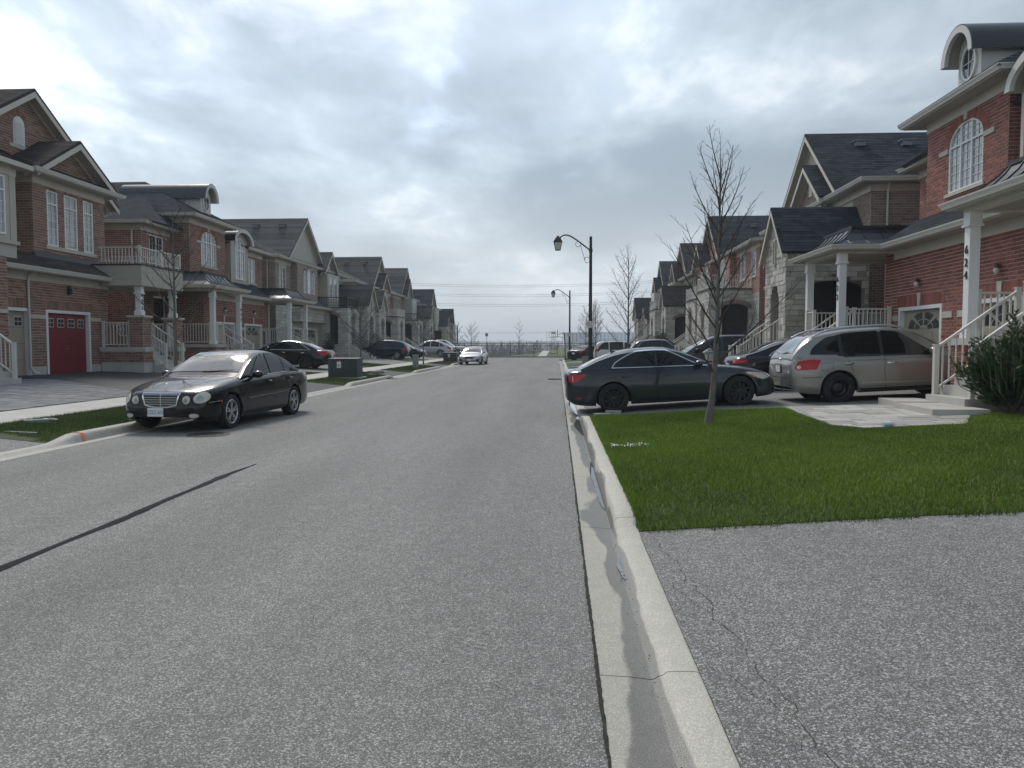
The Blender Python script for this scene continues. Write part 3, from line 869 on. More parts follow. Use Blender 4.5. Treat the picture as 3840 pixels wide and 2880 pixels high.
        for i in range(len(P)):
            j = (i+1) % len(P)
            m.poly([lowp[i], lowp[j], tuple(P[j]), tuple(P[i])], .4)
    def eave(s, path, over=.45, z=None, gut=True, col='trim_beige', frieze=.26, closed=False):
        """path along the wall head at the given z; soffit, fascia, gutter"""
        P = [(p[0], p[1], z) for p in path]
        s.mb(('frieze', col)).sweep(P, [(.002,-.14-frieze),(.03,-.14-frieze),(.034,-.142),(.002,-.142)], closed=closed)
        s.mb(('soffit', 'soffit')).sweep(P, [(0,-.138),(over,-.138),(over,-.115),(0,-.115)], closed=closed)
        s.mb(('fascia', col)).sweep(P, [(over+.001,-.15),(over+.022,-.15),(over+.022,.0),(over+.001,.0)], closed=closed)
        if gut: s.mb(('gutter', 'trim_pale')).sweep(P, [(over+.024,-.12),(over+.085,-.12),(over+.10,-.075),(over+.135,-.02),(over+.14,.008),(over+.125,.008),(over+.118,-.012),(over+.024,-.012)], closed=closed)
    def rake(s, pk, foot, over_n, col='trim_beige', w=.22, side=1):
        """barge board from peak to foot on the front plane (points are outer face), board hangs below the roof line"""
        a, b = Vector(pk), Vector(foot); m = s.mb(('barge_board', col))
        dn = Vector((0,0,-w))
        m.prism([a, b, b+dn, a+dn], Vector(over_n))
    def gable_roof(s, uc, hw, d0, d1, zr, ze, over=.3, face_d=None, col='trim_beige', bw=.20, soff=True, step=None, mb=None):
        """street-facing gable roof: ridge along d at uc; d0 outer rake plane; d1 back end"""
        for sg in (-1, 1):
            eu = uc + sg*hw
            pts = [(eu,d0,ze),(eu,d1,ze),(uc,d1,zr),(uc,d0,zr)]
            s.slope(pts, mb=mb, step=step)
            nz = (hw, zr-ze)
            # barge board & raking soffit
            m = MB(); m.prism([(uc,d0-.005,zr-.10),(eu,d0-.005,ze-.10),(eu,d0-.005,ze-.10-bw),(uc,d0-.005,zr-.10-bw)], (0,.03,0)); bo = m.build('barge_board', col, s.root)
            if soff and face_d is not None and face_d > d0+.06:
                q = MB(); q.prism([(uc,d0+.03,zr-.125-.02),(eu,d0+.03,ze-.145),(eu,d0+.03,ze-.165),(uc,d0+.03,zr-.165)], (0,face_d-d0-.032,0)); q.build('rake_soffit','soffit',bo)
                f = MB(); f.prism([(uc,face_d-.03,zr-.17),(eu,face_d-.03,ze-.17),(eu,face_d-.03,ze-.17-.14),(uc,face_d-.03,zr-.17-.14)], (0,.028,0)); f.build('rake_frieze',col,bo)
    def flush(s):
        for k, m in s.wallmb.items(): m.build('wall', MATS[k], s.root)
        if s.roofmb.f: s.roof = s.roofmb.build('roof', MATS[s.roofm], s.root, tint=True)
        for (nm, mt), m in s.trim.items(): m.build(nm, MATS[mt], s.root, tint=(nm == 'arch_bricks'))
        s.emit_bricks()
    # ---- windows, doors
    def window(s, pt, a0, a1, z0, z1, rise=0, cols=1, transom=None, mx=2, my=4, pane='pane_curtain', depth=-.07, frame='trim_white', fw=.055, lites=True, tl=1):
        """pt(a, out, z) is the wall frame. cols = lights side by side; transom = height of transom bar"""
        c = (a0+a1)/2; hw = (a1-a0)/2; spring = z1-rise
        def topz(a, inset=0):
            if rise <= 0: return z1-inset
            t = max(0, 1-((a-c)/max(hw-inset*.6,.01))**2); return spring + (rise-inset)*math.sqrt(t)
        fm = MB(); ov = pt(0, .06, 0)-pt(0,0,0)
        def bar(x0, x1, y0, y1, dd=0, th=None):
            fm.prism([pt(x0,depth+dd,y0), pt(x1,depth+dd,y0), pt(x1,depth+dd,y1), pt(x0,depth+dd,y1)], ov*(1 if th is None else th))
        if rise > 0:
            bar(a0, a0+fw, z0, spring); bar(a1-fw, a1, z0, spring)
            K = 16; A = [PI*k/K for k in range(K+1)]
            for t0_, t1_ in zip(A, A[1:]):
                q = [(c-hw*math.cos(t), spring+rise*math.sin(t)) for t in (t0_,t1_)] + [(c-(hw-fw)*math.cos(t), spring+(rise-fw)*math.sin(t)) for t in (t1_,t0_)]
                fm.prism([pt(a,depth,z) for a,z in q[::-1]], ov)
        else:
            bar(a0, a0+fw, z0, z1); bar(a1-fw, a1, z0, z1); bar(a0+fw, a1-fw, z1-fw, z1)
        bar(a0+fw, a1-fw, z0, z0+fw)
        xs_ = [lerp(a0+fw, a1-fw, i/cols) for i in range(cols+1)]
        ttop = transom if transom else None
        for x in xs_[1:-1]: bar(x-fw*.5, x+fw*.5, z0+fw, topz(x, fw)-.001, .002)
        if ttop: bar(a0+fw, a1-fw, ttop-fw*.5, ttop+fw*.5, .004)
        fo = fm.build('window', frame, s.root)
        mm = MB(); mo = pt(0,.014,0)-pt(0,0,0)
        def mbar(q): mm.prism([pt(a,depth+.022,z) for a,z in q], mo)
        zr_ = [(z0+fw, (ttop-fw*.5) if ttop else None)]
        if ttop: zr_.append((ttop+fw*.5, None))
        for i in range(cols):
            x0 = xs_[i] + (fw*.5 if i else 0); x1 = xs_[i+1] - (fw*.5 if i < cols-1 else 0)
            for k, (b0, b1) in enumerate(zr_):
                if b1 is not None: poly = [(x0,b0),(x1,b0),(x1,b1),(x0,b1)]
                else:
                    T = [(lerp(x1,x0,t/8), max(b0+.005, topz(lerp(x1,x0,t/8), fw))) for t in range(9)] if rise > 0 else [(x1,z1-fw),(x0,z1-fw)]
                    poly = [(x0,b0),(x1,b0)] + T
                p = MB(); p.poly([pt(a,depth+.018,z) for a,z in poly]); p.build('pane', pane, fo)
                if lites:
                    ny = my if k == 0 else tl+1
                    hi = b1 if b1 is not None else None
                    for j in range(1, mx):
                        x = lerp(x0,x1,j/mx); zt = hi if hi is not None else topz(x, fw)
                        if zt > b0: mbar([(x-.008,b0),(x+.008,b0),(x+.008,zt),(x-.008,zt)])
                    zmx = hi if hi is not None else max(q[1] for q in poly)
                    for j in range(1, ny):
                        zz = lerp(b0,zmx,j/ny)
                        if rise > 0 and hi is None:
                            t = max(0, 1-((zz-spring)/max(rise-fw,.01))**2) if zz > spring else 1
                            l0, l1 = max(x0, c-(hw-fw)*math.sqrt(t)), min(x1, c+(hw-fw)*math.sqrt(t))
                        else: l0, l1 = x0, x1
                        if l1-l0 > .03: mbar([(l0,zz-.008),(l1,zz-.008),(l1,zz+.008),(l0,zz+.008)])
        if mm.f: mm.build('muntin', frame, fo)
        return fo
    def sill(s, pt, a0, a1, z, h=.09, out=.05, m='stone_trim', name='sill'):
        q = MB(); q.prism([pt(a0,-.02,z-h), pt(a1,-.02,z-h), pt(a1,-.02,z), pt(a0,-.02,z)], pt(0,out+.02,0)-pt(0,0,0)); return q.build(name, m, s.root)
    def keystone(s, pt, a, z0, z1, w0=.13, w1=.2, out=.035):
        q = MB(); q.prism([pt(a-w0/2,-.01,z0), pt(a+w0/2,-.01,z0), pt(a+w1/2,-.01,z1), pt(a-w1/2,-.01,z1)], pt(0,out+.01,0)-pt(0,0,0)); return q.build('keystone', 'stone_trim', s.root)
    def downspout(s, pts, m='trim_pale', r=.038):
        q = MB(); q.tube(pts, r, 8); return q.build('downspout', m, s.root, smooth=40)
    def garage(s, pt, a0, a1, z0, z1, m='garage_beige', lights='fan', casing='trim_white'):
        q = MB(); ov = pt(0,.05,0)-pt(0,0,0)
        cw = .10
        for (x0,x1,y0,y1) in ((a0,a0+cw,z0,z1),(a1-cw,a1,z0,z1),(a0+cw,a1-cw,z1-cw,z1)):
            q.prism([pt(x0,-.13,y0),pt(x1,-.13,y0),pt(x1,-.13,y1),pt(x0,-.13,y1)], ov*3.0)
        q.build('garage_door_casing', casing, s.root)
        x0, x1, y1 = a0+cw, a1-cw, z1-cw
        d = MB(); d.prism([pt(x0,-.16,z0),pt(x1,-.16,z0),pt(x1,-.16,y1),pt(x0,-.16,y1)], ov*.8)
        do = d.build('garage_door', m, s.root)
        H_ = (y1-z0)/4
        nc = 4
        for r in range(4):
            zb = z0+r*H_
            # section joint
            if r:
                g = MB(); g.prism([pt(x0+.005,-.1199,zb-.004),pt(x1-.005,-.1199,zb-.004),pt(x1-.005,-.1199,zb+.004),pt(x0+.005,-.1199,zb+.004)], ov*.05); g.build('section_joint', 'shade_dark', do)
            if r == 3 and lights: break
            if lights == 'red': continue
            for c in range(nc):
                p0 = lerp(x0,x1,c/nc)+.06; p1 = lerp(x0,x1,(c+1)/nc)-.06
                p = MB(); P = [pt(p0,-.12,zb+.07),pt(p1,-.12,zb+.07),pt(p1,-.12,zb+H_-.07),pt(p0,-.12,zb+H_-.07)]
                p.prism(P, ov*.24); p.build('door_panel', m, do)
        if lights == 'fan':
            c = (x0+x1)/2; rx = (x1-x0)*.40; rz = H_*.95; zb = y1-H_-.03
            for k in range(4):
                for (r0, r1) in ((.28,.56),(.62,.98)):
                    t0_ = PI*(k+.13)/4; t1_ = PI*(k+.87)/4
                    g = [(c-rx*r*math.cos(t), zb+rz*r*math.sin(t)) for r, t in ((r0,t0_),(r0,(t0_+t1_)/2),(r0,t1_),(r1,t1_),(r1,(t0_+t1_)/2),(r1,t0_))]
                    p = MB(); p.prism([pt(a,-.119,z) for a,z in g], ov*.08); p.build('door_light', 'pane_dark', do)
        if lights == 'red':
            zb = y1-H_+.06; hh = H_*.52; wl = (x1-x0)/4*.56
            for k in range(4):
                cc = lerp(x0,x1,(k+.5)/4)
                fr = MB()
                for (qa,qb,qc,qd) in ((cc-wl/2,cc+wl/2,zb,zb+hh),):
                    fr.prism([pt(qa-.02,-.1195,qc-.02),pt(qb+.02,-.1195,qc-.02),pt(qb+.02,-.1195,qd+.02),pt(qa-.02,-.1195,qd+.02)], ov*.2)
                fo = fr.build('door_light_frame', 'trim_pale', do)
                for i in range(2):
                    for j in range(2):
                        p = MB(); u0 = cc-wl/2+i*(wl/2+.012)-.006*i; v0 = zb+j*(hh/2+.006)
                        p.prism([pt(u0,-.108,v0),pt(u0+wl/2-.012,-.108,v0),pt(u0+wl/2-.012,-.108,v0+hh/2-.012),pt(u0,-.108,v0+hh/2-.012)], ov*.05); p.build('door_light', 'pane_dark', fo)
            k = MB(); k.cyl(pt((x0+x1)/2,-.11,lerp(z0,y1,.42)), pt((x0+x1)/2,-.07,lerp(z0,y1,.42)), .015, n=8); k.build('handle', 'trim_pale', do)
        return do
    def column(s, u, d, z0, z1, w=.205, m='trim_white', num=None, face=-1):
        q = MB(); b = w/2
        q.box((u-b-.035,d-b-.035,z0),(u+b+.035,d+b+.035,z0+.16)); q.box((u-b-.018,d-b-.018,z0+.16),(u+b+.018,d+b+.018,z0+.21))
        q.box((u-b,d-b,z0+.21),(u+b,d+b,z1-.28))
        q.box((u-b-.02,d-b-.02,z1-.28),(u+b+.02,d+b+.02,z1)); q.box((u-b-.045,d-b-.045,z1-.30),(u+b+.045,d+b+.045,z1-.25))
        o = q.build('column', m, s.root)
        if num:
            zz = lerp(z0,z1,.70)
            for i, ch in enumerate(num):
                text_obj('house_number', ch, .24, MATS['iron_black'], o, (u, d-b-.012, zz-.26*i), (R(90),0,0), .008)
        return o
    def railing(s, p0, p1, h=.92, m='trim_pale', step=.13, posts=(True,True), pw=.09, low=.10, bal=.026, psz=None, single=True):
        """guard rail between two floor points (local coordinates)"""
        a, b = Vector(p0), Vector(p1); up = Vector((0,0,1)); d = b-a; Ln = Vector((d.x,d.y,0)).length
        q = MB(); q.bar(a+up*h, b+up*h, .065, .045); q.bar(a+up*low, b+up*low, .045, .04)
        ro = q.build('railing', m, s.root)
        n = max(1, int(round(Ln/step)))
        jm = MB()
        for i in range(1, n):
            p = a + d*(i/n)
            t = jm if not single else MB()
            t.box((p.x-bal/2,p.y-bal/2,p.z+low),(p.x+bal/2,p.y+bal/2,p.z+h-.01))
            if single: t.build('baluster', m, ro)
        if not single and jm.f: jm.build('balusters', m, ro)
        for k, p in enumerate((a,b)):
            key = (round(p.x,2), round(p.y,2), round(p.z,2))
            if posts[k] and key not in s.postset:
                s.postset.add(key)
                t = MB(); w = pw/2; t.box((p.x-w,p.y-w,p.z-.02),(p.x+w,p.y+w,p.z+h+.05)); t.box((p.x-w-.01,p.y-w-.01,p.z+h+.05),(p.x+w+.01,p.y+w+.01,p.z+h+.075)); t.build('post', m, ro)
        return ro
    def stairs(s, u0, u1, d_top, z_top, z_bot, n, run=.27, m='concrete_step', rail='trim_pale', rails=(True,True), single=True, wide_bottom=0.0):
        """steps that descend towards the street (-d)"""
        rs = (z_top-z_bot)/n; so = empty('stairs'); so.parent = s.root
        for i in range(n-1):
            zt = z_bot + rs*(i+1); dd = d_top - run*(n-1-i)
            q = MB(); wb = wide_bottom if i == 0 else 0
            q.box((u0-wb, dd - (.0 if i else wb), z_bot-.12), (u1+wb, d_top-run*(n-2-i)+ (.0 if i < n-2 else 0), zt)); q.build('step', m, so)
        db = d_top - run*(n-2) - .12; zb = z_bot + rs
        for k, u in enumerate((u0+.06, u1-.06)):
            if rails[k]: s.railing((u, db, zb), (u, d_top+.05, z_top), m=rail, single=single)
        return so
    def sconce(s, pt, a, z, style='jar'):
        o = MB(); o.cyl(pt(a,0,z+.07), pt(a,.10,z+.07), .018, n=6); o.cyl(pt(a,.10,z+.12), pt(a,.10,z+.02), .05, .065, n=10)
        so = o.build('wall_light', 'copper_brown' if style == 'jar' else 'iron_black', s.root, smooth=40)
        g = MB()
        if style == 'jar': g.lathe([(.055,.02),(.065,-.03),(.055,-.09),(.02,-.12),(.001,-.12)], tuple(pt(a,.10,z)), n=10)
        else:
            c = pt(a,.10,z-.02); g.box((c.x-.055,c.y-.055,c.z-.16),(c.x+.055,c.y+.055,c.z+.05))
        g.build('lamp_glass', 'lamp_glass' if style == 'jar' else 'shade_dark', so, smooth=40)
        return so
    def roof_vent(s, p, n_up, size=.32):
        """low box vent on a slope"""
        p = Vector(p); q = MB(); q.obox(p+Vector((-size/2,-size/2,.0)), (size,0,0), (0,size,0), (0,0,.2))
        q.obox(p+Vector((-size*.65,-size*.65,.2)), (size*1.3,0,0), (0,size*1.3,0), (0,0,.05)); return q.build('roof_vent', 'roof_vent', s.root)
mat('roof_vent', (.16,.165,.17), .6, var=.1, scale=3)
# ------------------------------------------------------------------ house type with metal porch roofs, arched bay and round dormer
def metal_porch_roof(h, u0, u1, d0, d1, z, seam=.42):
    """bell-cast standing-seam roof, hipped on three sides"""
    prof = [(0,0),(.22,.07),(.45,.20),(.66,.40),(.80,.60)]
    m = MB(); rings = []
    for t, dz in prof: rings.append([(u0+t,d0+t,z+dz),(u1-t,d0+t,z+dz),(u1-t,d1,z+dz),(u0+t,d1,z+dz)])
    n = len(rings)
    for a, b in zip(rings, rings[1:]):
        m.poly([a[0],a[1],b[1],b[0]]); m.poly([a[1],a[2],b[2],b[1]]); m.poly([a[3],a[0],b[0],b[3]])
    m.poly(rings[-1]); m.poly([(u0,d0,z-.02),(u0,d1,z-.02),(u1,d1,z-.02),(u1,d0,z-.02)])
    ro = m.build('porch_roof', 'roof_metal', h.root, smooth=25)
    cap = MB(); t, dz = prof[-1]; cap.sweep([(u0+t,d1,z+dz),(u0+t,d0+t,z+dz),(u1-t,d0+t,z+dz),(u1-t,d1,z+dz)], [(-.06,-.01),(.05,-.03),(.05,.05),(-.06,.05)]); cap.build('roof_cap', 'flashing_black', ro)
    def seamline(f):
        q = MB(); P = [Vector(f(t, dz)) + Vector((0,0,.018)) for t, dz in prof]; q.tube(P, .016, 4); q.build('seam', 'roof_metal', ro)
    k = int((u1-u0)/seam)
    for i in range(1, k):
        u = u0 + (u1-u0)*i/k
        lim = min(u-u0, u1-u)
        seamline(lambda t, dz: (u, d0+min(t, lim), z+ (dz if t <= lim else interp([q[0] for q in prof],[q[1] for q in prof],lim))))
    k = int((d1-d0-.5)/seam)
    for i in range(1, k):
        d = d0 + (d1-d0)*i/k
        lim = d-d0
        zz = lambda t, dz: z + (dz if t <= lim else interp([q[0] for q in prof],[q[1] for q in prof],lim))
        seamline(lambda t, dz: (u0+min(t,lim), d, zz(t,dz))); seamline(lambda t, dz: (u1-min(t,lim), d, zz(t,dz)))
    for (uu, sg) in ((u0,1),(u1,-1)): seamline(lambda t, dz: (uu+sg*t, d0+t, z+dz+.006))
    return ro

def barrel(h, uc, hw, d0, d1, zs_, rise, th=.09, roofm='roof_metal', col='siding_pale', name='dormer_roof', leg=0.0):
    """curved dormer roof with a pale front arch"""
    K = 18; A = [PI*k/K for k in range(K+1)]
    out = [(uc-hw*math.cos(t), zs_+rise*math.sin(t)) for t in A]; inn = [(uc-(hw-.03)*math.cos(t), zs_+(rise-.03)*math.sin(t)) for t in A]
    m = MB(); m.loft([[(u,d,z) for u,z in out + inn[::-1]] for d in (d0, d1)]); o = m.build(name, roofm, h.root, smooth=30)
    o2 = [(uc-(hw-.032)*math.cos(t), zs_+(rise-.032)*math.sin(t)) for t in A]; i2 = [(uc-(hw-.032-th*2)*math.cos(t), zs_+(rise-.032-th*2)*math.sin(t)) for t in A]
    m = MB(); m.loft([[(u,d,z) for u,z in o2 + i2[::-1]] for d in (d0-.006, d0+.10)]); m.build('front_arch', col, o, smooth=30)
    m = MB(); m.loft([[(u,d,z) for u,z in o2 + [(a, b-.0) for a,b in [(uc-(hw-.07)*math.cos(t), zs_+(rise-.07)*math.sin(t)) for t in A]][::-1]] for d in (d0+.102, d1)]); m.build('lining', 'soffit', o, smooth=30)
    return o

def type_a(name, xw, ymid, side, label, nums, zo=0.0, zg=.46, brick='brick_red', mortar='mortar_red', roofm='roof_dark', detail=2, seed=1, single=True, trimc='trim_beige'):
    h = House(name, xw, ymid, side, label, brick, mortar, detail, roofm, seed)
    ZE = 4.45+zo; ZF = 1.70+zo*.5; ZB = 8.10+zo*.6; ZR = 7.36+zo*.6
    # garage block
    pt = h.face((-4.1,0), (4.1,0), zg-.25, ZE, [(.95,3.45,zg-.02,zg+2.18,0), (4.75,7.25,zg-.02,zg+2.18,0)], reveal=.16)
    for a in (.95, 4.75):
        h.soldier(pt, a-.12, a+2.62, zg+2.19, .29); h.keystone(pt, a+1.25, zg+2.17, zg+2.53); h.garage(pt, a, a+2.5, zg-.015, zg+2.17)
        h.sconce(pt, a+1.25, zg+2.80)
        for q in ((a-.52, a-.03), (a+2.53, a+3.02)):
            h.sill(pt, q[0], q[1], zg+1.95, .16, .03, name='band_stone')
    h.face((-4.1,1.9), (-4.1,0), zg-.25, ZE); h.face((4.1,0), (4.1,1.9), zg-.25, ZE)
    # end recesses, both storeys
    pl = h.face((-6.2,1.9), (-3.6,1.9), zg-.25, ZR, [(.7,1.95,5.35+zo*.5,6.85+zo*.5,0),(.95,1.95,ZF,ZF+2.3,0)])
    h.window(pl, .7, 1.95, 5.35+zo*.5, 6.85+zo*.5, cols=2, my=4, pane='pane_dark'); h.sill(pl, .6, 2.05, 5.35+zo*.5); h.soldier(pl, .6, 2.05, 6.86+zo*.5, .2)
    for q in ((.42,.68),(1.97,2.25)): h.sill(pl, q[0], q[1], 6.86+zo*.5, .1, .03, name='band_stone')
    h.face((-6.2,11.5), (-6.2,1.9), zg-.25, ZR)
    pr = h.face((3.4,1.15), (6.2,1.15), ZE-.3, ZR, [(.55,1.75,5.35+zo*.5,6.85+zo*.5,0)])
    h.window(pr, .55, 1.75, 5.35+zo*.5, 6.85+zo*.5, cols=2, my=4); h.sill(pr, .4, 1.9, 5.35+zo*.5)
    h.face((4.1,1.9), (6.2,1.9), zg-.25, ZE, [(.5,1.5,ZF,ZF+2.3,0)]); h.face((6.2,1.15), (6.2,11.5), zg-.25, ZR)
    for (uu, dd) in ((-5.25+.5-.35+.3,1.9),(4.6+.5,1.9)):
        q = MB(); q.box((uu-.48,dd+.03,ZF),(uu+.48,dd+.08,ZF+2.2)); do = q.build('front_door', 'door_black', h.root)
        q = MB(); q.cyl((uu+.38,dd+.03,ZF+1.0),(uu+.38,dd-.02,ZF+1.0),.02,n=8); q.build('handle','trim_white',do)
        q = MB(); q.box((uu-.25,dd+.02,ZF+1.1),(uu+.25,dd+.029,ZF+2.0)); q.build('door_light','pane_dark',do)
    # brick bay with the big arched window
    w0, w1 = 1.22, 2.93
    pb = h.face((-3.6,.9), (.4,.9), ZE+.35, ZB-.05, [(w0,w1,5.72+zo*.5,7.52+zo*.6,.55)])
    h.window(pb, w0, w1, 5.72+zo*.5, 7.52+zo*.6, .55, cols=3, transom=6.95+zo*.6, mx=2, my=5, tl=2)
    h.voussoirs(pb, w0, w1, 6.97+zo*.6, .55, .25); h.keystone(pb, (w0+w1)/2, 7.53+zo*.6, ZB-.40)
    h.sill(pb, w0-.12, w1+.12, 5.72+zo*.5)
    for q in ((w0-.50, w0-.03), (w1+.03, w1+.50)): h.sill(pb, q[0], q[1], 6.97+zo*.6, .13, .03, name='band_stone')
    h.face((-3.6,4.5), (-3.6,.9), ZE+.2, ZB-.05); h.face((.4,.9), (.4,4.5), ZE+.2, ZB-.05)
    # siding bay with arched window and curved roof
    m = h.wallmb.setdefault('siding_beige', MB())
    ps = h.face((1.0,.86), (3.35,.86), ZE+.42, 7.45+zo*.6, [(.55,1.80,5.35+zo*.5,7.45+zo*.6,.0)], style='siding_beige', reveal=.06)
    h.face((1.0,2.2), (1.0,.86), ZE+.42, 7.5+zo*.6, style='siding_beige'); h.face((3.35,.86), (3.35,2.2), ZE+.42, 7.5+zo*.6, style='siding_beige')
    K = 12
    arc = [(2.175-1.17*math.cos(PI*k/K), .86, 7.45+zo*.6+.62*math.sin(PI*k/K)) for k in range(K+1)]
    m.poly(arc[::-1])
    h.window(ps, .55, 1.80, 5.35+zo*.5, 7.72+zo*.6, .5, cols=2, transom=7.0+zo*.6, mx=2, my=5, tl=2, depth=-.01)
    barrel(h, 2.175, 1.34, .52, 4.0, 7.42+zo*.6, .82, .10, h.roofm if False else 'roof_metal', 'siding_pale')
    for (a, b) in ((.0,.12),(2.23,2.35)): h.sill(ps, a, b, 7.4+zo*.6, 2.5, .02, 'siding_beige', 'corner_board')
    # roofs: skirt over the garages, lower eaves, bay hip, main hip
    h.slope([(-4.4,-.55,ZE+.02),(4.4,-.55,ZE+.02),(4.4,.95,ZE+.86),(-4.4,.95,ZE+.86)])
    h.eave([(-3.5,0),(3.5,0)], .5, ZE)
    h.eave([(-6.2,9.5),(-6.2,1.9),(-3.4,1.9)], .42, ZR); h.eave([(3.2,1.15),(6.2,1.15),(6.2,9.5)], .42, ZR)
    h.eave([(-3.6,4.2),(-3.6,.9),(.4,.9),(.4,4.2)], .48, ZB)
    eu, zz = 6.72, ZR+.01; zr = ZR+2.9
    h.slope([(-eu,12,zz),(-eu,1.35,zz),(0,5.0,zr),(0,12,zr)]); h.slope([(eu,.6,zz),(eu,12,zz),(0,12,zr),(0,5.0,zr)]); h.slope([(-eu,1.35,zz),(eu,.6,zz),(0,5.0,zr)])
    b0, b1, bd, bz, pz = -4.22, 1.02, .28, ZB+.01, ZR+2.86
    h.slope([(b0,bd,bz),(b1,bd,bz),(-1.2,4.4,pz)]); h.slope([(b0,6.4,bz),(b0,bd,bz),(-1.2,4.4,pz),(-1.2,6.4,pz)]); h.slope([(b1,bd,bz),(b1,6.4,bz),(-1.2,6.4,pz),(-1.2,4.4,pz)])
    for p in ((-3.9,6.5,ZR+1.25),(-2.2,8.0,ZR+1.95)): h.roof_vent(p, None, .34)
    # round-window dormer
    uc = -1.6; dz = zo*.6
    q = MB(); q.box((uc-.56,.98,8.15+dz),(uc+.56,4.5,9.32+dz)); K = 14
    q.prism([(uc-.56*math.cos(PI*k/K),.98,9.3+dz+.52*math.sin(PI*k/K)) for k in range(K+1)][::-1], (0,3.4,0)); q.build('dormer', 'siding_pale', h.root, smooth=30)
    barrel(h, uc, .80, .62, 5.2, 9.12+dz, .86, .085)
    wq = MB(); K = 28; ring = lambda a, b, dd: [(uc+a*math.cos(2*PI*k/K), dd, 9.02+dz+b*math.sin(2*PI*k/K)) for k in range(K)]
    r0, r1 = ring(.37,.47,.93), ring(.305,.405,.93)
    wq.loft([r0, r1, [(x,.975,z) for x,_,z in r1]], True, False); wq.loft([[(x,.98,z) for x,_,z in r0], r0], True, False)
    wo = wq.build('round_window', 'trim_white', h.root, smooth=40)
    p = MB(); p.poly(ring(.31,.41,.965)[::-1]); p.build('pane', 'pane_dark', wo)
    p = MB(); p.box((uc-.31,.945,9.01+dz),(uc+.31,.96,9.03+dz)); p.box((uc-.01,.944,8.62+dz),(uc+.01,.9605,9.42+dz)); p.build('muntin','trim_white',wo)
    # porches
    for sg in (-1, 1):
        def U(a): return sg*a
        u0, u1 = sorted((U(3.25), U(6.7)))
        q = MB()
        for (a,b,c,d) in ((3.25,4.05,-1.78,-.0),(4.05,5.52,-.95,-.0),(5.52,6.7,-1.78,0.0),(4.12,6.7,0,1.88)):
            x0, x1 = sorted((U(a),U(b))); q.box((x0,c,ZF-.14),(x1,d,ZF))
        q.build('porch_floor', 'concrete_step', h.root)
        for (a,b,c,d) in ((3.3,4.03,-1.72,-.02),(5.54,6.64,-1.72,-.02)):
            x0, x1 = sorted((U(a),U(b)))
            h.face((x0,c),(x1,c), zg-.3, ZF-.15); h.face((x0,d),(x0,c), zg-.3, ZF-.15); h.face((x1,c),(x1,d), zg-.3, ZF-.15)
        x0, x1 = sorted((U(4.03),U(6.64))); h.face((x0,-.9),(x1,-.9), zg-.3, ZF-.15)
        x1 = U(6.64)
        if sg > 0: h.face((x1,-.02),(x1,1.9), zg-.3, ZF-.15)
        else: h.face((x1,1.9),(x1,-.02), zg-.3, ZF-.15)
        for k, uu in enumerate((3.55, 6.4)): h.column(U(uu), -1.5, ZF, ZE-.2, num=(nums[0 if sg < 0 else 1] if k == 0 else None))
        x0, x1 = sorted((U(3.42), U(6.53)))
        q = MB(); q.box((x0,-1.63,ZE-.2),(x1,-1.37,ZE-.03)); q.box((min(U(6.28),U(6.528)),-1.37,ZE-.2),(max(U(6.28),U(6.528)),1.88,ZE-.03)); q.box((min(U(3.422),U(3.68)),-1.37,ZE-.2),(max(U(3.422),U(3.68)),-.02,ZE-.03)); q.build('porch_beam','trim_pale',h.root)
        q = MB(); q.box((min(U(3.68),U(6.28)),-1.37,ZE-.10),(max(U(3.68),U(6.28)),1.88,ZE-.06)); q.build('porch_ceiling','soffit',h.root)
        e0, e1 = sorted((U(3.20), U(7.12))); metal_porch_roof(h, e0, e1, -1.86, 1.9 if sg < 0 else 1.15, ZE+.03)
        # eave round the porch
        pth = [(e0+.42,1.9),(e0+.42,-1.44),(e1-.42,-1.44),(e1-.42,1.9)]
        if sg < 0: pth[-1] = (e1-.42,-.05)
        else: pth[0] = (e0+.42,-.05)
        h.eave(pth, .40, ZE+.02, frieze=.02)
        # railings and stairs
        def rl(p, q_): h.railing((U(p[0]),p[1],ZF), (U(q_[0]),q_[1],ZF), single=single)
        rl((6.4,-1.35),(6.4,1.8)); rl((3.55,-1.35),(3.55,-.1)) ; rl((5.6,-1.6),(6.25,-1.6))
        a0, a1 = sorted((U(4.05),U(5.5))); h.stairs(a0, a1, -.95, ZF, zg-.06, 7, single=single, wide_bottom=.0)
    h.downspout([(4.15,-.45,ZE-.1),(4.15,-.05,ZE-.3),(4.15,-.05,zg+.1)])
    h.downspout([(-6.28,1.75,ZR-.1),(-6.28,2.3,ZR-.35),(-6.28,2.3,ZE+.8)])
    h.flush()
    return h
R1 = type_a('semi_detached_house', 9.9, 19.62, 'R', 'red brick house pair numbered 622 and 624 with beige garages and white porch columns', ('622','624'), 0.0, .46)
P2 = type_a('semi_detached_house', -17.2, 40.35, 'L', 'maroon brick house pair numbered 617 with arched window and round dormer', ('617',None), -.22, .56, brick='brick_maroon', mortar='mortar_red', seed=4)
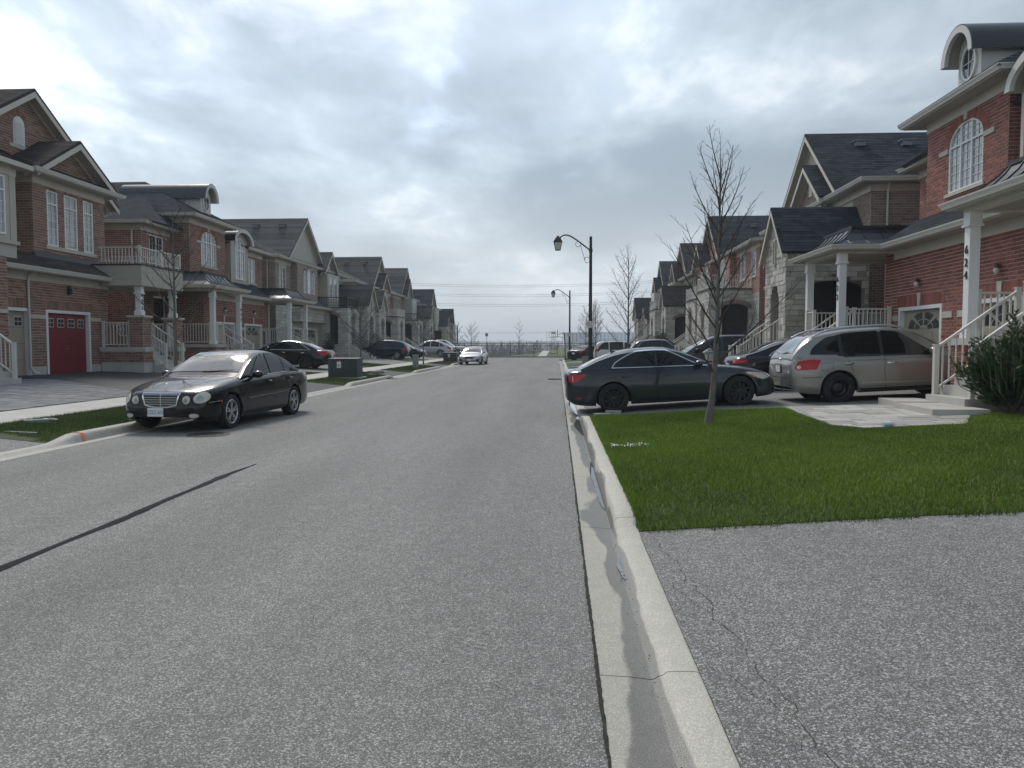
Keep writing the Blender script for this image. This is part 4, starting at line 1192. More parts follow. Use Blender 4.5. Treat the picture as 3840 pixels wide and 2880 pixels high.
# ------------------------------------------------------------------ brown brick pair with the red garage door
def balcony_porch(h, sg, u_in, u_out, zf, zb0, zb1, zg, num=None, single=True, d0=-1.7, stair=(4.0,5.5), pierstyle=None, back=2.0, n=6):
    def U(a): return sg*a
    x0, x1 = sorted((U(u_in), U(u_out)))
    q = MB(); q.box((x0,d0,zb0),(x1,back-.02,zb1)); bo = q.build('balcony_beam', 'siding_beige', h.root)
    for zz in (lerp(zb0,zb1,.36), lerp(zb0,zb1,.70)):
        q = MB(); q.sweep([(x0,back-.02,zz),(x0,d0,zz),(x1,d0,zz),(x1,back-.02,zz)], [(0,-.012),(.010,-.012),(.010,.0),(0,.0)]); q.build('board_edge','soffit',bo)
    q = MB(); q.sweep([(x0,back-.02,zb1),(x0,d0,zb1),(x1,d0,zb1),(x1,back-.02,zb1)], [(-.1,.001),(.05,.001),(.05,.045),(-.1,.045)]); q.box((x0+.05,d0+.05,zb1),(x1-.05,back-.05,zb1+.02)); q.build('balcony_deck','flashing_black',bo)
    def rl(p, q_, z, **k): return h.railing((U(p[0]),p[1],z),(U(q_[0]),q_[1],z), single=single, **k)
    rl((u_in+.08,0.0),(u_in+.08,d0+.1),zb1+.05,h=.62,posts=(False,True)); rl((u_in+.08,d0+.1),((u_in+u_out)/2,d0+.1),zb1+.05,h=.62); rl(((u_in+u_out)/2,d0+.1),(u_out-.08,d0+.1),zb1+.05,h=.62); rl((u_out-.08,d0+.1),(u_out-.08,1.9),zb1+.05,h=.62)
    # piers with white columns
    for k, uu in enumerate((u_in+.33, u_out-.33)):
        a0, a1 = sorted((U(uu-.27), U(uu+.27))); e = d0+.02
        for (p, r) in (((a0,e),(a1,e)), ((a1,e),(a1,e+.54)), ((a0,e+.54),(a0,e))): h.face(p, r, zf, zf+1.12, style=pierstyle)
        q = MB(); q.box((a0-.06,e-.06,zf+1.12),(a1+.06,e+.6,zf+1.20)); q.build('pier_cap','stone_trim',h.root)
        h.column(U(uu), e+.27, zf+1.2, zb0, num=num if k == 0 else None)
    # floor, base
    q = MB()
    for (a,b,c,d) in ((u_in,stair[0],d0-.06,0),(stair[0],stair[1],-.95,0),(stair[1],u_out,d0-.06,0),(max(u_in,3.95),u_out,0,back-.02)):
        a_, b_ = sorted((U(a),U(b))); q.box((a_,c,zf-.17),(b_,d,zf))
    q.build('porch_floor','concrete_step',h.root)
    for (a,b,c,d) in ((u_in+.05,stair[0]-.02,d0,-.02),(stair[1]+.02,u_out-.05,d0,-.02)):
        a_, b_ = sorted((U(a),U(b)))
        for (p,r) in (((a_,c),(b_,c)),((a_,d),(a_,c)),((b_,c),(b_,d))):
            h.face(p,r,zg+.35,zf-.17,style=pierstyle)
        q = MB(); q.box((a_+.01,c+.01,zg-.3),(b_-.01,d-.01,zg+.35)); q.build('foundation','concrete_step',h.root)
    a_, b_ = sorted((U(stair[0]-.02),U(stair[1]+.02))); h.face((a_,-.9),(b_,-.9),zg-.2,zf-.17,style=pierstyle)
    rl((u_in+.12,-.1),(u_in+.12,d0+.56),zf); rl((stair[1]+.05,d0+.2),(u_out-.6,d0+.2),zf); rl((u_out-.12,d0+.56),(u_out-.12,1.9),zf)
    a_, b_ = sorted((U(stair[0]+.02),U(stair[1]-.02))); h.stairs(a_, b_, -.95, zf, zg-.08, n, single=single)

def type_c():
    h = House('semi_detached_house', -17.2, 24.37, 'L', 'brown brick house pair with a red garage door and triple window under a gable', 'brick_brown', 'mortar_pale', 2, 'roof_brown', 7)
    zg = .56
    pt = h.face((-4.0,0),(3.9,0), zg+.28, 4.0, [(1.0,3.55,zg-.02,zg+2.2,0),(4.33,6.77,zg-.02,zg+2.2,0)], reveal=.16)
    q = MB()
    for a, b in ((-4.0,-3.02),(-.43,.31),(2.79,3.9)): q.box((a,.004,zg-.3),(b,.3,zg+.28))
    q.build('foundation','concrete_step',h.root)
    h.garage(pt, 1.0, 3.55, zg-.015, zg+2.19, lights='red'); h.garage(pt, 4.33, 6.77, zg-.015, zg+2.19, 'garage_red', 'red')
    for a, b in ((.9,3.65),(4.23,6.87)): h.soldier(pt, a, b, zg+2.2, .25)
    for a, b in ((.45,.98),(3.57,4.31),(6.79,7.4)): h.sill(pt, a, b, zg+2.0, .13, .03, name='band_stone')
    h.sconce(pt, 5.5, zg+2.95, 'lantern')
    h.face((3.9,0),(3.9,2.0), zg-.2, 4.0)
    h.downspout([(-.55,-.42,3.95),(-.55,-.1,3.8),(-.55,-.06,3.6),(-.55,-.06,zg+.25),(-.45,-.12,zg+.08),(-.28,-.16,zg+.06)])
    # bay with triple window
    ZB = 7.38
    pb = h.face((.3,.3),(4.3,.3), 4.35, ZB-.05, [(.69,1.25,4.98,6.88,0),(1.61,2.33,4.98,6.88,0),(2.70,3.27,4.98,6.88,0)])
    for a, b in ((.69,1.25),(1.61,2.33),(2.70,3.27)):
        h.window(pb, a, b, 4.98, 6.88, transom=6.42, my=5, tl=0, depth=-.05); h.soldier(pb, a-.05, b+.05, 6.89, .2)
    h.sill(pb, .55, 3.42, 4.98, .13, .05)
    h.face((.3,2.5),(.3,.3), 4.35, ZB-.05); h.face((4.3,.3),(4.3,4.0), 4.0, ZB-.05)
    # siding bay further along
    ps = h.face((-4.3,-.25),(-1.28,-.25), 4.25, 7.05, [(.9,2.55,4.95,6.75,0)], style='siding_beige', reveal=.06)
    h.face((-1.28,-.25),(-1.28,2.0), 4.25, 7.05, style='siding_beige')
    h.window(ps, .9, 2.55, 4.95, 6.75, cols=2, transom=6.3, my=4, tl=0, depth=-.03)
    q = MB(); q.box((-4.36,-.33,4.68),(-1.22,1.5,4.80)); q.build('belt_board','siding_beige',h.root)
    for a, b in ((2.76,3.02),(0,.2)): h.sill(ps, a, b, 7.0, 2.2, .02, 'siding_beige', 'corner_board')
    h.eave([(-4.3,-.25),(-1.28,-.25),(-1.28,2.0)], .35, 7.2, gut=False)
    h.slope([(-4.8,-.62,7.21),(-.9,-.62,7.21),(-.9,2.2,8.4),(-4.8,2.2,8.4)])
    h.slope([(-.9,-.62,7.21),(-.9,2.4,7.21),(-2.4,2.4,8.2),(-2.4,.8,8.0)])
    # projecting entry block below it
    h.face((-6.3,-.85),(-2.55,-.85), zg-.2, 4.2, [(1.2,2.4,1.5,3.9,.3)]); h.face((-2.55,-.85),(-2.55,0), zg-.2, 4.2)
    q = MB(); q.box((-5.08,-.5,1.45),(-3.9,-.44,3.85)); q.build('front_door','door_black',h.root)
    h.sill(pt, -.0, 1.4, 2.62, .12, .9, name='band_stone')
    # skirt roof
    h.slope([(-2.5,-.55,4.07),(4.5,-.55,4.07),(4.5,.34,4.62),(-2.5,.34,4.62)])
    h.slope([(4.5,-.55,4.07),(4.5,.9,4.07),(3.9,.9,4.5),(3.9,.0,4.42)])
    q = MB(); q.prism([(.2,.285,4.45),(.2,.285,4.72),(.2,.16,4.5)],(4.15,0,0)); q.build('flashing','flashing_black',h.root)
    h.eave([(-2.5,0),(3.92,0)], .46, 4.06)
    # bay roof: gable with pent strip
    h.eave([(.3,2.2),(.3,.3),(4.3,.3),(4.3,3.0)], .46, ZB)
    h.gable_roof(2.3, 2.32, -.14, 4.5, ZB+1.46, ZB+.05, face_d=.34)
    h.face((-.0,.34),(4.6,.34), ZB-.3, ZB-.05, top=[(0,ZB-.04),(2.3,ZB+1.34),(4.6,ZB-.04)])
    h.slope([(-.15,-.2,ZB+.01),(4.75,-.2,ZB+.01),(4.75,.4,ZB+.32),(-.15,.4,ZB+.32)], tabs=.33)
    h.slope([(-.1,3.5,ZB),(-.1,-.2,ZB),(2.2,2.2,ZB+1.38),(2.2,3.5,ZB+1.38)])
    # big gable
    uc, hw, zr = 1.65, 5.0, 10.5
    ze = zr - hw*.65
    h.face((uc-hw+.3,1.45),(uc+hw-.3,1.45), 6.9, ze, top=[(0,ze),(hw-.3,zr-.22),(2*hw-.6,ze)])
    h.gable_roof(uc, hw, 1.05, 12, zr, ze, face_d=1.45)
    def lp(a, k, z): return Vector((a, 1.45-k, z))
    K = 10; hwv = .28
    q = MB(); q.prism([lp(uc-.35-hwv,.0,8.45)]+[lp(uc-.35+hwv,.0,8.45)]+[lp(uc-.35+hwv*math.cos(PI*k/K),.0,9.15+.3*math.sin(PI*k/K)) for k in range(K+1)], (0,-.03,0)); lo = q.build('gable_louver','trim_white',h.root)
    for i in range(9):
        q = MB(); zz = 8.52+i*.088; w_ = hwv-.05 if zz < 9.1 else (hwv-.05)*math.sqrt(max(.1,1-((zz-9.1)/.32)**2)); q.obox((uc-.35-w_,1.415,zz),(2*w_,0,0),(0,-.03,-.03),(0,.012,.05)); q.build('slat','trim_white',lo)
    h.voussoirs(lp, uc-.35-hwv, uc-.35+hwv, 9.15, .3, .22)
    h.sill(lp, uc-.35-.5, uc-.35+.5, 8.45, .11, .05)
    # rear body, upper wall behind the porch
    h.face((6.2,2.2),(6.2,11), zg-.2, 7.0); h.face((3.9,2.2),(6.2,2.2), zg-.2, 7.0, [(.6,1.7,4.7,6.8,0),(.5,1.5,1.5,3.75,0)])
    q = MB(); q.box((4.45,2.26,1.5),(5.35,2.3,3.7)); q.build('front_door','door_black',h.root)
    pw = lambda a,k,z: Vector((3.9+a,2.2-k,z))
    h.window(pw, .6, 1.7, 4.7, 6.8, cols=2, pane='pane_dark')
    h.slope([(6.65,1.8,7.0),(6.65,12,7.0),(1.65,12,10.2),(1.65,5.2,10.2)]); h.slope([(2.5,1.75,7.0),(6.65,1.75,7.0),(1.65,5.2,10.2)])
    h.eave([(4.3,2.2),(6.2,2.2),(6.2,10)], .42, 6.98)
    balcony_porch(h, 1, 3.3, 6.45, 1.47, 3.78, 4.54, zg, '621', pierstyle='brick_brown')
    # stairs of the near unit
    h.stairs(-5.5, -4.05, -.95, 1.55, zg-.1, 6)
    q = MB(); q.box((-6.4,-.95,1.38),(-3.3,-.86,1.55)); q.build('porch_floor','concrete_step',h.root)
    h.flush(); return h
P1 = type_c()

# ------------------------------------------------------------------ gabled stone and brick houses further down the street
def arch_block(h, u0, u1, d0, d1, z0, z1, style='stone', aw=.95, az=(1.6,3.75), sidearch=True, base=None):
    """stone porch block with an arched opening to the street and one on each flank"""
    c = (u0+u1)/2; L_ = u1-u0; Ld = d1-d0
    h.face((u0,d0),(u1,d0), z0, z1, [(L_/2-aw/2,L_/2+aw/2,az[0],az[1],aw/2)], style=style, reveal=.3)
    pf = lambda a,k,z: Vector((u0+a,d0-k,z)); h.voussoirs(pf, L_/2-aw/2, L_/2+aw/2, az[1]-aw/2, aw/2, .22, 'brick_grey' if h.detail >= 2 else 'brick_grey')
    s0, s1 = .75, Ld-.15
    ops = [(s0,s1,az[0],az[1]+.1,.3)] if sidearch and s1-s0 > .6 else []
    h.face((u1,d0),(u1,d1), z0, z1, ops, style=style, reveal=.3)
    h.face((u0,d1),(u0,d0), z0, z1, [(Ld-s1,Ld-s0,az[0],az[1]+.1,.3)] if ops else [], style=style, reveal=.3)
    if ops:
        pr = lambda a,k,z: Vector((u1+k,d0+a,z)); h.voussoirs(pr, s0, s1, az[1]-.2, .3, .22, 'brick_grey')
        pl = lambda a,k,z: Vector((u0-k,d1-a,z)); h.voussoirs(pl, Ld-s1, Ld-s0, az[1]-.2, .3, .22, 'brick_grey')
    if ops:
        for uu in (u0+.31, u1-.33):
            q = MB(); q.box((uu,d0+s0-.05,az[0]),(uu+.02,d0+s1+.05,az[1]+.15)); q.build('porch_shade_panel','shade_dark',h.root)  # dark sheets added inside the flank arches, standing in for deep porch shade
    q = MB(); q.box((u0+.02,d0+.02,az[0]-.15),(u1-.02,d1,az[0])); q.build('porch_floor','concrete_step',h.root)
    q = MB(); q.box((u0+.05,d0+.05,z1-.25),(u1-.05,d1,z1-.2)); q.build('porch_ceiling','soffit',h.root)

def type_b(name, xw, ymid, side, label, S, detail=1, seed=1):
    h = House(name, xw, ymid, side, label, S.get('brick','brick_grey'), 'mortar_pale', detail, S.get('roof','roof_grey'), seed)
    zg = S.get('zg',.5); ua, ub = S['span']; ZE = S.get('ze', 7.38); low = S.get('low','stone'); sp = 4.45
    up = h.brick
    gar = [(a-ua, b-ua, zg-.02, zg+2.2, 0) for a, b in S.get('garages', [])]
    pt = h.face((ua,0),(ub,0), zg-.3, sp, gar, style=low)
    for a, b in S.get('garages', []): h.garage(pt, a-ua, b-ua, zg-.015, zg+2.18)
    wins = [w for w in S.get('wins', []) if len(w) < 7]
    pu = h.face((ua,0),(ub,0), sp, ZE-.05, [(w[0]-ua,w[1]-ua,w[2],w[3],w[4]) for w in wins], style=up)
    for w in wins:
        h.window(pu, w[0]-ua, w[1]-ua, w[2], w[3], w[4], cols=w[5] if len(w) > 5 else 1, my=4, pane=h.rg.choice(('pane_curtain','pane_dark','pane_curtain')))
        h.sill(pu, w[0]-ua-.1, w[1]-ua+.1, w[2])
        if w[4] == 0: h.sill(pu, w[0]-ua-.1, w[1]-ua+.1, w[3]+.2, .2, .02, name='lintel')
    if side == 'L': h.face((ua,11),(ua,0), zg-.3, ZE-.05, style=up); h.face((ub,0),(ub,11), zg-.3, ZE-.05, style=up)
    else: h.face((ub,0),(ub,11), zg-.3, ZE-.05, style=up); h.face((ua,11),(ua,0), zg-.3, ZE-.05, style=up)
    # bays
    for (u0,u1,d,z0,z1,st,ws) in S.get('bays', []):
        ops = [(w[0]-u0,w[1]-u0,w[2],w[3],w[4]) for w in ws]
        pb = h.face((u0,d),(u1,d), z0, z1, ops, style=st); h.face((u0,.3),(u0,d), z0, z1, style=st); h.face((u1,d),(u1,.3), z0, z1, style=st)
        for w in ws:
            h.window(pb, w[0]-u0, w[1]-u0, w[2], w[3], w[4], my=4, depth=-.04, cols=w[5] if len(w) > 5 else 1); 
            if w[4] > 0 and st.startswith(('brick','stone')): h.voussoirs(pb, w[0]-u0, w[1]-u0, w[3]-w[4], w[4], .16, 'brick_grey')
    # main hip with street gables
    ov = .42; zz = ZE+.01; zr = S['gables'][0][2]; um = S['gables'][0][0]
    run = 6.6
    h.slope([(ua-ov,12,zz),(ua-ov,-ov,zz),(um,run,zr),(um,12,zr)]); h.slope([(ub+ov,-ov,zz),(ub+ov,12,zz),(um,12,zr),(um,run,zr)]); h.slope([(ua-ov,-ov,zz),(ub+ov,-ov,zz),(um,run,zr)])
    h.eave([(ua,9),(ua,0),(ub,0),(ub,9)], ov, ZE)
    for i, (uc,hw,zr_,ze_,d0,fst) in enumerate(S['gables']):
        h.gable_roof(uc, hw, d0, 7.5 if i == 0 else 5.0, zr_, ze_, face_d=d0+.38)
        h.face((uc-hw+.15,d0+.38),(uc+hw-.15,d0+.38), ze_-.35, ze_-.08, style=fst, top=[(0,ze_-.08),(hw-.15,zr_-.2),(2*hw-.3,ze_-.08)])
        if hw < 3.2:
            q = MB(); zc = lerp(ze_,zr_,.38); q.box((uc-.2,d0+.33,zc-.3),(uc+.2,d0+.39,zc+.3)); lo = q.build('gable_louver','trim_pale',h.root)
    for (u, d, n) in S.get('vents', []):
        for i in range(n): h.roof_vent((u, d+i*1.9, zr-abs(u-S['gables'][0][0])*(zr-S['gables'][0][3])/S['gables'][0][1]-.06), None, .40)
    # gabled stone porches
    for (uc,hw,d0,zr_,ze_,fl) in S.get('porches', []):
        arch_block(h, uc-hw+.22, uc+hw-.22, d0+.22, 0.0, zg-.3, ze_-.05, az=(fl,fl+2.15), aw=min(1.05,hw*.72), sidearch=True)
        h.face((uc-hw+.2,d0+.21),(uc+hw-.2,d0+.21), ze_-.1, ze_-.02, style='stone', top=[(0,ze_-.02),(hw-.2,zr_-.18),(2*hw-.4,ze_-.02)])
        h.gable_roof(uc, hw, d0, 1.2, zr_, ze_, face_d=d0+.2)
        pw = lambda a,k,z: Vector((uc+a,d0+.2-k,z))
        h.window(pw, -.14, .14, ze_-.35, ze_+.6, my=3, mx=1, depth=.01, pane='pane_dark', frame='stone_trim')
        n = 7; h.stairs(uc-.72, uc+.72, d0+.2, fl, zg-.12, n, single=detail >= 2, rail=S.get('rail','trim_pale'))
        q = MB(); q.box((uc-.5,-.03,fl),(uc+.5,-.012,fl+2.15)); q.build('front_door','door_black',h.root)
    # flat-roofed stone porches with balconies
    for (u0,u1,d0,zt,fl,dark) in S.get('balconies', []):
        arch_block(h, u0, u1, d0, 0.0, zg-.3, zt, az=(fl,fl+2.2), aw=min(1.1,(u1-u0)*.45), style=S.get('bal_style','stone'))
        q = MB(); q.box((u0-.05,d0-.05,zt),(u1+.05,.3,zt+.06)); q.build('balcony_deck','flashing_black',h.root)
        rm = 'iron_black' if dark else 'trim_pale'
        for p, r in (((u0+.05,d0+.05),(u1-.05,d0+.05)),((u1-.05,d0+.05),(u1-.05,.0)),((u0+.05,0.0),(u0+.05,d0+.05))): h.railing((*p,zt+.06),(*r,zt+.06), h=.75, m=rm, single=False)
        n = 7; uc = (u0+u1)/2; h.stairs(uc-.7, uc+.7, d0, fl, zg-.12, n, single=False, rail=S.get('rail','trim_pale'))
        q = MB(); q.box((uc-.5,-.03,fl),(uc+.5,-.012,fl+2.15)); q.build('front_door','door_black',h.root)
    for (u0,u1) in S.get('skirts', []):
        h.slope([(u0,-1.1,4.3),(u1,-1.1,4.3),(u1,.05,4.95),(u0,.05,4.95)]); h.eave([(u0,-.65),(u1,-.65)], .42, 4.28)
        q = MB(); q.box((u0+.05,-.64,zg+2.6),(u1-.05,-.02,4.2)); q.build('garage_front_beam', MATS['far_stone'], h.root)
    for (p) in S.get('spouts', []): h.downspout(p)
    for (u, d, z, t) in S.get('nums', []):
        text_obj('house_number', t, .2, MATS['iron_black'], h.root, (u,d,z), (R(90),0,0), .008)
    h.flush(); return h
RB = dict(brick='brick_grey', roof='roof_dark', span=(-6.0,6.3), ze=7.36, zg=.5,
    gables=[(0,3.9,10.65,7.45,-.35,'siding_beige'),(1.0,2.05,9.1,7.45,-.72,'brick_grey')],
    bays=[(-.4,2.4,-.42,4.4,7.2,'siding_beige',[(.2,.95,5.2,6.8,0),(1.15,1.9,5.2,6.8,0)])],
    wins=[(-4.6,-3.4,5.2,6.7,0,2),(-2.4,-1.3,5.2,6.7,0,1),(3.6,4.6,5.5,6.7,0,1)],
    porches=[(5.0,1.55,-3.1,6.65,4.85,1.6)], garages=[(.3,2.8),(-2.7,-.2)], skirts=[(-3.0,3.0)], vents=[(.9,1.6,3)],
    spouts=[[(6.55,.55,7.25),(6.38,.55,6.95),(6.38,.55,.6)]])
type_b('semi_detached_house', 11.0, 34.05, 'R', 'grey stone and brick house with a steep dark gable beside number 622', RB, 2, 11)
P3s = dict(brick='brick_grey', roof='roof_grey', span=(-5.6,9.8), ze=7.30, zg=.58,
    gables=[(0,3.9,10.6,7.45,-.35,'siding_beige'),(4.6,1.9,8.75,7.1,-.75,'brick_grey')],
    bays=[(-2.7,1.7,-.45,4.4,7.2,'brick_grey',[(-1.4,-.9,5.2,6.75,.25),(-.6,.2,5.2,6.95,.4),(.5,1.0,5.2,6.75,.25)]),
          (3.2,6.2,-.75,4.3,7.0,'siding_beige',[(3.7,4.5,5.1,6.7,0),(4.9,5.7,5.1,6.7,0)]),
          (3.0,6.4,-.85,.3,4.4,'stone',[])],
    wins=[(-4.9,-3.7,5.2,6.7,0,2),(7.2,8.3,5.2,6.7,0,2)], porches=[(9.0,1.55,-2.9,6.6,4.8,1.6)], balconies=[(3.1,6.3,-2.3,4.35,1.6,True)],
    garages=[(-2.5,0),(.4,2.9)], skirts=[(-2.7,3.0)], vents=[(-.9,1.2,3)], rail='iron_black',
    spouts=[[(-5.85,.5,7.2),(-5.68,.5,6.9),(-5.68,.5,.7)]])
type_b('semi_detached_house', -18.2, 54.0, 'L', 'grey brick and stone house with big gable next past the metal porch roofs', P3s, 1, 12)
P4s = dict(brick='brick_red', roof='roof_grey', span=(-10.2,5.4), ze=7.2, zg=.58,
    gables=[(0,3.6,10.5,7.4,-.35,'siding_beige'),(.3,2.0,8.9,7.2,-.8,'brick_red')],
    bays=[(-2.2,1.9,-.5,4.4,7.0,'brick_red',[(-1.6,-1.0,5.1,6.8,0),(-.7,-.1,5.1,6.8,0),(.6,1.5,5.0,6.9,0)])],
    wins=[(-7,-5.8,5.2,6.6,0,2),(3.2,4.4,5.2,6.6,0,2)], porches=[(-8.6,1.5,-2.6,6.5,4.8,1.6)], balconies=[(-2.0,1.4,-2.4,4.3,1.6,False)],
    garages=[(-5.2,-2.8),(2.2,4.6)], skirts=[(-5.8,-2.4)], vents=[(-.9,1.2,3)])
type_b('semi_detached_house', -18.2, 77.0, 'L', 'grey roofed house with red brick upper wall and white balcony on the far left row', P4s, 1, 13)
P5s = dict(brick='brick_grey', roof='roof_grey', span=(-6.5,6.2), ze=7.2, zg=.58,
    gables=[(0,3.7,10.7,7.4,-.35,'brick_grey'),(-.6,1.9,9.3,7.2,-.8,'siding_beige')],
    bays=[(-1.8,1.0,-1.2,4.3,6.9,'siding_beige',[(-1.2,-.5,5.6,6.6,0),(-.2,.5,5.6,6.6,0)])],
    wins=[(2.5,3.8,5.2,6.6,0,2)], porches=[(4.6,1.5,-2.6,6.5,4.8,1.6)], balconies=[(-4.6,-1.0,-2.4,4.3,1.6,True)], garages=[(-1.0,1.4)], vents=[(-1.1,2.6,1)], rail='iron_black')
type_b('semi_detached_house', -18.2, 90.5, 'L', 'grey brick house with black balcony before the dark roofed house on the left row', P5s, 1, 14)
P6s = dict(brick='stone', roof='roof_dark', span=(-8,5), ze=6.9, zg=.58, gables=[(0,2.7,9.6,6.9,-.35,'stone')],
    bays=[(-1.6,1.6,-.8,3.6,6.9,'stone',[(-1.1,-.3,4.6,6.2,0),(.3,1.1,4.6,6.2,0)])], wins=[(-5,-3.6,5,6.4,0,2)], porches=[(2.2,1.4,-2.2,5.8,4.3,1.4)], vents=[(-1,2,1)])
type_b('detached_house', -18.2, 110.0, 'L', 'dark roofed stone house with corner bay second from the end of the left row', P6s, 1, 15)
P7s = dict(brick='stone', roof='roof_dark', span=(-7,2.6), ze=5.0, zg=.5, gables=[(1.2,1.5,7.6,5.0,-.5,'stone')], bays=[(-.2,2.5,-.6,.3,5.0,'stone',[(.7,1.6,1.2,3.4,.4)])], wins=[])
type_b('detached_house', -18.0, 127.0, 'L', 'low stone house with a narrow steep gable at the end of the left row', P7s, 1, 16)
R3s = dict(brick='brick_red', roof='roof_dark', span=(-5.2,13.0), ze=7.3, zg=.5,
    gables=[(0,3.7,10.7,7.4,-.35,'brick_red'),(-1.8,1.9,9.0,7.2,-.8,'brick_red')],
    bays=[(-1.9,2.0,-.5,4.4,7.1,'brick_red',[(-1.2,-.6,5.0,6.8,0),(.2,1.3,4.9,7.0,.4)]),(4.0,7.5,-.4,4.4,7.1,'brick_red',[(5.0,6.4,4.9,7.0,.5,2)])],
    wins=[(8.6,9.7,5.4,6.8,0,1),(11.2,12.2,5.4,6.8,0,1),(-4.2,-3.1,5.2,6.7,0,1)],
    balconies=[(7.8,11.4,-2.4,4.7,1.6,False),(3.0,6.6,-2.3,4.4,1.6,False)], garages=[(0,2.4)], vents=[(1.0,2.6,2)])
type_b('semi_detached_house', 11.0, 55.4, 'R', 'red brick house with stone porches and white balcony past the stone gable', R3s, 1, 21)
R4s = dict(brick='brick_grey', roof='roof_brown', span=(-5.2,6.0), ze=7.2, zg=.5, gables=[(0,3.6,10.4,7.3,-.35,'brick_grey'),(-1.6,1.9,8.9,7.1,-.8,'siding_beige')],
    bays=[(-2.6,.2,-1.0,4.5,7.0,'siding_beige',[(-2.1,-1.5,5.2,6.7,0),(-.9,-.3,5.2,6.7,0)])], wins=[(2,3,5.3,6.7,0,1),(4.2,5.2,5.2,6.7,0,1)],
    balconies=[(-3.4,.4,-2.5,4.6,1.6,False)], porches=[(4.2,1.45,-2.5,6.4,4.7,1.6)], garages=[(1.0,2.8)], vents=[(1.0,2.6,1)], rail='iron_black')
type_b('semi_detached_house', 11.0, 67.6, 'R', 'brown roofed house with cream corner bay and balcony on the right row', R4s, 1, 22)
R5s = dict(brick='brick_grey', roof='roof_dark', span=(-5.2,6.0), ze=7.2, zg=.5, gables=[(0,3.3,10.3,7.3,-.35,'siding_beige'),(-1.2,1.6,8.7,7.1,-.8,'siding_beige')],
    bays=[(-2.2,.4,-.9,4.5,7.0,'siding_pale',[])], wins=[(2.4,3.4,5.3,6.7,0,1)], porches=[(-3.4,2.2,-2.6,6.7,4.4,1.6),(3.6,1.4,-2.4,5.4,4.2,1.6)], garages=[(0,2.2)])
type_b('semi_detached_house', 11.0, 81.0, 'R', 'dark roofed house with a low shingled porch gable last on the right row', R5s, 1, 23)
# brick side wall of the corner house
eh = House('brick_corner_house', 10.6, 99.0, 'R', 'plain red brick house wall at the end of the right row', 'brick_red', 'mortar_red', 1, 'roof_grey', 30)
eh.face((-4,0),(5,0),0,5.3,[(1.2,2.2,1.4,3.6,.4),(5.6,6.6,1.4,3.6,.4)]); eh.face((5,0),(5,9),0,5.3); eh.face((-4,9),(-4,0),0,5.3)
eh.slope([(-4.3,-.3,5.3),(5.3,-.3,5.3),(5.3,4,5.7),(-4.3,4,5.7)]); eh.slope([(-4.3,9,5.3),(5.3,9,5.3),(5.3,4,5.7),(-4.3,4,5.7)]); eh.flush()
# ------------------------------------------------------------------ vehicles
def paint(name, c, metal=0.0, rough=.28, flake=.0):
    return mat(name, c, rough, metal=metal, spec=.12, coat=.75, croughn=.025, fine=flake, fscale=900, var=.04, scale=2)
paint('paint_black', (.003,.003,.004)); paint('paint_graphite', (.028,.034,.040), .45); paint('paint_warm_silver', (.285,.275,.255), .55, .30)
paint('paint_white', (.66,.66,.64), 0, .3); paint('paint_silver', (.42,.43,.44), .5, .3); paint('paint_navy', (.008,.012,.022), .2); paint('paint_grey', (.035,.037,.041), .4); paint('paint_pale', (.40,.41,.41), .4, .3)
mat('car_glass', (.008,.009,.010), .02, spec=.45)
mat('windscreen_glass', (.045,.052,.052), .02, spec=.9, coat=.8, croughn=.01)
mat('rubber', (.012,.012,.013), .8, var=.2, scale=12)
mat('chrome', (.62,.63,.64), .12, metal=1.0)
mat('rim_silver', (.45,.46,.47), .3, metal=.85, var=.1, scale=10)
mat('rim_black', (.010,.010,.012), .35, var=.1, scale=10)
mat('black_plastic', (.014,.014,.016), .55)
mat('seam_black', (.003,.003,.003), .9)
mat('lamp_red', (.42,.006,.012), .18, spec=.3, coat=.35); mat('lamp_red_dark', (.20,.008,.012), .12, coat=1.0)
mat('lamp_clear', (.50,.50,.46), .10, coat=1.0, var=.12, scale=12); mat('lamp_yellowed', (.47,.45,.36), .14, coat=1.0, var=.14, scale=14); mat('lamp_amber', (.45,.12,.03), .15, coat=1.0)
mat('lens_bowl', (.33,.34,.33), .12, metal=.6)
mat('plate_white', (.62,.64,.66), .45); mat('plate_blue', (.03,.06,.16), .5)

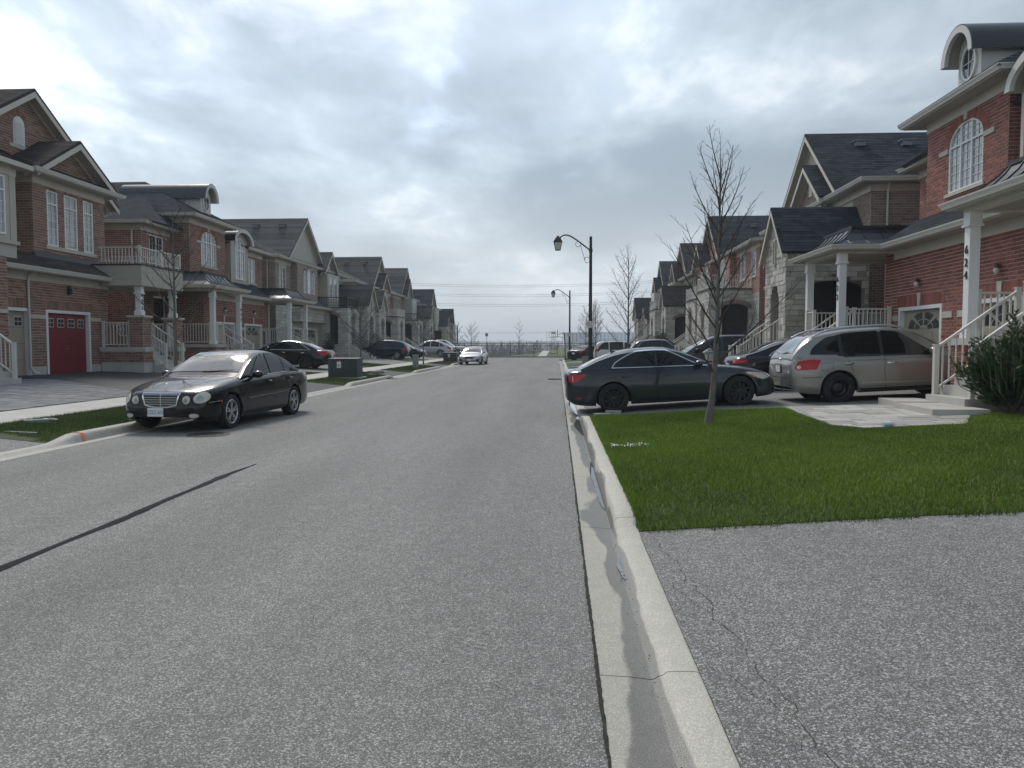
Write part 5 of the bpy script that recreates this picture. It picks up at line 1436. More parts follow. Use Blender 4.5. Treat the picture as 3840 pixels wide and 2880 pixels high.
class Car:
    def __init__(s, P):
        s.P = P; L, W, H = P['L'], P['W'], P['H']
        kind = P['kind']; sx = L/4.8; sz = H/1.45
        s.wb, s.fo, s.tr = P['wb'], P['fo'], P.get('tr', .33)
        s.xc = s.fo + s.wb/2
        D = PROF[kind]
        def S(k): return [(a*sx, b*(sz if k != 'hw' else 1)) for a, b in P.get(k, D[k])]
        s.deck = S('deck'); s.sh = S('sh'); s.low = S('low'); s.hw = [(a, b*W/1.82) for a, b in [(q[0]*sx, q[1]) for q in P.get('hw', D['hw'])]]
        s.cab = S('cab'); s.W = W; s.H = H; s.L = L
        s.tumble = P.get('tumble', D.get('tumble', .42)); s.kind = kind
        s.build_body()
    def f(s, tab, x): return interp([q[0] for q in tab], [q[1] for q in tab], x)
    def X(s, st): return s.xc - st
    def arch(s, st):
        Ra = s.tr + s.P.get('gap', .055); z = -1
        for sc_ in (s.fo, s.fo+s.wb):
            d = st-sc_
            if abs(d) < Ra: z = max(z, s.tr - .01 + math.sqrt(Ra*Ra-d*d))
        return z
    def ring(s, st):
        w = s.f(s.hw, st); zl = s.f(s.low, st); zs = s.f(s.sh, st); zd = max(s.f(s.deck, st), zs+.004)
        T = [(0,.93),(.07,.975),(.22,.995),(.45,1.0),(.62,.997),(.80,.985),(.93,.968),(1.0,.945)]
        def ys(z):
            t = (z-zl)/max(zs-zl,.01); t = max(0,min(1,t))
            return w*interp([q[0] for q in T],[q[1] for q in T],t)
        ze = min(max(zl, s.arch(st)), zs-.03)
        half = [(ys(ze)-.10, ze+.012)]
        for t in (0,.07,.22,.45,.62,.80,.93,1.0):
            z = lerp(ze,zs,t); half.append((ys(z), z))
        w6 = ys(zs)
        for a, b in ((.955,.30),(.87,.58),(.72,.80),(.45,.95),(.0,1.0)): half.append((w6*a, lerp(zs,zd,b)))
        return half
    def cabring(s, st):
        zs = s.f(s.sh, st); zt = s.f(s.cab, st); zb = zs-.06
        w = s.f(s.hw, st)*.945 - .012
        hgt = max(zt-zb, .005); k = min(1, hgt/.35)
        wr = w - max(0, hgt-.06)*s.tumble
        half = [(w, zb), (lerp(w,wr,.30)+.004, lerp(zb,zt,.30)), (lerp(w,wr,.62)+.008, lerp(zb,zt,.62)), (lerp(w,wr,.85), lerp(zb,zt,.86)), (wr-.015*k, zt-.055*k), (wr-.07*k, zt-.028*k), (wr*.6, zt-.010*k), (wr*.3, zt-.003*k), (0, zt)]
        return half
    def build_body(s):
        st = set(np.linspace(0.0, s.L, 34).round(4).tolist()) | {.02,.05,.09,.15,s.L-.02,s.L-.05,s.L-.10,s.L-.16}
        Ra = s.tr + s.P.get('gap', .055)
        for c in (s.fo, s.fo+s.wb):
            for k in range(0, 17): st.add(round(c + Ra*.9995*math.cos(PI*k/16), 4))
            st.add(round(c-Ra-.004,4)); st.add(round(c+Ra+.004,4))
        st = sorted(q for q in st if 0 <= q <= s.L)
        def full(h_, x): return [(x,-y,z) for y,z in h_] + [(x,y,z) for y,z in h_[::-1][1:]]
        m = MB(); rings = [full(s.ring(q), s.X(q)) for q in st]
        m.loft(rings, False, True)
        c0, c1 = s.cab[0][0], s.cab[-1][0]
        cs_ = sorted(set(np.linspace(c0, c1, 44).round(4).tolist()))
        m.loft([full(s.cabring(q), s.X(q)) for q in cs_], False, True)
        s.mb = m
        s.tree = BVHTree.FromPolygons([Vector(v) for v in m.v], m.f)
    # ---- projection of flat outlines on the body
    def hit(s, view, a, b):
        """view 'L'/'R' side (a = station, b = z); 'F'/'B' (a = y, b = z); 'T' (a = station, b = y)"""
        if view in 'LR':
            sg = 1 if view == 'L' else -1; o = Vector((s.X(a), sg*3, b)); d = Vector((0,-sg,0))
        elif view in 'FB':
            sg = 1 if view == 'F' else -1; o = Vector((sg*6, a, b)); d = Vector((-sg,0,0))
        else: o = Vector((s.X(a), b, 4)); d = Vector((0,0,-1))
        p, n, i, t = s.tree.ray_cast(o, d)
        if p is None: return None, None
        if n.dot(d) > 0: n = -n
        return p, n
    def patch(s, name, view, poly, material, off=.004, grid=.07, parent=None, smooth=60):
        V = [Vector(p) for p in poly]; n = len(V)
        # densify the border
        B = []
        for a, b in zip(V, V[1:]+V[:1]):
            k = max(1, int((b-a).length/grid))
            for i in range(k): B.append(a.lerp(b, i/k))
        nb = len(B)
        x0 = min(p.x for p in V); x1 = max(p.x for p in V); y0 = min(p.y for p in V); y1 = max(p.y for p in V)
        I = []
        def inside(p):
            c = False
            for a, b in zip(V, V[1:]+V[:1]):
                if (a.y > p.y) != (b.y > p.y) and p.x < (b.x-a.x)*(p.y-a.y)/(b.y-a.y)+a.x: c = not c
            return c
        gx = x0+grid/2
        while gx < x1:
            gy = y0+grid/2
            while gy < y1:
                q = Vector((gx,gy))
                if inside(q) and min((q-b).length for b in B) > grid*.45: I.append(q)
                gy += grid
            gx += grid
        vs, es, fs, *_ = delaunay_2d_cdt(B+I, [(i,(i+1)%nb) for i in range(nb)], [], 1, 1e-5)
        m = MB(); pts = []; bad = set()
        for i, v in enumerate(vs):
            p, nn = s.hit(view, v.x, v.y)
            if p is None: bad.add(i); pts.append((0,0,0))
            else: pts.append(tuple(p+nn*off))
        fs = [f for f in fs if not any(i in bad for i in f)]
        if not fs: return None
        m.add(pts, fs)
        o = m.build(name, material, parent or s.root, smooth=smooth)
        return o
    def line(s, name, view, pts, width, material, off=.006, parent=None, closed=False, step=.05):
        V = [Vector(p) for p in pts]
        if closed: V.append(V[0])
        D = []
        for a, b in zip(V, V[1:]):
            k = max(1, int((b-a).length/step))
            for i in range(k): D.append(a.lerp(b,i/k))
        D.append(V[-1])
        m = MB(); prev = None
        for i, p in enumerate(D):
            t = (D[min(i+1,len(D)-1)]-D[max(i-1,0)]); 
            if closed and i in (0, len(D)-1): t = D[1]-D[-2]
            if t.length < 1e-9: continue
            t.normalize(); nrm = Vector((-t.y,t.x))*width/2
            a, na = s.hit(view, *(p+nrm)); b, nb_ = s.hit(view, *(p-nrm))
            if a is None or b is None: prev = None; continue
            cur = (a+na*off, b+nb_*off)
            if prev: m.poly([prev[0],prev[1],cur[1],cur[0]])
            prev = cur
        if not m.f: return None
        return m.build(name, material, parent or s.root, smooth=70)
    def dlo(s, a0, a1, nose=0, tail=0, top=.085, bot=.035, k=14, tailp=.55, nosep=.9):
        """outline of a side window between stations"""
        T = []; B = []
        for i in range(k+1):
            st = lerp(a0,a1,i/k); zb = s.f(s.sh,st)+bot; zt = s.f(s.cab,st)-top
            g = 1.0
            if tail and st > a1-tail: g = min(g, max(0,(a1-st)/tail)**tailp)
            if nose and st < a0+nose: g = min(g, max(0,(st-a0)/nose)**nosep)
            zt = zb + max(.004, (zt-zb)*g)
            T.append((st,zt)); B.append((st,zb))
        return B + T[::-1]
    def wheel(s, x, y, sg, style, parent):
        r, w = s.tr, s.P.get('tw', .215)
        wo = empty('wheel', (x, y, r)); wo.parent = parent
        m = MB(); rr = r*(.70 if style != 'steel' else .62)
        m.lathe([(rr,-w*.42),(r*.90,-w*.5),(r*.975,-w*.44),(r,-w*.30),(r,w*.30),(r*.975,w*.44),(r*.90,w*.5),(rr,w*.42)], axis='y', n=36); m.lathe([(rr,-sg*w*.40),(.001,-sg*w*.38)], axis='y', n=24); m.build('tyre','rubber',wo,smooth=50)
        rm = {'alloy':'rim_silver','black':'rim_black','steel':'rim_black','dark':'rim_black'}[style]; o_ = sg*w
        m = MB(); m.lathe([(rr*1.015,o_*.42),(rr*.96,o_*.46),(rr*.90,o_*.40),(rr*.88,o_*.05),(rr*.86,-o_*.3)], axis='y', n=32)
        if style == 'steel':
            m.lathe([(rr*.88,o_*.25),(rr*.74,o_*.34),(rr*.55,o_*.22),(rr*.40,o_*.34),(rr*.2,o_*.36),(.001,o_*.36)], axis='y', n=32)
            for k in range(5):
                t = 2*PI*k/5; m.cyl((.05*math.cos(t),o_*.34,.05*math.sin(t)),(.05*math.cos(t),o_*.42,.05*math.sin(t)),.011,n=6)
        ro = m.build('rim', rm, wo, smooth=40)
        if style == 'steel':
            for k in range(16):
                t = 2*PI*k/16; c = (rr*.70*math.cos(t), o_*.335, rr*.70*math.sin(t)); q = MB(); q.lathe([(.016,0),(.0001,sg*.004)], c, 'y', n=8); q.build('vent_hole', 'seam_black', ro)
        if style != 'steel':
            ns = s.P.get('spokes', 5)
            for k in range(ns):
                t = 2*PI*k/ns + .3; q = MB()
                dbl = (-.17,.17) if s.P.get('dbl') else (0,)
                for dt in dbl:
                    c, d = math.cos(t+dt), math.sin(t+dt); n_ = Vector((-d,0,c))
                    wd = rr*s.P.get('sw', .07 if s.P.get('dbl') else .13)
                    a = Vector((c*rr*.14,o_*.36,d*rr*.14)); b = Vector((c*rr*.95,o_*.43,d*rr*.95))
                    q.loft([[a+n_*wd*1.1+Vector((0,o_*.05,0)), a-n_*wd*1.1+Vector((0,o_*.05,0)), a-n_*wd*1.1-Vector((0,o_*.2,0)), a+n_*wd*1.1-Vector((0,o_*.2,0))],
                            [b+n_*wd, b-n_*wd, b-n_*wd-Vector((0,o_*.18,0)), b+n_*wd-Vector((0,o_*.18,0))]])
                q.build('spoke', rm, ro)
            q = MB(); q.lathe([(rr*.22,o_*.2),(rr*.21,o_*.43),(rr*.13,o_*.46),(.0005,o_*.46)], axis='y', n=16); q.build('hub_cap', rm if style != 'alloy' else 'chrome', ro, smooth=40)
        q = MB(); q.lathe([(rr*.80,o_*.02),(rr*.80,o_*.06),(.001,o_*.06)], axis='y', n=24); q.build('brake_disc','black_plastic',wo,smooth=40)
        return wo
    def box(s, name, c, sz, material, parent=None, rot=None):
        m = MB(); x,y,z = c; a,b,d = sz[0]/2,sz[1]/2,sz[2]/2; e = min(a,b,d)*.35
        R_ = [[(x-a,y-b+e,z-d+e),(x-a,y+b-e,z-d+e),(x-a,y+b-e,z+d-e),(x-a,y-b+e,z+d-e)],[(x-a+e,y-b,z-d),(x-a+e,y+b,z-d),(x-a+e,y+b,z+d),(x-a+e,y-b,z+d)],[(x+a-e,y-b,z-d),(x+a-e,y+b,z-d),(x+a-e,y+b,z+d),(x+a-e,y-b,z+d)],[(x+a,y-b+e,z-d+e),(x+a,y+b-e,z-d+e),(x+a,y+b-e,z+d-e),(x+a,y-b+e,z+d-e)]]
        m.loft(R_); return m.build(name, material, parent or s.root, smooth=60)
    def plate(s, view, z, text=None, y=0.0, w=.30, hgt=.152, blue=True, drop=.006):
        p, n = s.hit(view, y, z)
        if p is None: return
        sg = 1 if view == 'F' else -1
        x = p.x + sg*.016
        m = MB(); m.box((x-.004,y-w/2,z-hgt/2),(x+.004,y+w/2,z+hgt/2)); po = m.build('licence_plate','plate_white',s.root)
        if text: text_obj('plate_lettering', text, .092, MATS['plate_blue'], po, (x+sg*.0045, y, z-.004), (R(90),0,R(90) if view == 'F' else R(-90)), .0008, sx=.74)
        return po
    def make(s, name, label, cat, loc, heading, pitch=0.0, group='parked cars and trucks', roll=0.0):
        P = s.P; s.root = empty(name, loc, 0, label, cat, group); s.root.rotation_euler = (roll, -pitch, heading)
        s.body = s.mb.build('body', P['paint'], s.root, smooth=38)
        sub = 'black_plastic'
        m = MB(); zl = min(q[1] for q in s.low)
        m.box((s.X(s.L-.45),-s.W*.36,zl+.05),(s.X(.4),s.W*.36,zl+.30))
        for st in (s.fo, s.fo+s.wb): m.box((s.X(st)-s.tr-.05,-s.W*.30,s.tr*.9),(s.X(st)+s.tr+.05,s.W*.30,s.tr*1.9))
        m.build('underbody', sub, s.root)
        for st in (s.fo, s.fo+s.wb):
            for sg in (1,-1):
                q = MB(); Ra = s.tr+.08; cx_, y0_, y1_ = s.X(st), sg*(s.W/2-.07), sg*(s.W/2-.34)
                A_ = [PI*(k/14)*1.10-.05*PI for k in range(15)]; arc_ = [(cx_+Ra*math.cos(t), s.tr-.01+Ra*math.sin(t)) for t in A_]
                q.loft([[(x,y0_,z) for x,z in arc_],[(x,y1_,z) for x,z in arc_]], False, False); q.poly([(x,y1_,z) for x,z in arc_]); q.build('wheel_well','seam_black',s.root,smooth=40)
                s.wheel(s.X(st), sg*(s.W/2 - P.get('tw',.215)/2 - P.get('wi',.02)), sg, P.get('wheel','alloy'), s.root)
        return s
    # ---- standard dressing
    def dress(s, wins, ws=None, rw=None, seams=(), handles=(), mirror=None, chrome=False, glassm='car_glass', hm=None, pillars=None):
        for v in 'LR':
            for w in wins:
                poly = s.dlo(*w[0], **w[1]) if isinstance(w[0], (tuple, list)) and len(w) == 2 and isinstance(w[1], dict) else w
                s.patch('side_window', v, poly, glassm, .011, .045)
            if pillars:
                for p in pillars: s.patch('window_pillar', v, p, 'black_plastic', .007, .05)
            for q in seams: s.line('door_gap', v, q, .009, 'seam_black', .0025, step=.06)
            for (st, z) in handles:
                p, n = s.hit(v, st, z)
                if p is not None: s.box('door_handle', (p.x, p.y+(.018 if v == 'L' else -.018), p.z), (.20,.035,.034), hm or P_paint(s))
            if chrome:
                for c in chrome: s.line('window_trim', v, c, .018, 'chrome', .014, closed=True, step=.04)
        if ws:
            z0, z1, y0, y1 = ws; K = 6
            poly = [(lerp(-y0,y0,i/K), z0-.018*(1-(2*i/K-1)**2)*-1) for i in range(K+1)] + [(lerp(y1,-y1,i/K), z1+.02*(1-(2*i/K-1)**2)) for i in range(K+1)]
            s.patch('windscreen', 'F', poly, 'windscreen_glass', .008, .05)
        if rw:
            z0, z1, y0, y1 = rw; K = 6
            poly = [(lerp(-y0,y0,i/K), z0) for i in range(K+1)] + [(lerp(y1,-y1,i/K), z1+.012*(1-(2*i/K-1)**2)) for i in range(K+1)]
            s.patch('rear_window', 'B', poly, 'windscreen_glass' if s.P.get('bright_rw') else 'car_glass', .008, .05)
        if mirror:
            st, z = mirror
            for sg in (1,-1):
                x = s.X(st); y = sg*(s.f(s.hw,st)+.06)
                m = MB(); K = 12
                rings = []
                for t, k in ((-.055,.55),(-.03,.9),(.02,1.0),(.075,.82),(.11,.35)):
                    rings.append([(x+t, y+.115*k*math.cos(2*PI*j/K), z+.075*k*math.sin(2*PI*j/K)) for j in range(K)])
                m.loft(rings); mo = m.build('wing_mirror', s.P.get('mirror_m', s.P['paint']), s.root, smooth=60)
                q = MB(); q.bar((x+.02,y-sg*.08,z-.04),(x+.03,y-sg*.19,z-.07),.06,.05); q.build('mirror_arm','black_plastic',mo)
def P_paint(s): return s.P['paint']
# side profiles, authored for a 4.8 m long, 1.45 m high car; stations run from the front bumper backwards
PROF = {
 'sedan': dict(deck=[(0,.60),(.06,.67),(.2,.735),(.6,.84),(1.1,.92),(1.5,.965),(3.9,1.02),(4.3,1.035),(4.62,1.02),(4.74,.985),(4.8,.90)],
   sh=[(0,.52),(.1,.62),(.4,.74),(1.0,.83),(1.6,.885),(3.0,.925),(4.0,.945),(4.5,.935),(4.72,.88),(4.8,.78)],
   low=[(0,.27),(.12,.215),(.5,.19),(4.2,.20),(4.6,.24),(4.8,.36)],
   hw=[(0,.60),(.05,.68),(.15,.765),(.35,.845),(.7,.89),(1.2,.905),(3.6,.905),(4.2,.885),(4.55,.835),(4.72,.77),(4.8,.66)],
   cab=[(1.32,.93),(1.50,1.03),(1.9,1.255),(2.15,1.362),(2.45,1.425),(2.8,1.45),(3.2,1.428),(3.6,1.34),(3.95,1.195),(4.28,1.02)]),
 'suv': dict(deck=[(0,.56),(.06,.64),(.2,.70),(.55,.79),(1.0,.85),(1.3,.885),(3.9,.93),(4.5,.95),(4.7,.93),(4.8,.80)],
   sh=[(0,.48),(.1,.58),(.4,.69),(1.0,.78),(1.6,.815),(3.0,.845),(4.0,.875),(4.6,.90),(4.74,.86),(4.8,.74)],
   low=[(0,.27),(.15,.22),(.6,.20),(4.2,.215),(4.6,.26),(4.8,.36)],
   hw=[(0,.60),(.05,.69),(.15,.775),(.35,.85),(.7,.89),(1.2,.905),(3.7,.905),(4.3,.89),(4.6,.85),(4.74,.80),(4.8,.70)],
   cab=[(1.12,.86),(1.35,.985),(1.75,1.19),(2.05,1.32),(2.4,1.41),(2.9,1.45),(3.5,1.438),(4.0,1.395),(4.30,1.325),(4.5,1.19),(4.66,1.02),(4.74,.92)], tumble=.34),
 'van': dict(deck=[(0,.52),(.08,.62),(.3,.70),(.8,.77),(1.1,.80),(4.0,.85),(4.7,.86),(4.8,.72)],
   sh=[(0,.46),(.1,.56),(.4,.66),(1.0,.73),(1.6,.755),(4.0,.80),(4.6,.82),(4.76,.78),(4.8,.66)],
   low=[(0,.24),(.15,.19),(.6,.17),(4.2,.18),(4.6,.21),(4.8,.30)],
   hw=[(0,.62),(.05,.70),(.15,.785),(.35,.855),(.7,.89),(1.2,.905),(3.9,.905),(4.5,.89),(4.7,.86),(4.8,.76)],
   cab=[(.95,.78),(1.2,.92),(1.6,1.16),(1.9,1.30),(2.3,1.40),(2.9,1.45),(3.8,1.44),(4.3,1.405),(4.52,1.33),(4.66,1.12),(4.76,.86)], tumble=.30),
}
PROF['coupe_suv'] = dict(PROF['suv']); PROF['coupe_suv']['cab'] = [(1.12,.86),(1.35,.985),(1.75,1.19),(2.05,1.32),(2.4,1.42),(2.8,1.45),(3.3,1.41),(3.8,1.30),(4.2,1.15),(4.5,1.02),(4.68,.92)]
PROF['pickup'] = dict(deck=[(0,.62),(.05,.76),(.2,.83),(.9,.87),(1.3,.88),(3.0,.86),(3.2,.86),(4.75,.86),(4.8,.80)],
   sh=[(0,.55),(.05,.70),(.3,.78),(1.0,.80),(3.0,.82),(4.75,.82),(4.8,.76)], low=[(0,.33),(.2,.28),(.6,.26),(4.8,.30)],
   hw=[(0,.76),(.05,.82),(.2,.88),(.6,.905),(4.6,.905),(4.8,.88)],
   cab=[(1.22,.83),(1.45,.99),(1.8,1.26),(2.0,1.38),(2.25,1.44),(2.6,1.45),(2.95,1.43),(3.05,1.38),(3.12,1.2),(3.18,.85)], tumble=.28)

def ell(cx, cz, rx, rz, n=18, tilt=0.0):
    return [(cx+rx*math.cos(2*PI*k/n)*math.cos(tilt)-rz*math.sin(2*PI*k/n)*math.sin(tilt), cz+rx*math.cos(2*PI*k/n)*math.sin(tilt)+rz*math.sin(2*PI*k/n)*math.cos(tilt)) for k in range(n)]
def mir(poly): return [(-a, b) for a, b in poly][::-1]

# --- black executive sedan at the left kerb, facing the camera
def car_kerb_sedan():
    c = Car(dict(kind='sedan', L=4.82, W=1.82, H=1.47, wb=2.854, fo=.86, tr=.325, paint='paint_black', wheel='alloy', spokes=5, dbl=True, wi=.015,
        deck=[(0,.66),(.05,.715),(.2,.765),(.6,.86),(1.1,.935),(1.5,.975),(3.9,1.0),(4.3,1.0),(4.62,.975),(4.74,.94),(4.8,.86)],
        cab=[(1.32,.93),(1.50,1.03),(1.9,1.255),(2.15,1.362),(2.45,1.425),(2.8,1.45),(3.15,1.42),(3.5,1.33),(3.82,1.17),(4.12,.99)]))
    c.make('parked_sedan', 'black four-door sedan with twin oval headlights parked at the kerb facing the camera', 'car', (-6.84, 15.28, 0.0), R(-90-3.6))
    s = c
    k = 1.0
    f_win = ((1.62,2.60),dict(nose=.78,nosep=.80,top=.075)); r_win = ((2.68,3.34),dict(top=.075)); q_win = ((3.37,3.72),dict(tail=.36,tailp=.7,top=.078))
    c.dress([f_win, r_win, q_win], ws=(1.03,1.395,.70,.545), rw=(1.05,1.33,.60,.50),
        seams=[[(1.42,.30),(1.40,.6),(1.50,.86)], [(2.64,.24),(2.66,.6),(2.62,.92),(2.60,1.30)], [(3.30,.28),(3.56,.62),(3.66,.95)], [(1.42,.27),(3.3,.27)]],
        handles=[(2.42,.83),(3.48,.845)], mirror=(1.78,.985))
    for v in 'LR':
        s.line('side_moulding', v, [(1.15+.33,.52),(3.35,.56)], .028, 'black_plastic', .008); s.line('moulding_trim', v, [(1.48,.536),(3.35,.576)], .008, 'chrome', .012)
        s.line('bumper_trim', v, [(.20,.54),(.46,.555)], .012, 'chrome', .006); s.line('side_marker', v, [(.47,.548),(.62,.552)], .03, 'lamp_amber', .008)
        s.line('window_trim', v, [(1.66,.93),(2.4,.955),(3.2,.975),(3.7,.985)], .012, 'chrome', .014)
    # grille with chrome surround and slats
    g = [(-.35,.705),(.35,.705),(.29,.50),(.13,.465),(-.13,.465),(-.29,.50)]
    go = s.patch('grille', 'F', g, 'black_plastic', .004, .05); s.line('grille_surround', 'F', g, .026, 'chrome', .016, closed=True, parent=go)
    for i in range(5):
        z = .515+i*.040; w = lerp(.28,.335,i/4)
        s.line('grille_slat', 'F', [(-w,z),(w,z)], .012, 'rim_silver', .014, parent=go)
    s.line('grille_slat', 'F', [(0,.48),(0,.70)], .012, 'chrome', .017, parent=go)
    # bonnet star
    p, n = s.hit('T', .16, 0); m = MB(); cc = Vector((p.x,0,p.z+.075))
    m.tube([cc+Vector((0,.038*math.cos(2*PI*i/16),.038*math.sin(2*PI*i/16))) for i in range(17)], .0035, 5, False)
    for i in range(3): t = PI/2+2*PI*i/3; m.cyl(cc, cc+Vector((0,.037*math.cos(t),.037*math.sin(t))), .004, .002, 5)
    m.cyl(cc+Vector((0,0,-.08)), cc+Vector((0,0,-.036)), .008, .004, 6); m.build('hood_ornament','chrome',s.root,smooth=40)
    for sg in (1,-1):
        big = ell(.690,.625,.105,.092,20,.45); sm = ell(.475,.590,.068,.070,16,.2)
        if sg < 0: big, sm = mir(big), mir(sm)
        for e, cx, cz in ((big,.690,.625),(sm,.475,.590)):
            ho = s.patch('headlight', 'F', e, 'lamp_yellowed', .012, .04)
            if ho:
                s.line('headlight_rim','F',e,.012,'black_plastic',.006,closed=True,parent=ho)
                s.patch('reflector','F',ell(sg*(cx-.01),cz-.01,.045 if cx > .5 else .035,.045 if cx > .5 else .035,12),'lens_bowl',.016,.03,parent=ho)
        s.patch('fog_lamp','F',ell(sg*.60,.315,.075,.038,14),'lamp_clear',.010,.04); s.line('fog_lamp_rim','F',ell(sg*.60,.315,.088,.05,14),.012,'black_plastic',.008,closed=True)
        s.line('bumper_crease','F',[(sg*.36,.45),(sg*.42,.40),(sg*.50,.27)],.014,'seam_black',.003)
        s.line('bonnet_gap','T',[(.22,sg*.30),(.5,sg*.42),(1.0,sg*.62),(1.45,sg*.72)],.008,'seam_black',.0025)
        s.line('bonnet_crease','T',[(.20,sg*.24),(.8,sg*.30),(1.3,sg*.36)],.006,'seam_black',.0012)
        s.line('bumper_gap','F',[(sg*.30,.475),(sg*.5,.50),(sg*.72,.53)],.007,'seam_black',.003)
        t = [(sg*.50,.80),(sg*.74,.80),(sg*.74,.62),(sg*.50,.64)]
        s.patch('tail_light','B',t if sg > 0 else t[::-1],'lamp_red',.008,.05)
    s.patch('lower_grille','F',[(-.34,.225),(.34,.225),(.34,.30),(-.34,.30)],'black_plastic',.003,.06)
    s.plate('F', .375, 'CZCC\u00b7633', -.10); s.plate('B', .62, None)
    for sg in (1,-1):
        s.line('wiper','F',[(sg*.05-.0,1.045),(sg*.05+.50,1.075)],.016,'black_plastic',.016)
car_kerb_sedan()

# --- dark grey sedan in the near driveway
def car_grey_sedan():
    c = Car(dict(kind='sedan', L=4.58, W=1.80, H=1.405, wb=2.73, fo=.84, tr=.335, gap=.05, paint='paint_graphite', wheel='black', spokes=10, sw=.055, wi=.01, bright_rw=True,
        deck=[(0,.58),(.06,.66),(.2,.745),(.6,.865),(1.1,.95),(1.5,.995),(3.9,1.04),(4.3,1.045),(4.62,1.045),(4.74,1.02),(4.8,.93)],
        sh=[(0,.50),(.1,.60),(.4,.745),(1.0,.87),(1.6,.935),(3.0,.975),(4.0,1.0),(4.5,.99),(4.72,.93),(4.8,.82)],
        cab=[(1.34,.95),(1.55,1.05),(1.95,1.26),(2.2,1.37),(2.5,1.435),(2.8,1.45),(3.2,1.44),(3.6,1.385),(4.0,1.26),(4.45,1.06)]))
    # rear wheel at x 1.25, front wheel at 3.95
    c.make('parked_sedan', 'dark grey sedan with black alloy wheels side-on across the near driveway', 'car', (2.60, 17.62, .140), R(1.5), math.atan(.17/2.7))
    s = c
    w1 = s.dlo(1.56,2.56,nose=.84,nosep=.80,top=.088,bot=.05); w2 = s.dlo(2.62,3.50,tail=.50,tailp=.50,top=.088,bot=.05)
    frame = s.dlo(1.46,3.57,nose=.90,nosep=.80,tail=.54,tailp=.47,top=.066,bot=.032,k=30)
    s.dress([w1, w2], ws=(1.0,1.36,.70,.54), rw=(1.05,1.33,.60,.50), pillars=[[(2.53,.96),(2.66,.96),(2.65,1.335),(2.53,1.335)]],
        seams=[[(1.43,.30),(1.40,.6),(1.46,.84),(1.62,.93)], [(2.60,.27),(2.60,.6),(2.57,.95)], [(2.60,.27),(3.05,.30),(3.22,.50),(3.52,.80),(3.62,.98),(3.56,1.06)], [(1.43,.30),(2.60,.27)]],
        handles=[(2.40,.80),(3.28,.80)], mirror=(1.72,.99), chrome=[frame], hm='paint_graphite')
    for v in 'LR':
        s.line('sill_trim', v, [(1.25,.225),(3.1,.225)], .03, 'paint_grey', .006)
        t = [(4.56-.62,.86-.02),(4.56-.05,.90),(4.56-.03,.72),(4.56-.32,.70),(4.56-.52,.80)]
        s.patch('tail_light', v, [(4.12,.885),(4.40,.915),(4.52,.885),(4.53,.745),(4.36,.74),(4.24,.81)], 'lamp_red', .008, .05)
        s.line('tail_light_strip', v, [(4.43,.755),(4.43,.87)], .016, 'lamp_clear', .012)
        s.patch('headlight', v, [(.16,.60),(.30,.70),(.62,.745),(.70,.73),(.50,.62),(.30,.56)], 'lamp_clear', .008, .05); s.patch('turn_lamp', v, [(.40,.60),(.56,.68),(.66,.70),(.52,.62)], 'lamp_amber', .012, .04)
        s.patch('reflector', v, [(4.26,.40),(4.42,.41),(4.40,.35),(4.28,.35)], 'lamp_red_dark', .008, .05)
        s.line('bumper_gap', v, [(4.50,.60),(4.30,.60),(3.93,.56)], .008, 'seam_black', .003); s.line('bumper_gap', v, [(.12,.50),(.40,.55),(.50,.55)], .008, 'seam_black', .003)
    s.patch('grille','F',[(-.36,.56),(.36,.56),(.30,.44),(-.30,.44)],'black_plastic',.005,.06); s.plate('F',.36,None); s.plate('B',.72,None)
    p, n = s.hit('T', 3.45, 0); m = MB(); m.loft([[(p.x-.06,-.012,p.z),(p.x-.06,.012,p.z),(p.x+.10,.012,p.z),(p.x+.10,-.012,p.z)],[(p.x-.07,-.006,p.z+.06),(p.x-.07,.006,p.z+.06),(p.x-.03,.006,p.z+.055),(p.x-.03,-.006,p.z+.055)]]); m.build('roof_antenna','paint_graphite',s.root)
car_grey_sedan()

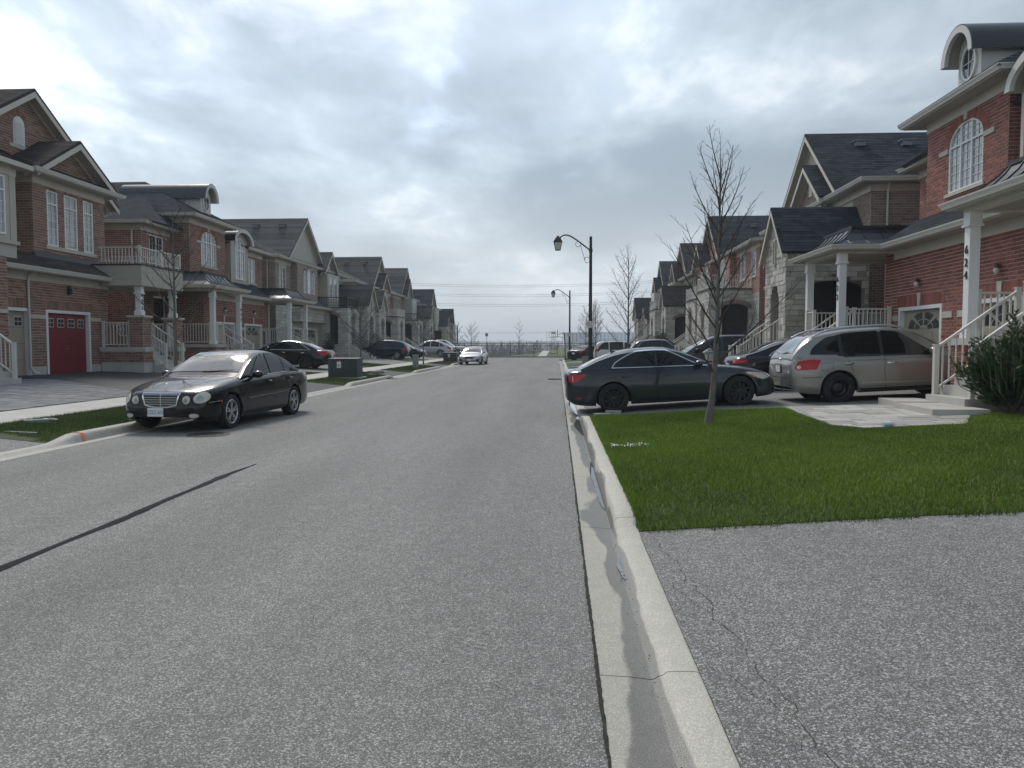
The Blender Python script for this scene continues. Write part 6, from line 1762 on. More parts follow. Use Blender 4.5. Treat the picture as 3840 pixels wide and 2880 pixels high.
# --- warm silver crossover behind it
def car_crossover():
    c = Car(dict(kind='suv', L=4.65, W=1.80, H=1.66, wb=2.69, fo=.93, tr=.352, gap=.06, paint='paint_warm_silver', wheel='steel', wi=.03, tw=.225, bright_rw=True,
        cab=[(1.05,.86),(1.25,.97),(1.6,1.17),(1.9,1.31),(2.2,1.40),(2.7,1.45),(3.3,1.445),(3.9,1.40),(4.25,1.33),(4.48,1.19),(4.66,1.02),(4.74,.92)]))
    c.make('parked_crossover', 'warm silver crossover with black steel wheels and roof rails nosed up to the garage', 'car', (7.50, 17.92, .335), R(2.0), math.atan(.055))
    s = c
    w1 = s.dlo(1.38,2.60,nose=.85,nosep=.72,top=.10,bot=.05); w2 = s.dlo(2.68,3.48,top=.10,bot=.05); w3 = s.dlo(3.56,4.20,tail=.40,tailp=.40,top=.12,bot=.10)
    s.dress([w1,w2,w3], ws=(1.08,1.52,.70,.56), rw=(1.16,1.50,.58,.46), pillars=[[(2.58,1.02),(2.72,1.03),(2.72,1.54),(2.58,1.54)],[(3.46,1.05),(3.60,1.06),(3.58,1.52),(3.46,1.53)]],
        seams=[[(1.40,.34),(1.38,.7),(1.46,.96)], [(2.62,.32),(2.64,.7),(2.60,1.02),(2.62,1.52)], [(3.27,.52),(3.32,.75),(3.44,1.05),(3.56,1.5)], [(3.92,.62),(4.4,.62)], [(4.06,.95),(4.30,.96),(4.48,1.10)]],
        handles=[(2.48,.86),(3.40,.88)], mirror=(1.62,1.08), hm='chrome')
    for v in 'LR':
        sg = 1 if v == 'L' else -1
        s.line('sill_crease', v, [(1.35,.42),(3.15,.45)], .02, 'chrome' if False else 'paint_pale', .003)
        s.patch('tail_light', v, [(3.98,.99),(4.22,1.01),(4.48,.98),(4.56,.84),(4.50,.79),(4.10,.79)], 'lamp_red', .012, .05)
        s.patch('tail_light_lens', v, ell(4.47,.855,.045,.04,12), 'lamp_clear', .016, .03)
        s.line('fuel_flap', v, [(3.74,.75),(3.98,.75),(3.98,.92),(3.74,.92)], .007, 'seam_black', .003, closed=True) if v == 'R' else None
        s.line('wheel_arch_lip', v, [(s.fo+s.wb+(s.tr+.085)*math.cos(PI*k/14), s.tr+(s.tr+.085)*math.sin(PI*k/14)) for k in range(15)], .03, 'paint_warm_silver', .010)
        s.patch('lower_cladding', v, [(1.32,.25),(3.2,.25),(3.2,.33),(1.32,.33)], 'black_plastic', .004, .08)
        # roof rail
        pts = []
        for k in range(13):
            st = lerp(1.95,4.10,k/12); zt = s.f(s.cab,st); lift = .055*min(1,min(k,12-k)/1.6); w = s.f(s.hw,st)*.945-.012-(zt-s.f(s.sh,st)+.0)*s.tumble
            pts.append((s.X(st), sg*(w+.005), zt-.03+lift))
        m = MB(); m.tube(pts, [.022]*13, 8); m.build('roof_rail','rim_silver',s.root,smooth=50)
        s.patch('headlight', v, [(.18,.62),(.35,.74),(.72,.80),(.55,.66)], 'lamp_clear', .008, .06)
    s.patch('rear_bumper_insert','B',[(-.55,.30),(.55,.30),(.60,.44),(-.60,.44)],'black_plastic',.005,.07)
    s.plate('B',.82,None,-.02); s.patch('plate_recess','B',[(-.26,.72),(.22,.72),(.22,.93),(-.26,.93)],'black_plastic',.003,.07)
    s.line('tailgate_gap','B',[(-.60,1.10),(-.62,.9),(-.52,.62),(.52,.62),(.62,.9),(.60,1.10)],.009,'seam_black',.003)
    p, n = s.hit('B',.0,1.02); m = MB(); m.tube([(p.x-.01,.032*math.cos(2*PI*i/14),p.z+.032*math.sin(2*PI*i/14)) for i in range(15)],.007,6,False); m.box((p.x-.016,-.042,p.z-.008),(p.x-.004,.042,p.z+.008)); m.build('badge','chrome',s.root,smooth=40)
    p, n = s.hit('B',.0,1.535); m = MB(); m.box((p.x-.03,-.16,p.z-.012),(p.x+.02,.16,p.z+.012)); m.build('brake_lamp','lamp_red',s.root)
    s.line('rear_wiper','B',[(.0,1.15),(-.30,1.18)],.02,'black_plastic',.016)
    p, n = s.hit('T', 3.95, 0); m = MB(); m.cyl(p, p+Vector((-.13,0,.10)), .006, .004, 6); m.build('roof_antenna','black_plastic',s.root)
    s.patch('grille','F',[(-.4,.72),(.4,.72),(.34,.56),(-.34,.56)],'black_plastic',.005,.08)
car_crossover()

# --- the other vehicles, simpler dressing
def car_simple(P, name, label, cat, loc, heading, pitch=0.0, tail=None, head=None, chrome=False, wins='sedan', rails=None, extra=None):
    s = Car(P).make(name, label, cat, loc, heading, pitch)
    kx = s.L/4.8; kz = s.H/1.45
    if wins == 'sedan':
        W_ = [s.dlo(1.70*kx,2.72*kx,nose=.8*kx,nosep=.85,bot=.045), s.dlo(2.80*kx,3.80*kx,tail=.6*kx,tailp=.62,bot=.045)]
        fr = [s.dlo(1.62*kx,3.90*kx,nose=.85*kx,nosep=.85,tail=.62*kx,tailp=.58,top=.066,bot=.028,k=24)] if chrome else False
        seams = [[(1.45*kx,.3),(1.43*kx,.6),(1.55*kx,.9*kz)], [(2.76*kx,.26),(2.76*kx,.6),(2.74*kx,.93*kz)], [(3.38*kx,.3),(3.6*kx,.6),(3.78*kx,.93*kz)]]
        ws = (1.0*kz,1.37*kz,.70,.54); rw = (1.06*kz,1.33*kz,.60,.50); hd = [(2.56*kx,.82*kz),(3.55*kx,.83*kz)]; mir_ = (1.86*kx,1.0*kz)
    else:
        e = {'suv':(1.45,2.62,2.72,3.55,3.62,4.28),'van':(1.25,2.45,2.55,3.6,3.68,4.52),'coupe':(1.45,2.62,2.72,3.55,3.6,4.10),'pickup':(1.55,2.28,2.36,2.98,0,0)}[wins]
        W_ = [s.dlo(e[0]*kx,e[1]*kx,nose=.95*kx if wins != 'pickup' else .6,nosep=.95,top=.10,bot=.05), s.dlo(e[2]*kx,e[3]*kx,top=.10,bot=.05,tail=.0 if wins != 'pickup' else .1)]
        if e[4]: W_.append(s.dlo(e[4]*kx,e[5]*kx,tail=.45*kx,tailp=.5,top=.11,bot=.07))
        fr = [s.dlo(e[0]*kx-.06,max(e[3],e[5])*kx+.08,nose=1.0*kx,nosep=.95,tail=.5*kx,tailp=.5,top=.08,bot=.03,k=24)] if chrome else False
        seams = [[(1.40*kx,.34),(1.38*kx,.7),(1.5*kx,.83*kz)], [(2.66*kx,.32),(2.68*kx,.7),(2.66*kx,.86*kz)], [(3.3*kx,.5),(3.4*kx,.7),(3.56*kx,.88*kz)]]
        ws = (.95*kz,1.33*kz,.72,.57); rw = (1.02*kz,1.31*kz,.60,.48) if wins != 'pickup' else (1.0*kz,1.34*kz,.66,.6); hd = [(2.5*kx,.76*kz),(3.42*kx,.78*kz)]; mir_ = (1.66*kx,.95*kz)
    s.dress(W_, ws=ws, rw=rw, seams=seams, handles=hd, mirror=mir_, chrome=fr, hm=P.get('handle_m'))
    for v in 'LR':
        if tail: s.patch('tail_light', v, [(a*kx,b*kz) for a,b in tail], 'lamp_red', .009, .06)
        if head: s.patch('headlight', v, [(a*kx,b*kz) for a,b in head], 'lamp_clear', .009, .06)
        if rails:
            sg = 1 if v == 'L' else -1; pts = []
            for k in range(9):
                st = lerp(2.0*kx,4.0*kx,k/8); zt = s.f(s.cab,st); lift = .05*min(1,min(k,8-k)/1.3); w = s.f(s.hw,st)*.945-.012-(zt-s.f(s.sh,st))*s.tumble
                pts.append((s.X(st), sg*w, zt-.03+lift))
            m = MB(); m.tube(pts,.02,6); m.build('roof_rail',rails,s.root,smooth=50)
    s.patch('grille','F',[(-.40,.62*kz),(.40,.62*kz),(.34,.48*kz),(-.34,.48*kz)],'black_plastic',.006,.08)
    s.patch('lower_grille','F',[(-.5,.36*kz),(.5,.36*kz),(.45,.26*kz),(-.45,.26*kz)],'black_plastic',.006,.08)
    s.plate('B',.80*kz if wins != 'sedan' else .72*kz,None); s.plate('F',.42*kz,None)
    for sg in (1,-1):
        p = [(sg*.52,.90*kz),(sg*.78,.90*kz),(sg*.78,.79*kz),(sg*.56,.81*kz)]; s.patch('rear_lamp','B',p if sg > 0 else p[::-1],'lamp_red',.010,.06)
        p = [(sg*.48,.70*kz),(sg*.80,.72*kz),(sg*.80,.60*kz),(sg*.50,.61*kz)]; s.patch('front_lamp','F',p if sg > 0 else p[::-1],'lamp_clear',.010,.06)
    if extra: extra(s)
    return s
TL = [(4.20,.93),(4.62,.94),(4.74,.86),(4.74,.74),(4.50,.74)]; HL = [(.12,.60),(.30,.70),(.70,.76),(.62,.68),(.30,.60)]
TLS = [(4.30,.88),(4.62,.90),(4.74,.84),(4.74,.72),(4.48,.72)]; HLS = [(.12,.58),(.30,.68),(.74,.73),(.60,.65),(.30,.58)]
car_simple(dict(kind='sedan', L=4.9, W=1.86, H=1.44, wb=2.84, fo=.95, tr=.345, paint='paint_black', wheel='alloy', spokes=7, mirror_m='paint_black', bright_rw=True,
    cab=[(1.3,.93),(1.55,1.05),(1.95,1.27),(2.25,1.38),(2.6,1.44),(2.9,1.45),(3.3,1.42),(3.7,1.32),(4.1,1.16),(4.5,1.03)]),
    'parked_sedan', 'black fastback sedan with chrome window trim half hidden behind the grey sedan and silver crossover', 'car', (7.45, 22.05, .36), R(0), .045, [(4.45,.90),(4.66,.91),(4.75,.86),(4.75,.80),(4.52,.82)], HL, True)
car_simple(dict(kind='suv', L=4.57, W=1.84, H=1.62, wb=2.70, fo=.92, tr=.36, paint='paint_grey', wheel='alloy', spokes=5), 'parked_crossover', 'dark grey crossover facing the street in front of the stone gabled house', 'car', (6.35, 31.6, .33), R(180), -.04, TLS, HLS, False, 'suv')
car_simple(dict(kind='suv', L=4.55, W=1.84, H=1.66, wb=2.70, fo=.92, tr=.36, paint='paint_grey', wheel='alloy', spokes=5), 'parked_crossover', 'dark grey crossover with tail to the street beyond the slender bare tree', 'car', (7.05, 50.5, .30), R(0), .03, TLS, HLS, True, 'suv')
car_simple(dict(kind='van', L=5.15, W=2.0, H=1.74, wb=3.0, fo=1.0, tr=.35, paint='paint_white', wheel='alloy', spokes=5), 'parked_minivan', 'white minivan with tail to the street behind the lamp posts', 'van', (5.75, 64.6, .16), R(0), .02, TLS, HLS, False, 'van', rails='rim_silver')
car_simple(dict(kind='sedan', L=4.9, W=1.85, H=1.46, wb=2.78, fo=.95, tr=.335, paint='paint_black', wheel='alloy', spokes=5), 'parked_sedan', 'small distant black sedan showing its tail and plate beside the lamp post', 'car', (3.05, 71.3, .04), R(52), 0, TL, HL, False)
# left side
car_simple(dict(kind='sedan', L=4.93, W=1.85, H=1.47, wb=2.80, fo=.98, tr=.335, paint='paint_black', wheel='black', spokes=5, bright_rw=True, handle_m='chrome'), 'parked_sedan', 'black sedan with chrome handles in the driveway behind the kerbside sedan', 'car', (-14.35, 39.2, .36), R(180), .04, TL, HL, True)
car_simple(dict(kind='suv', L=4.35, W=1.80, H=1.60, wb=2.62, fo=.90, tr=.345, paint='paint_navy', wheel='alloy', spokes=5), 'parked_hatchback', 'dark navy hatchback with tail to the street on the far left driveways', 'car', (-14.4, 62.4, .38), R(180), .04, TLS, HLS, False, 'suv')
car_simple(dict(kind='suv', L=4.7, W=1.92, H=1.62, wb=2.81, fo=.92, tr=.37, paint='paint_black', wheel='dark', spokes=5), 'parked_suv', 'black rounded sport utility facing the street behind the navy hatchback', 'car', (-13.9, 66.6, .36), R(0), -.03, TLS, HLS, False, 'suv')
car_simple(dict(kind='coupe_suv', L=4.94, W=2.0, H=1.72, wb=2.93, fo=.9, tr=.38, paint='paint_silver', wheel='alloy', spokes=5), 'parked_suv', 'silver coupe-roofed sport utility with tail to the street', 'car', (-13.6, 79.5, .32), R(180), .03, TLS, HLS, False, 'coupe')
def bed(s):
    m = MB(); m.box((s.X(s.L-.08),-s.W*.42,.95*s.H/1.45*.96),(s.X(3.35*s.L/4.8),s.W*.42,.97*s.H/1.45*.92)); m.build('truck_bed','black_plastic',s.root)
car_simple(dict(kind='pickup', L=5.6, W=2.0, H=1.88, wb=3.5, fo=.95, tr=.39, paint='paint_pale', wheel='alloy', spokes=6), 'pickup_truck', 'pale grey pickup truck facing the street last on the left', 'truck', (-13.2, 88.0, .25), R(0), 0, None, HLS, False, 'pickup', extra=bed)
def civic(s):
    s.patch('grille_bar','F',[(-.52,.66),(.52,.66),(.50,.60),(-.50,.60)],'black_plastic',.010,.06)
    for sg in (1,-1):
        p = [(sg*.50,.42),(sg*.76,.46),(sg*.72,.28),(sg*.56,.26)]; s.patch('bumper_intake','F',p if sg > 0 else p[::-1],'black_plastic',.008,.05)
car_simple(dict(kind='sedan', L=4.63, W=1.80, H=1.42, wb=2.70, fo=.90, tr=.325, paint='paint_silver', wheel='dark', spokes=5), 'parked_sedan', 'silver compact sedan parked at the left kerb far down the street facing the camera', 'car', (-6.62, 60.1, 0), R(-90-3), 0, TL, HL, False, extra=civic)
# ------------------------------------------------------------------ trees, plants, street furniture
mat('bark', (.13,.118,.105), .9, var=.25, scale=9, fine=.2, fscale=60, bump=.5, bscale=40)
mat('twig', (.062,.052,.046), .9, var=.2, scale=6)
mat('twig_pale', (.14,.115,.095), .9, var=.2, scale=6)
mat('pole_green', (.012,.020,.021), .45, var=.15, scale=3)
mat('transformer_green', (.028,.038,.038), .55, var=.18, scale=3)
mat('pedestal_green', (.24,.265,.235), .6, var=.1, scale=4)
mat('sign_white', (.7,.7,.68), .5); mat('sign_red', (.45,.03,.03), .5); mat('sign_black', (.01,.01,.01), .5); mat('sign_back', (.18,.185,.19), .4, metal=.5)
mat('sticker_red', (.5,.05,.04), .5)
mat('lantern_glass', (.52,.52,.49), .25); mat('lantern_cream', (.52,.49,.42), .35); mat('lantern_cap', (.10,.155,.145), .5, var=.2, scale=8)
mat('stone_dark', (.075,.075,.075), .9, var=.3, scale=6); mat('block_grey', (.27,.275,.25), .9, var=.2, scale=9)
mat('paper_white', (.62,.6,.55), .8); mat('bottle_plastic', (.45,.52,.62), .15); mat('ceramic_red', (.25,.012,.015), .2)

def bare_tree(name, label, loc, H, seed, r0=.055, spread=.42, lean=(0,0), first=.26, nb=16, twigm='twig', rise=.75, group='bare street trees', thick=1.0, bend=0.0, dens=1.0, off=0.0):
    rg = random.Random(seed); root = empty(name, loc, 0 if off else rg.random()*6, label, 'tree', group)
    # trunk: a slightly wandering leader
    T = []; n = 14
    for i in range(n+1):
        t = i/n; T.append(Vector((off*(1-math.exp(-t*5)) + lean[0]*t*H + bend*math.sin(t*5+seed)*.06*H*t, lean[1]*t*H + bend*math.cos(t*4+seed)*.05*H*t, t*H*.93)))
    R_ = [r0*(1-.93*(i/n)**.8)+.004 for i in range(n+1)]; R_[0] *= 1.25
    m = MB(); m.tube(T, R_, 9); m.build('trunk', 'bark', root, smooth=60)
    def at(t):
        k = min(n-1, int(t*n)); return T[k].lerp(T[k+1], t*n-k)
    def branch(mb, p, d, ln, r, lvl):
        k = 5 if lvl < 2 else 3; P = [p]; dd = d.copy(); q = p.copy()
        for i in range(k):
            dd = (dd + Vector((rg.uniform(-.09,.09), rg.uniform(-.09,.09), .07*(1 if lvl < 2 else .5)))).normalized(); q = q + dd*(ln/k); P.append(q)
        mb.tube(P, [max(.0022*thick, r*(1-.80*i/k)) for i in range(k+1)], 5 if lvl == 0 else (4 if lvl == 1 else 3), False)
        if lvl >= 3 or ln < .12: return
        cnt = int({0: 3+ln*4.5, 1: 2+ln*5, 2: 0+ln*3}[lvl]*dens)
        for j in range(cnt):
            t = lerp(.18,.97,(j+.6*rg.random())/max(1,cnt)); kk = min(k-1,int(t*k)); b = P[kk].lerp(P[kk+1], t*k-kk); ax = (P[kk+1]-P[kk]).normalized()
            side = ax.cross(Vector((0,0,1))); side = side.normalized() if side.length > .05 else Vector((1,0,0))
            sg = 1 if j % 2 else -1; tw = rg.uniform(-.7,.7)
            o = (side*sg*math.cos(tw) + ax.cross(side)*math.sin(tw)).normalized(); ang = R(rg.uniform(32,52))
            nd = (ax*math.cos(ang) + o*math.sin(ang)).normalized()
            branch(mb, b, nd, ln*rg.uniform(.26,.44)*(1.08-.55*t), max(r*.42*(1-.4*t), .0028*thick), lvl+1)
    ga = rg.random()*6
    for j in range(nb):
        t = lerp(first, .92, (j/(nb-1))**.9); ga += 2.4 + rg.uniform(-.3,.3)
        el = lerp(rise*.62, rise*1.18, t)
        d = Vector((math.cos(ga)*math.cos(el), math.sin(ga)*math.cos(el), math.sin(el)))
        ln = H*spread*(1.02-.60*((t-first)/(1-first)))*rg.uniform(.72,1.08)*(.8 if j == 0 else 1)
        mb = MB(); branch(mb, at(t), d, ln, r0*.30*(1-.45*t)+.003, 0); o = mb.build('branch', twigm, root)
    mb = MB(); branch(mb, T[-1], Vector((0,0,1)), H*.10, .006, 1); mb.build('branch', twigm, root)
    return root
bare_tree('bare_street_tree', 'slender bare tree standing in the green lawn in front of the grey sedan', (2.66,13.5,.19), 4.95, 3, .060, .40, (.0,0), .19, 27, rise=.98, thick=.85, dens=1.0, off=.15)
bare_tree('bare_street_tree', 'upright bare tree behind the grey sedan beside the lamp post', (2.63,28.5,.18), 5.0, 8, .055, .38, (0,0), .24, 20, rise=.85, thick=1.2)
bare_tree('bare_street_tree', 'budding young tree with pale twigs beside the far lamp post', (3.2,63.0,.18), 5.1, 15, .05, .34, (-.02,0), .34, 16, 'twig_pale', rise=1.05, thick=3.0)
bare_tree('bare_street_tree', 'bare tree on the left boulevard behind the black sedan', (-9.3,18.05,.17), 5.1, 21, .055, .36, (0,0), .32, 16, rise=.72, thick=.9, dens=.9)
bare_tree('bare_street_tree', 'bare sapling with a ring of stones beside the green transformer', (-9.62,36.85,.17), 4.0, 27, .05, .42, (0,0), .30, 18, rise=.66, thick=1.8)
bare_tree('bare_street_tree', 'bare sapling beside the pale utility pedestal on the left boulevard', (-9.5,53.6,.17), 4.2, 33, .05, .42, (0,0), .30, 16, rise=.70, thick=2.2)
bare_tree('bare_street_tree', 'small bare tree behind the silver compact sedan on the left', (-9.4,70.2,.17), 3.5, 39, .045, .42, (0,0), .32, 14, rise=.80, thick=2.6)
bare_tree('bare_street_tree', 'last bare tree on the left boulevard near the street sign', (-9.4,83.0,.17), 3.7, 45, .045, .45, (0,0), .30, 14, rise=.72, thick=3.0)
bare_tree('bare_field_tree', 'lone bare tree beyond the fence left of the path', (-5.6,112,-.1), 5.6, 51, .05, .25, (0,0), .25, 14, rise=.5, thick=3.0, group='bare trees beyond the fence')
bare_tree('bare_field_tree', 'rounded bare tree beyond the fence left of the near lamp post', (4.4,118,.2), 7.2, 57, .08, .40, (0,0), .20, 16, rise=.8, thick=3.6, group='bare trees beyond the fence')
bare_tree('bare_field_tree', 'bare tree beyond the fence behind the near lamp post', (5.6,120,.2), 7.8, 58, .08, .38, (0,0), .20, 16, rise=.85, thick=3.6, group='bare trees beyond the fence')
# stones round the sapling
for i in range(9):
    a = 2*PI*i/9; rg = random.Random(i); m = MB(); K = 7
    rr = [(rg.uniform(.14,.22), h) for h in (0,.05,.10)]
    m.loft([[(rr[k][0]*(1-.15*k)*math.cos(2*PI*j/K)*1.4, rr[k][0]*(1-.15*k)*math.sin(2*PI*j/K), rr[k][1]) for j in range(K)] for k in range(3)])
    tag(link('edging_stone', m.build('edging_stone','stone_dark',mesh_only=True), None, (-9.5+.8*math.cos(a)+.1, 36.75+.55*math.sin(a), .165), a+1.57), 'dark flat stone in the ring around the sapling by the green transformer', 'stone', 'stones ringing the sapling')

# ---- lawns: real blades
def grass_mat(name, c0, c1, c2):
    m = bpy.data.materials.new(name); m.use_nodes = True; N = m.node_tree.nodes; L = m.node_tree.links; b = N['Principled BSDF']
    b.inputs['Roughness'].default_value = .55; b.inputs['Specular IOR Level'].default_value = .25
    a = N.new('ShaderNodeAttribute'); a.attribute_name = 'tint'; r = N.new('ShaderNodeValToRGB'); L.new(a.outputs['Fac'], r.inputs[0])
    e = r.color_ramp.elements; e[0].color = (*c0,1); e[1].color = (*c2,1); x = e.new(.55); x.color = (*c1,1); y = e.new(.93); y.color = (c1[0]*1.2,c1[1]*1.15,c1[2],1)
    L.new(r.outputs[0], b.inputs['Base Color'])
    b.inputs['Subsurface Weight'].default_value = 0.0
    MATS[name] = m
grass_mat('grass_blades', (.060,.112,.008), (.162,.250,.022), (.45,.39,.15))
grass_mat('grass_dull', (.042,.072,.011), (.096,.142,.026), (.26,.23,.10))
def grass(name, x0, x1, y0, y1, zf, dens, hgt, seed, mask=None, material='grass_blades', wid=.006, edge=.05, label='short green lawn grass'):
    rs = np.random.RandomState(seed); n = int((x1-x0)*(y1-y0)*dens)
    x = rs.uniform(x0,x1,n); y = rs.uniform(y0,y1,n)
    if mask is not None:
        k = mask(x,y); x, y = x[k], y[k]; n = len(x)
    z = np.interp(x, np.linspace(x0,x1,24), [zf(q) for q in np.linspace(x0,x1,24)])
    if name == 'grass' and x0 > 0:
        e = np.clip(np.minimum(y-y0, y1-y)/.55,0,1); e = e*e*(3-2*e); zd = np.interp(x, np.linspace(x0,x1,24), [zdrive_r(q)+.012 for q in np.linspace(x0,x1,24)]); z = np.minimum(z,zd)*(1-e)+z*e
    if name == 'grass' and x1 < 0 and x0 > -9.7:
        e = np.clip(np.minimum(y-y0, y1-y)/.6,0,1); e = e*e*(3-2*e); zd = np.interp(x, np.linspace(x0,x1,24), [zapron_l(q)+.010 for q in np.linspace(x0,x1,24)]); z = np.minimum(z,zd)*(1-e)+z*e
    # patchy height and colour
    f = (np.sin(x*2.1+1.3*np.sin(y*1.1))*np.cos(y*1.7+np.sin(x*.9))+np.sin(x*5.3+y*3.1)*.5+np.cos(x*3.7-y*4.9)*.5)/2
    h = hgt*(.55+.6*rs.rand(n))*(1+.28*f); a = rs.uniform(0,2*PI,n); w = wid*(.6+.8*rs.rand(n))
    ln = h*rs.uniform(.15,.9,n); la = a+PI/2+rs.uniform(-.6,.6,n)
    px = np.cos(a)*w/2; py = np.sin(a)*w/2
    V = np.empty((n,3,3), np.float32)
    V[:,0] = np.stack([x-px,y-py,z-.005],1); V[:,1] = np.stack([x+px,y+py,z-.005],1)
    V[:,2] = np.stack([x+np.cos(la)*ln, y+np.sin(la)*ln, z+h],1)
    g_ = np.sin(x*.8+.7*np.sin(y*.6))*np.cos(y*.55+.4)+.5*np.sin(x*1.9-y*1.3); t = np.clip(.42+.16*f+.16*g_+.30*(rs.rand(n)-.5),0,.90); dry = rs.rand(n) < .02; t[dry] = 1.0
    me = bpy.data.meshes.new(name); me.vertices.add(n*3); me.vertices.foreach_set('co', V.reshape(-1)); me.loops.add(n*3); me.loops.foreach_set('vertex_index', np.arange(n*3,dtype=np.int32))
    me.polygons.add(n); me.polygons.foreach_set('loop_start', np.arange(n,dtype=np.int32)*3); me.polygons.foreach_set('loop_total', np.full(n,3,dtype=np.int32))
    at_ = me.attributes.new('tint','FLOAT','FACE'); at_.data.foreach_set('value', t.astype(np.float32)); me.materials.append(MATS[material]); me.update(calc_edges=True); me.validate()
    return tag(link(name, me), label, 'grass', kind='stuff')
PAVE = [(4.72,16.0),(4.55,14.6),(4.42,12.55),(4.75,12.0),(6.3,12.15),(6.75,12.9),(7.25,13.4),(7.25,16.0)]
def inpoly(x, y, poly):
    c = np.zeros(len(x), bool)
    for (ax,ay),(bx,by) in zip(poly, poly[1:]+poly[:1]):
        k = ((ay > y) != (by > y)) & (x < (bx-ax)*(y-ay)/(by-ay+1e-12)+ax); c ^= k
    return c
def mask_main(x, y): return ~inpoly(x,y,PAVE) & ~((x > 7.1) & (y > 13.75) & (y < 15.9))
grass('grass', .70, 9.6, 6.22, 15.85, zlawn_r, 6000, .037, 1, mask_main, label='thick green lawn grass in front of number 624')
grass('grass', .75, 9.6, 6.15, 6.30, lambda x: zdrive_r(x), 2600, .045, 62, lambda x,y: y > 6.16+.05*np.sin(x*7)+.05*np.sin(x*17+1), 'grass_dull', .007, label='ragged lawn edge creeping over the driveway')
grass('grass', .655, .735, 6.3, 15.8, lambda x: zlawn_r(max(x,XB)), 9000, .060, 61, None, label='ragged lawn fringe hanging over the kerb')
for k, (a, b) in enumerate(GRASS_R[1:4]): grass('grass', .72, 8, a, b, zlawn_r, 500, .06, 5+k, None, 'grass_dull', .014, label='short lawn grass between the right side driveways')
grass('grass', LXB-.0, -9.64, 11.35, 20.2, zlot_l, 3600, .055, 2, lambda x,y: ~((y < 12.0) & (x < -8.3-(y-11.3)*1.2)), 'grass_dull', .008, label='thin boulevard grass beside the black sedan') if False else None
def gl(x0, x1, y0, y1, dens, seed, wid, label, mask=None, hgt=.055): grass('grass', x1, x0, y0, y1, zlot_l, dens, hgt, seed, mask, 'grass_dull', wid, label=label)
gl(-7.93,-9.64,11.4,20.2,3400,2,.008,'thin boulevard grass beside the black sedan', lambda x,y: ~((y < 12.2) & (x < -8.25-(12.2-y)*-.1) & (y < 11.75 + (x+9.64)*-.15)))
gl(-7.93,-9.64,28.0,35.5,1200,12,.013,'boulevard grass around the green transformer'); gl(-7.93,-9.64,41.0,50.8,700,13,.016,'boulevard grass around the utility pedestal'); gl(-7.93,-9.64,56.0,66.0,500,14,.02,'boulevard grass around the far transformer')
gl(-11.12,-13.6,29.2,35.4,700,15,.014,'front lawn grass behind the green transformer'); gl(-11.12,-13.8,45.0,50.4,500,16,.018,'front lawn grass left of the navy hatchback')

# ---- paving beside the lawn
def pave(name, poly, zf, material, seed, sz=(.62,.42), dz=.012, rot=0.0, kind='structure', th=.05):
    rg = random.Random(seed); root = empty(name); tag(root, kind=kind)
    xs_ = [p[0] for p in poly]; ys_ = [p[1] for p in poly]
    y = min(ys_); row = 0; cnt = 0
    while y < max(ys_):
        h = sz[1]*rg.choice((.7,1,1)); x = min(xs_) - rg.random()*sz[0]
        while x < max(xs_):
            w = sz[0]*rg.choice((.6,1,1,1.35))
            bm = bmesh.new(); f = bm.faces.new([bm.verts.new(p) for p in ((x+.010,y+.010,0),(x+w-.010,y+.010,0),(x+w-.010,y+h-.010,0),(x+.010,y+h-.010,0))])
            for (a, b) in zip(poly, poly[1:]+poly[:1]):
                d = Vector((b[0]-a[0], b[1]-a[1], 0)); n = Vector((d.y,-d.x,0))*POLYDIR(poly)
                bmesh.ops.bisect_plane(bm, geom=bm.verts[:]+bm.edges[:]+bm.faces[:], plane_co=(a[0],a[1],0), plane_no=n, clear_outer=True)
            if bm.faces:
                ff = list(bm.faces)[0]; pts = [v.co.copy() for v in ff.verts]; ar = ff.calc_area()
                if ar > .004:
                    m = MB(); k = rg.uniform(-.003,.003); top = [(p.x,p.y,zf(p.x)+dz+k) for p in pts]
                    if (Vector(top[1])-Vector(top[0])).cross(Vector(top[2])-Vector(top[0])).z < 0: top = top[::-1]
                    m.prism([(a,b,c-th) for a,b,c in top], (0,0,th)); m.build('paver', material, root); cnt += 1
            bm.free(); x += w
        y += h; row += 1
    # sand bed
    return root
def POLYDIR(poly):
    A = sum(a[0]*b[1]-b[0]*a[1] for a, b in zip(poly, poly[1:]+poly[:1])); return 1 if A > 0 else -1
def convex(poly): return poly
pave('paved_path', [(4.66,15.95),(4.45,12.5),(4.75,12.0),(6.35,12.15),(7.0,13.3),(7.25,15.95)], lambda x: zlawn_r(x), 'paver', 4, (.62,.42), .016)
pave('paved_apron', [(-11.12,14.3),(-11.12,20.2),(-15.6,22.5),(-16.4,21.0),(-14.6,17.2),(-12.4,14.3)], zlot_l, 'paver_grey', 9, (.60,.36), .016)
# two raised slabs in front of the steps
for k, (y0, y1, zt) in enumerate(((13.45,15.05,.455),(15.07,16.15,.470))):
    m = MB(); m.prism([(6.45+.1*k,y0,.25),(7.42,y0+.0,.25),(7.42,y1,.25),(6.5+.15*k,y1,.25)],(0,0,zt-.25)); tag(m.build('stone_slab','concrete'), ('pale stone slab step on the lawn in front of the porch steps of number 624','pale stone slab step at the driveway edge by the silver crossover')[k], 'slab')

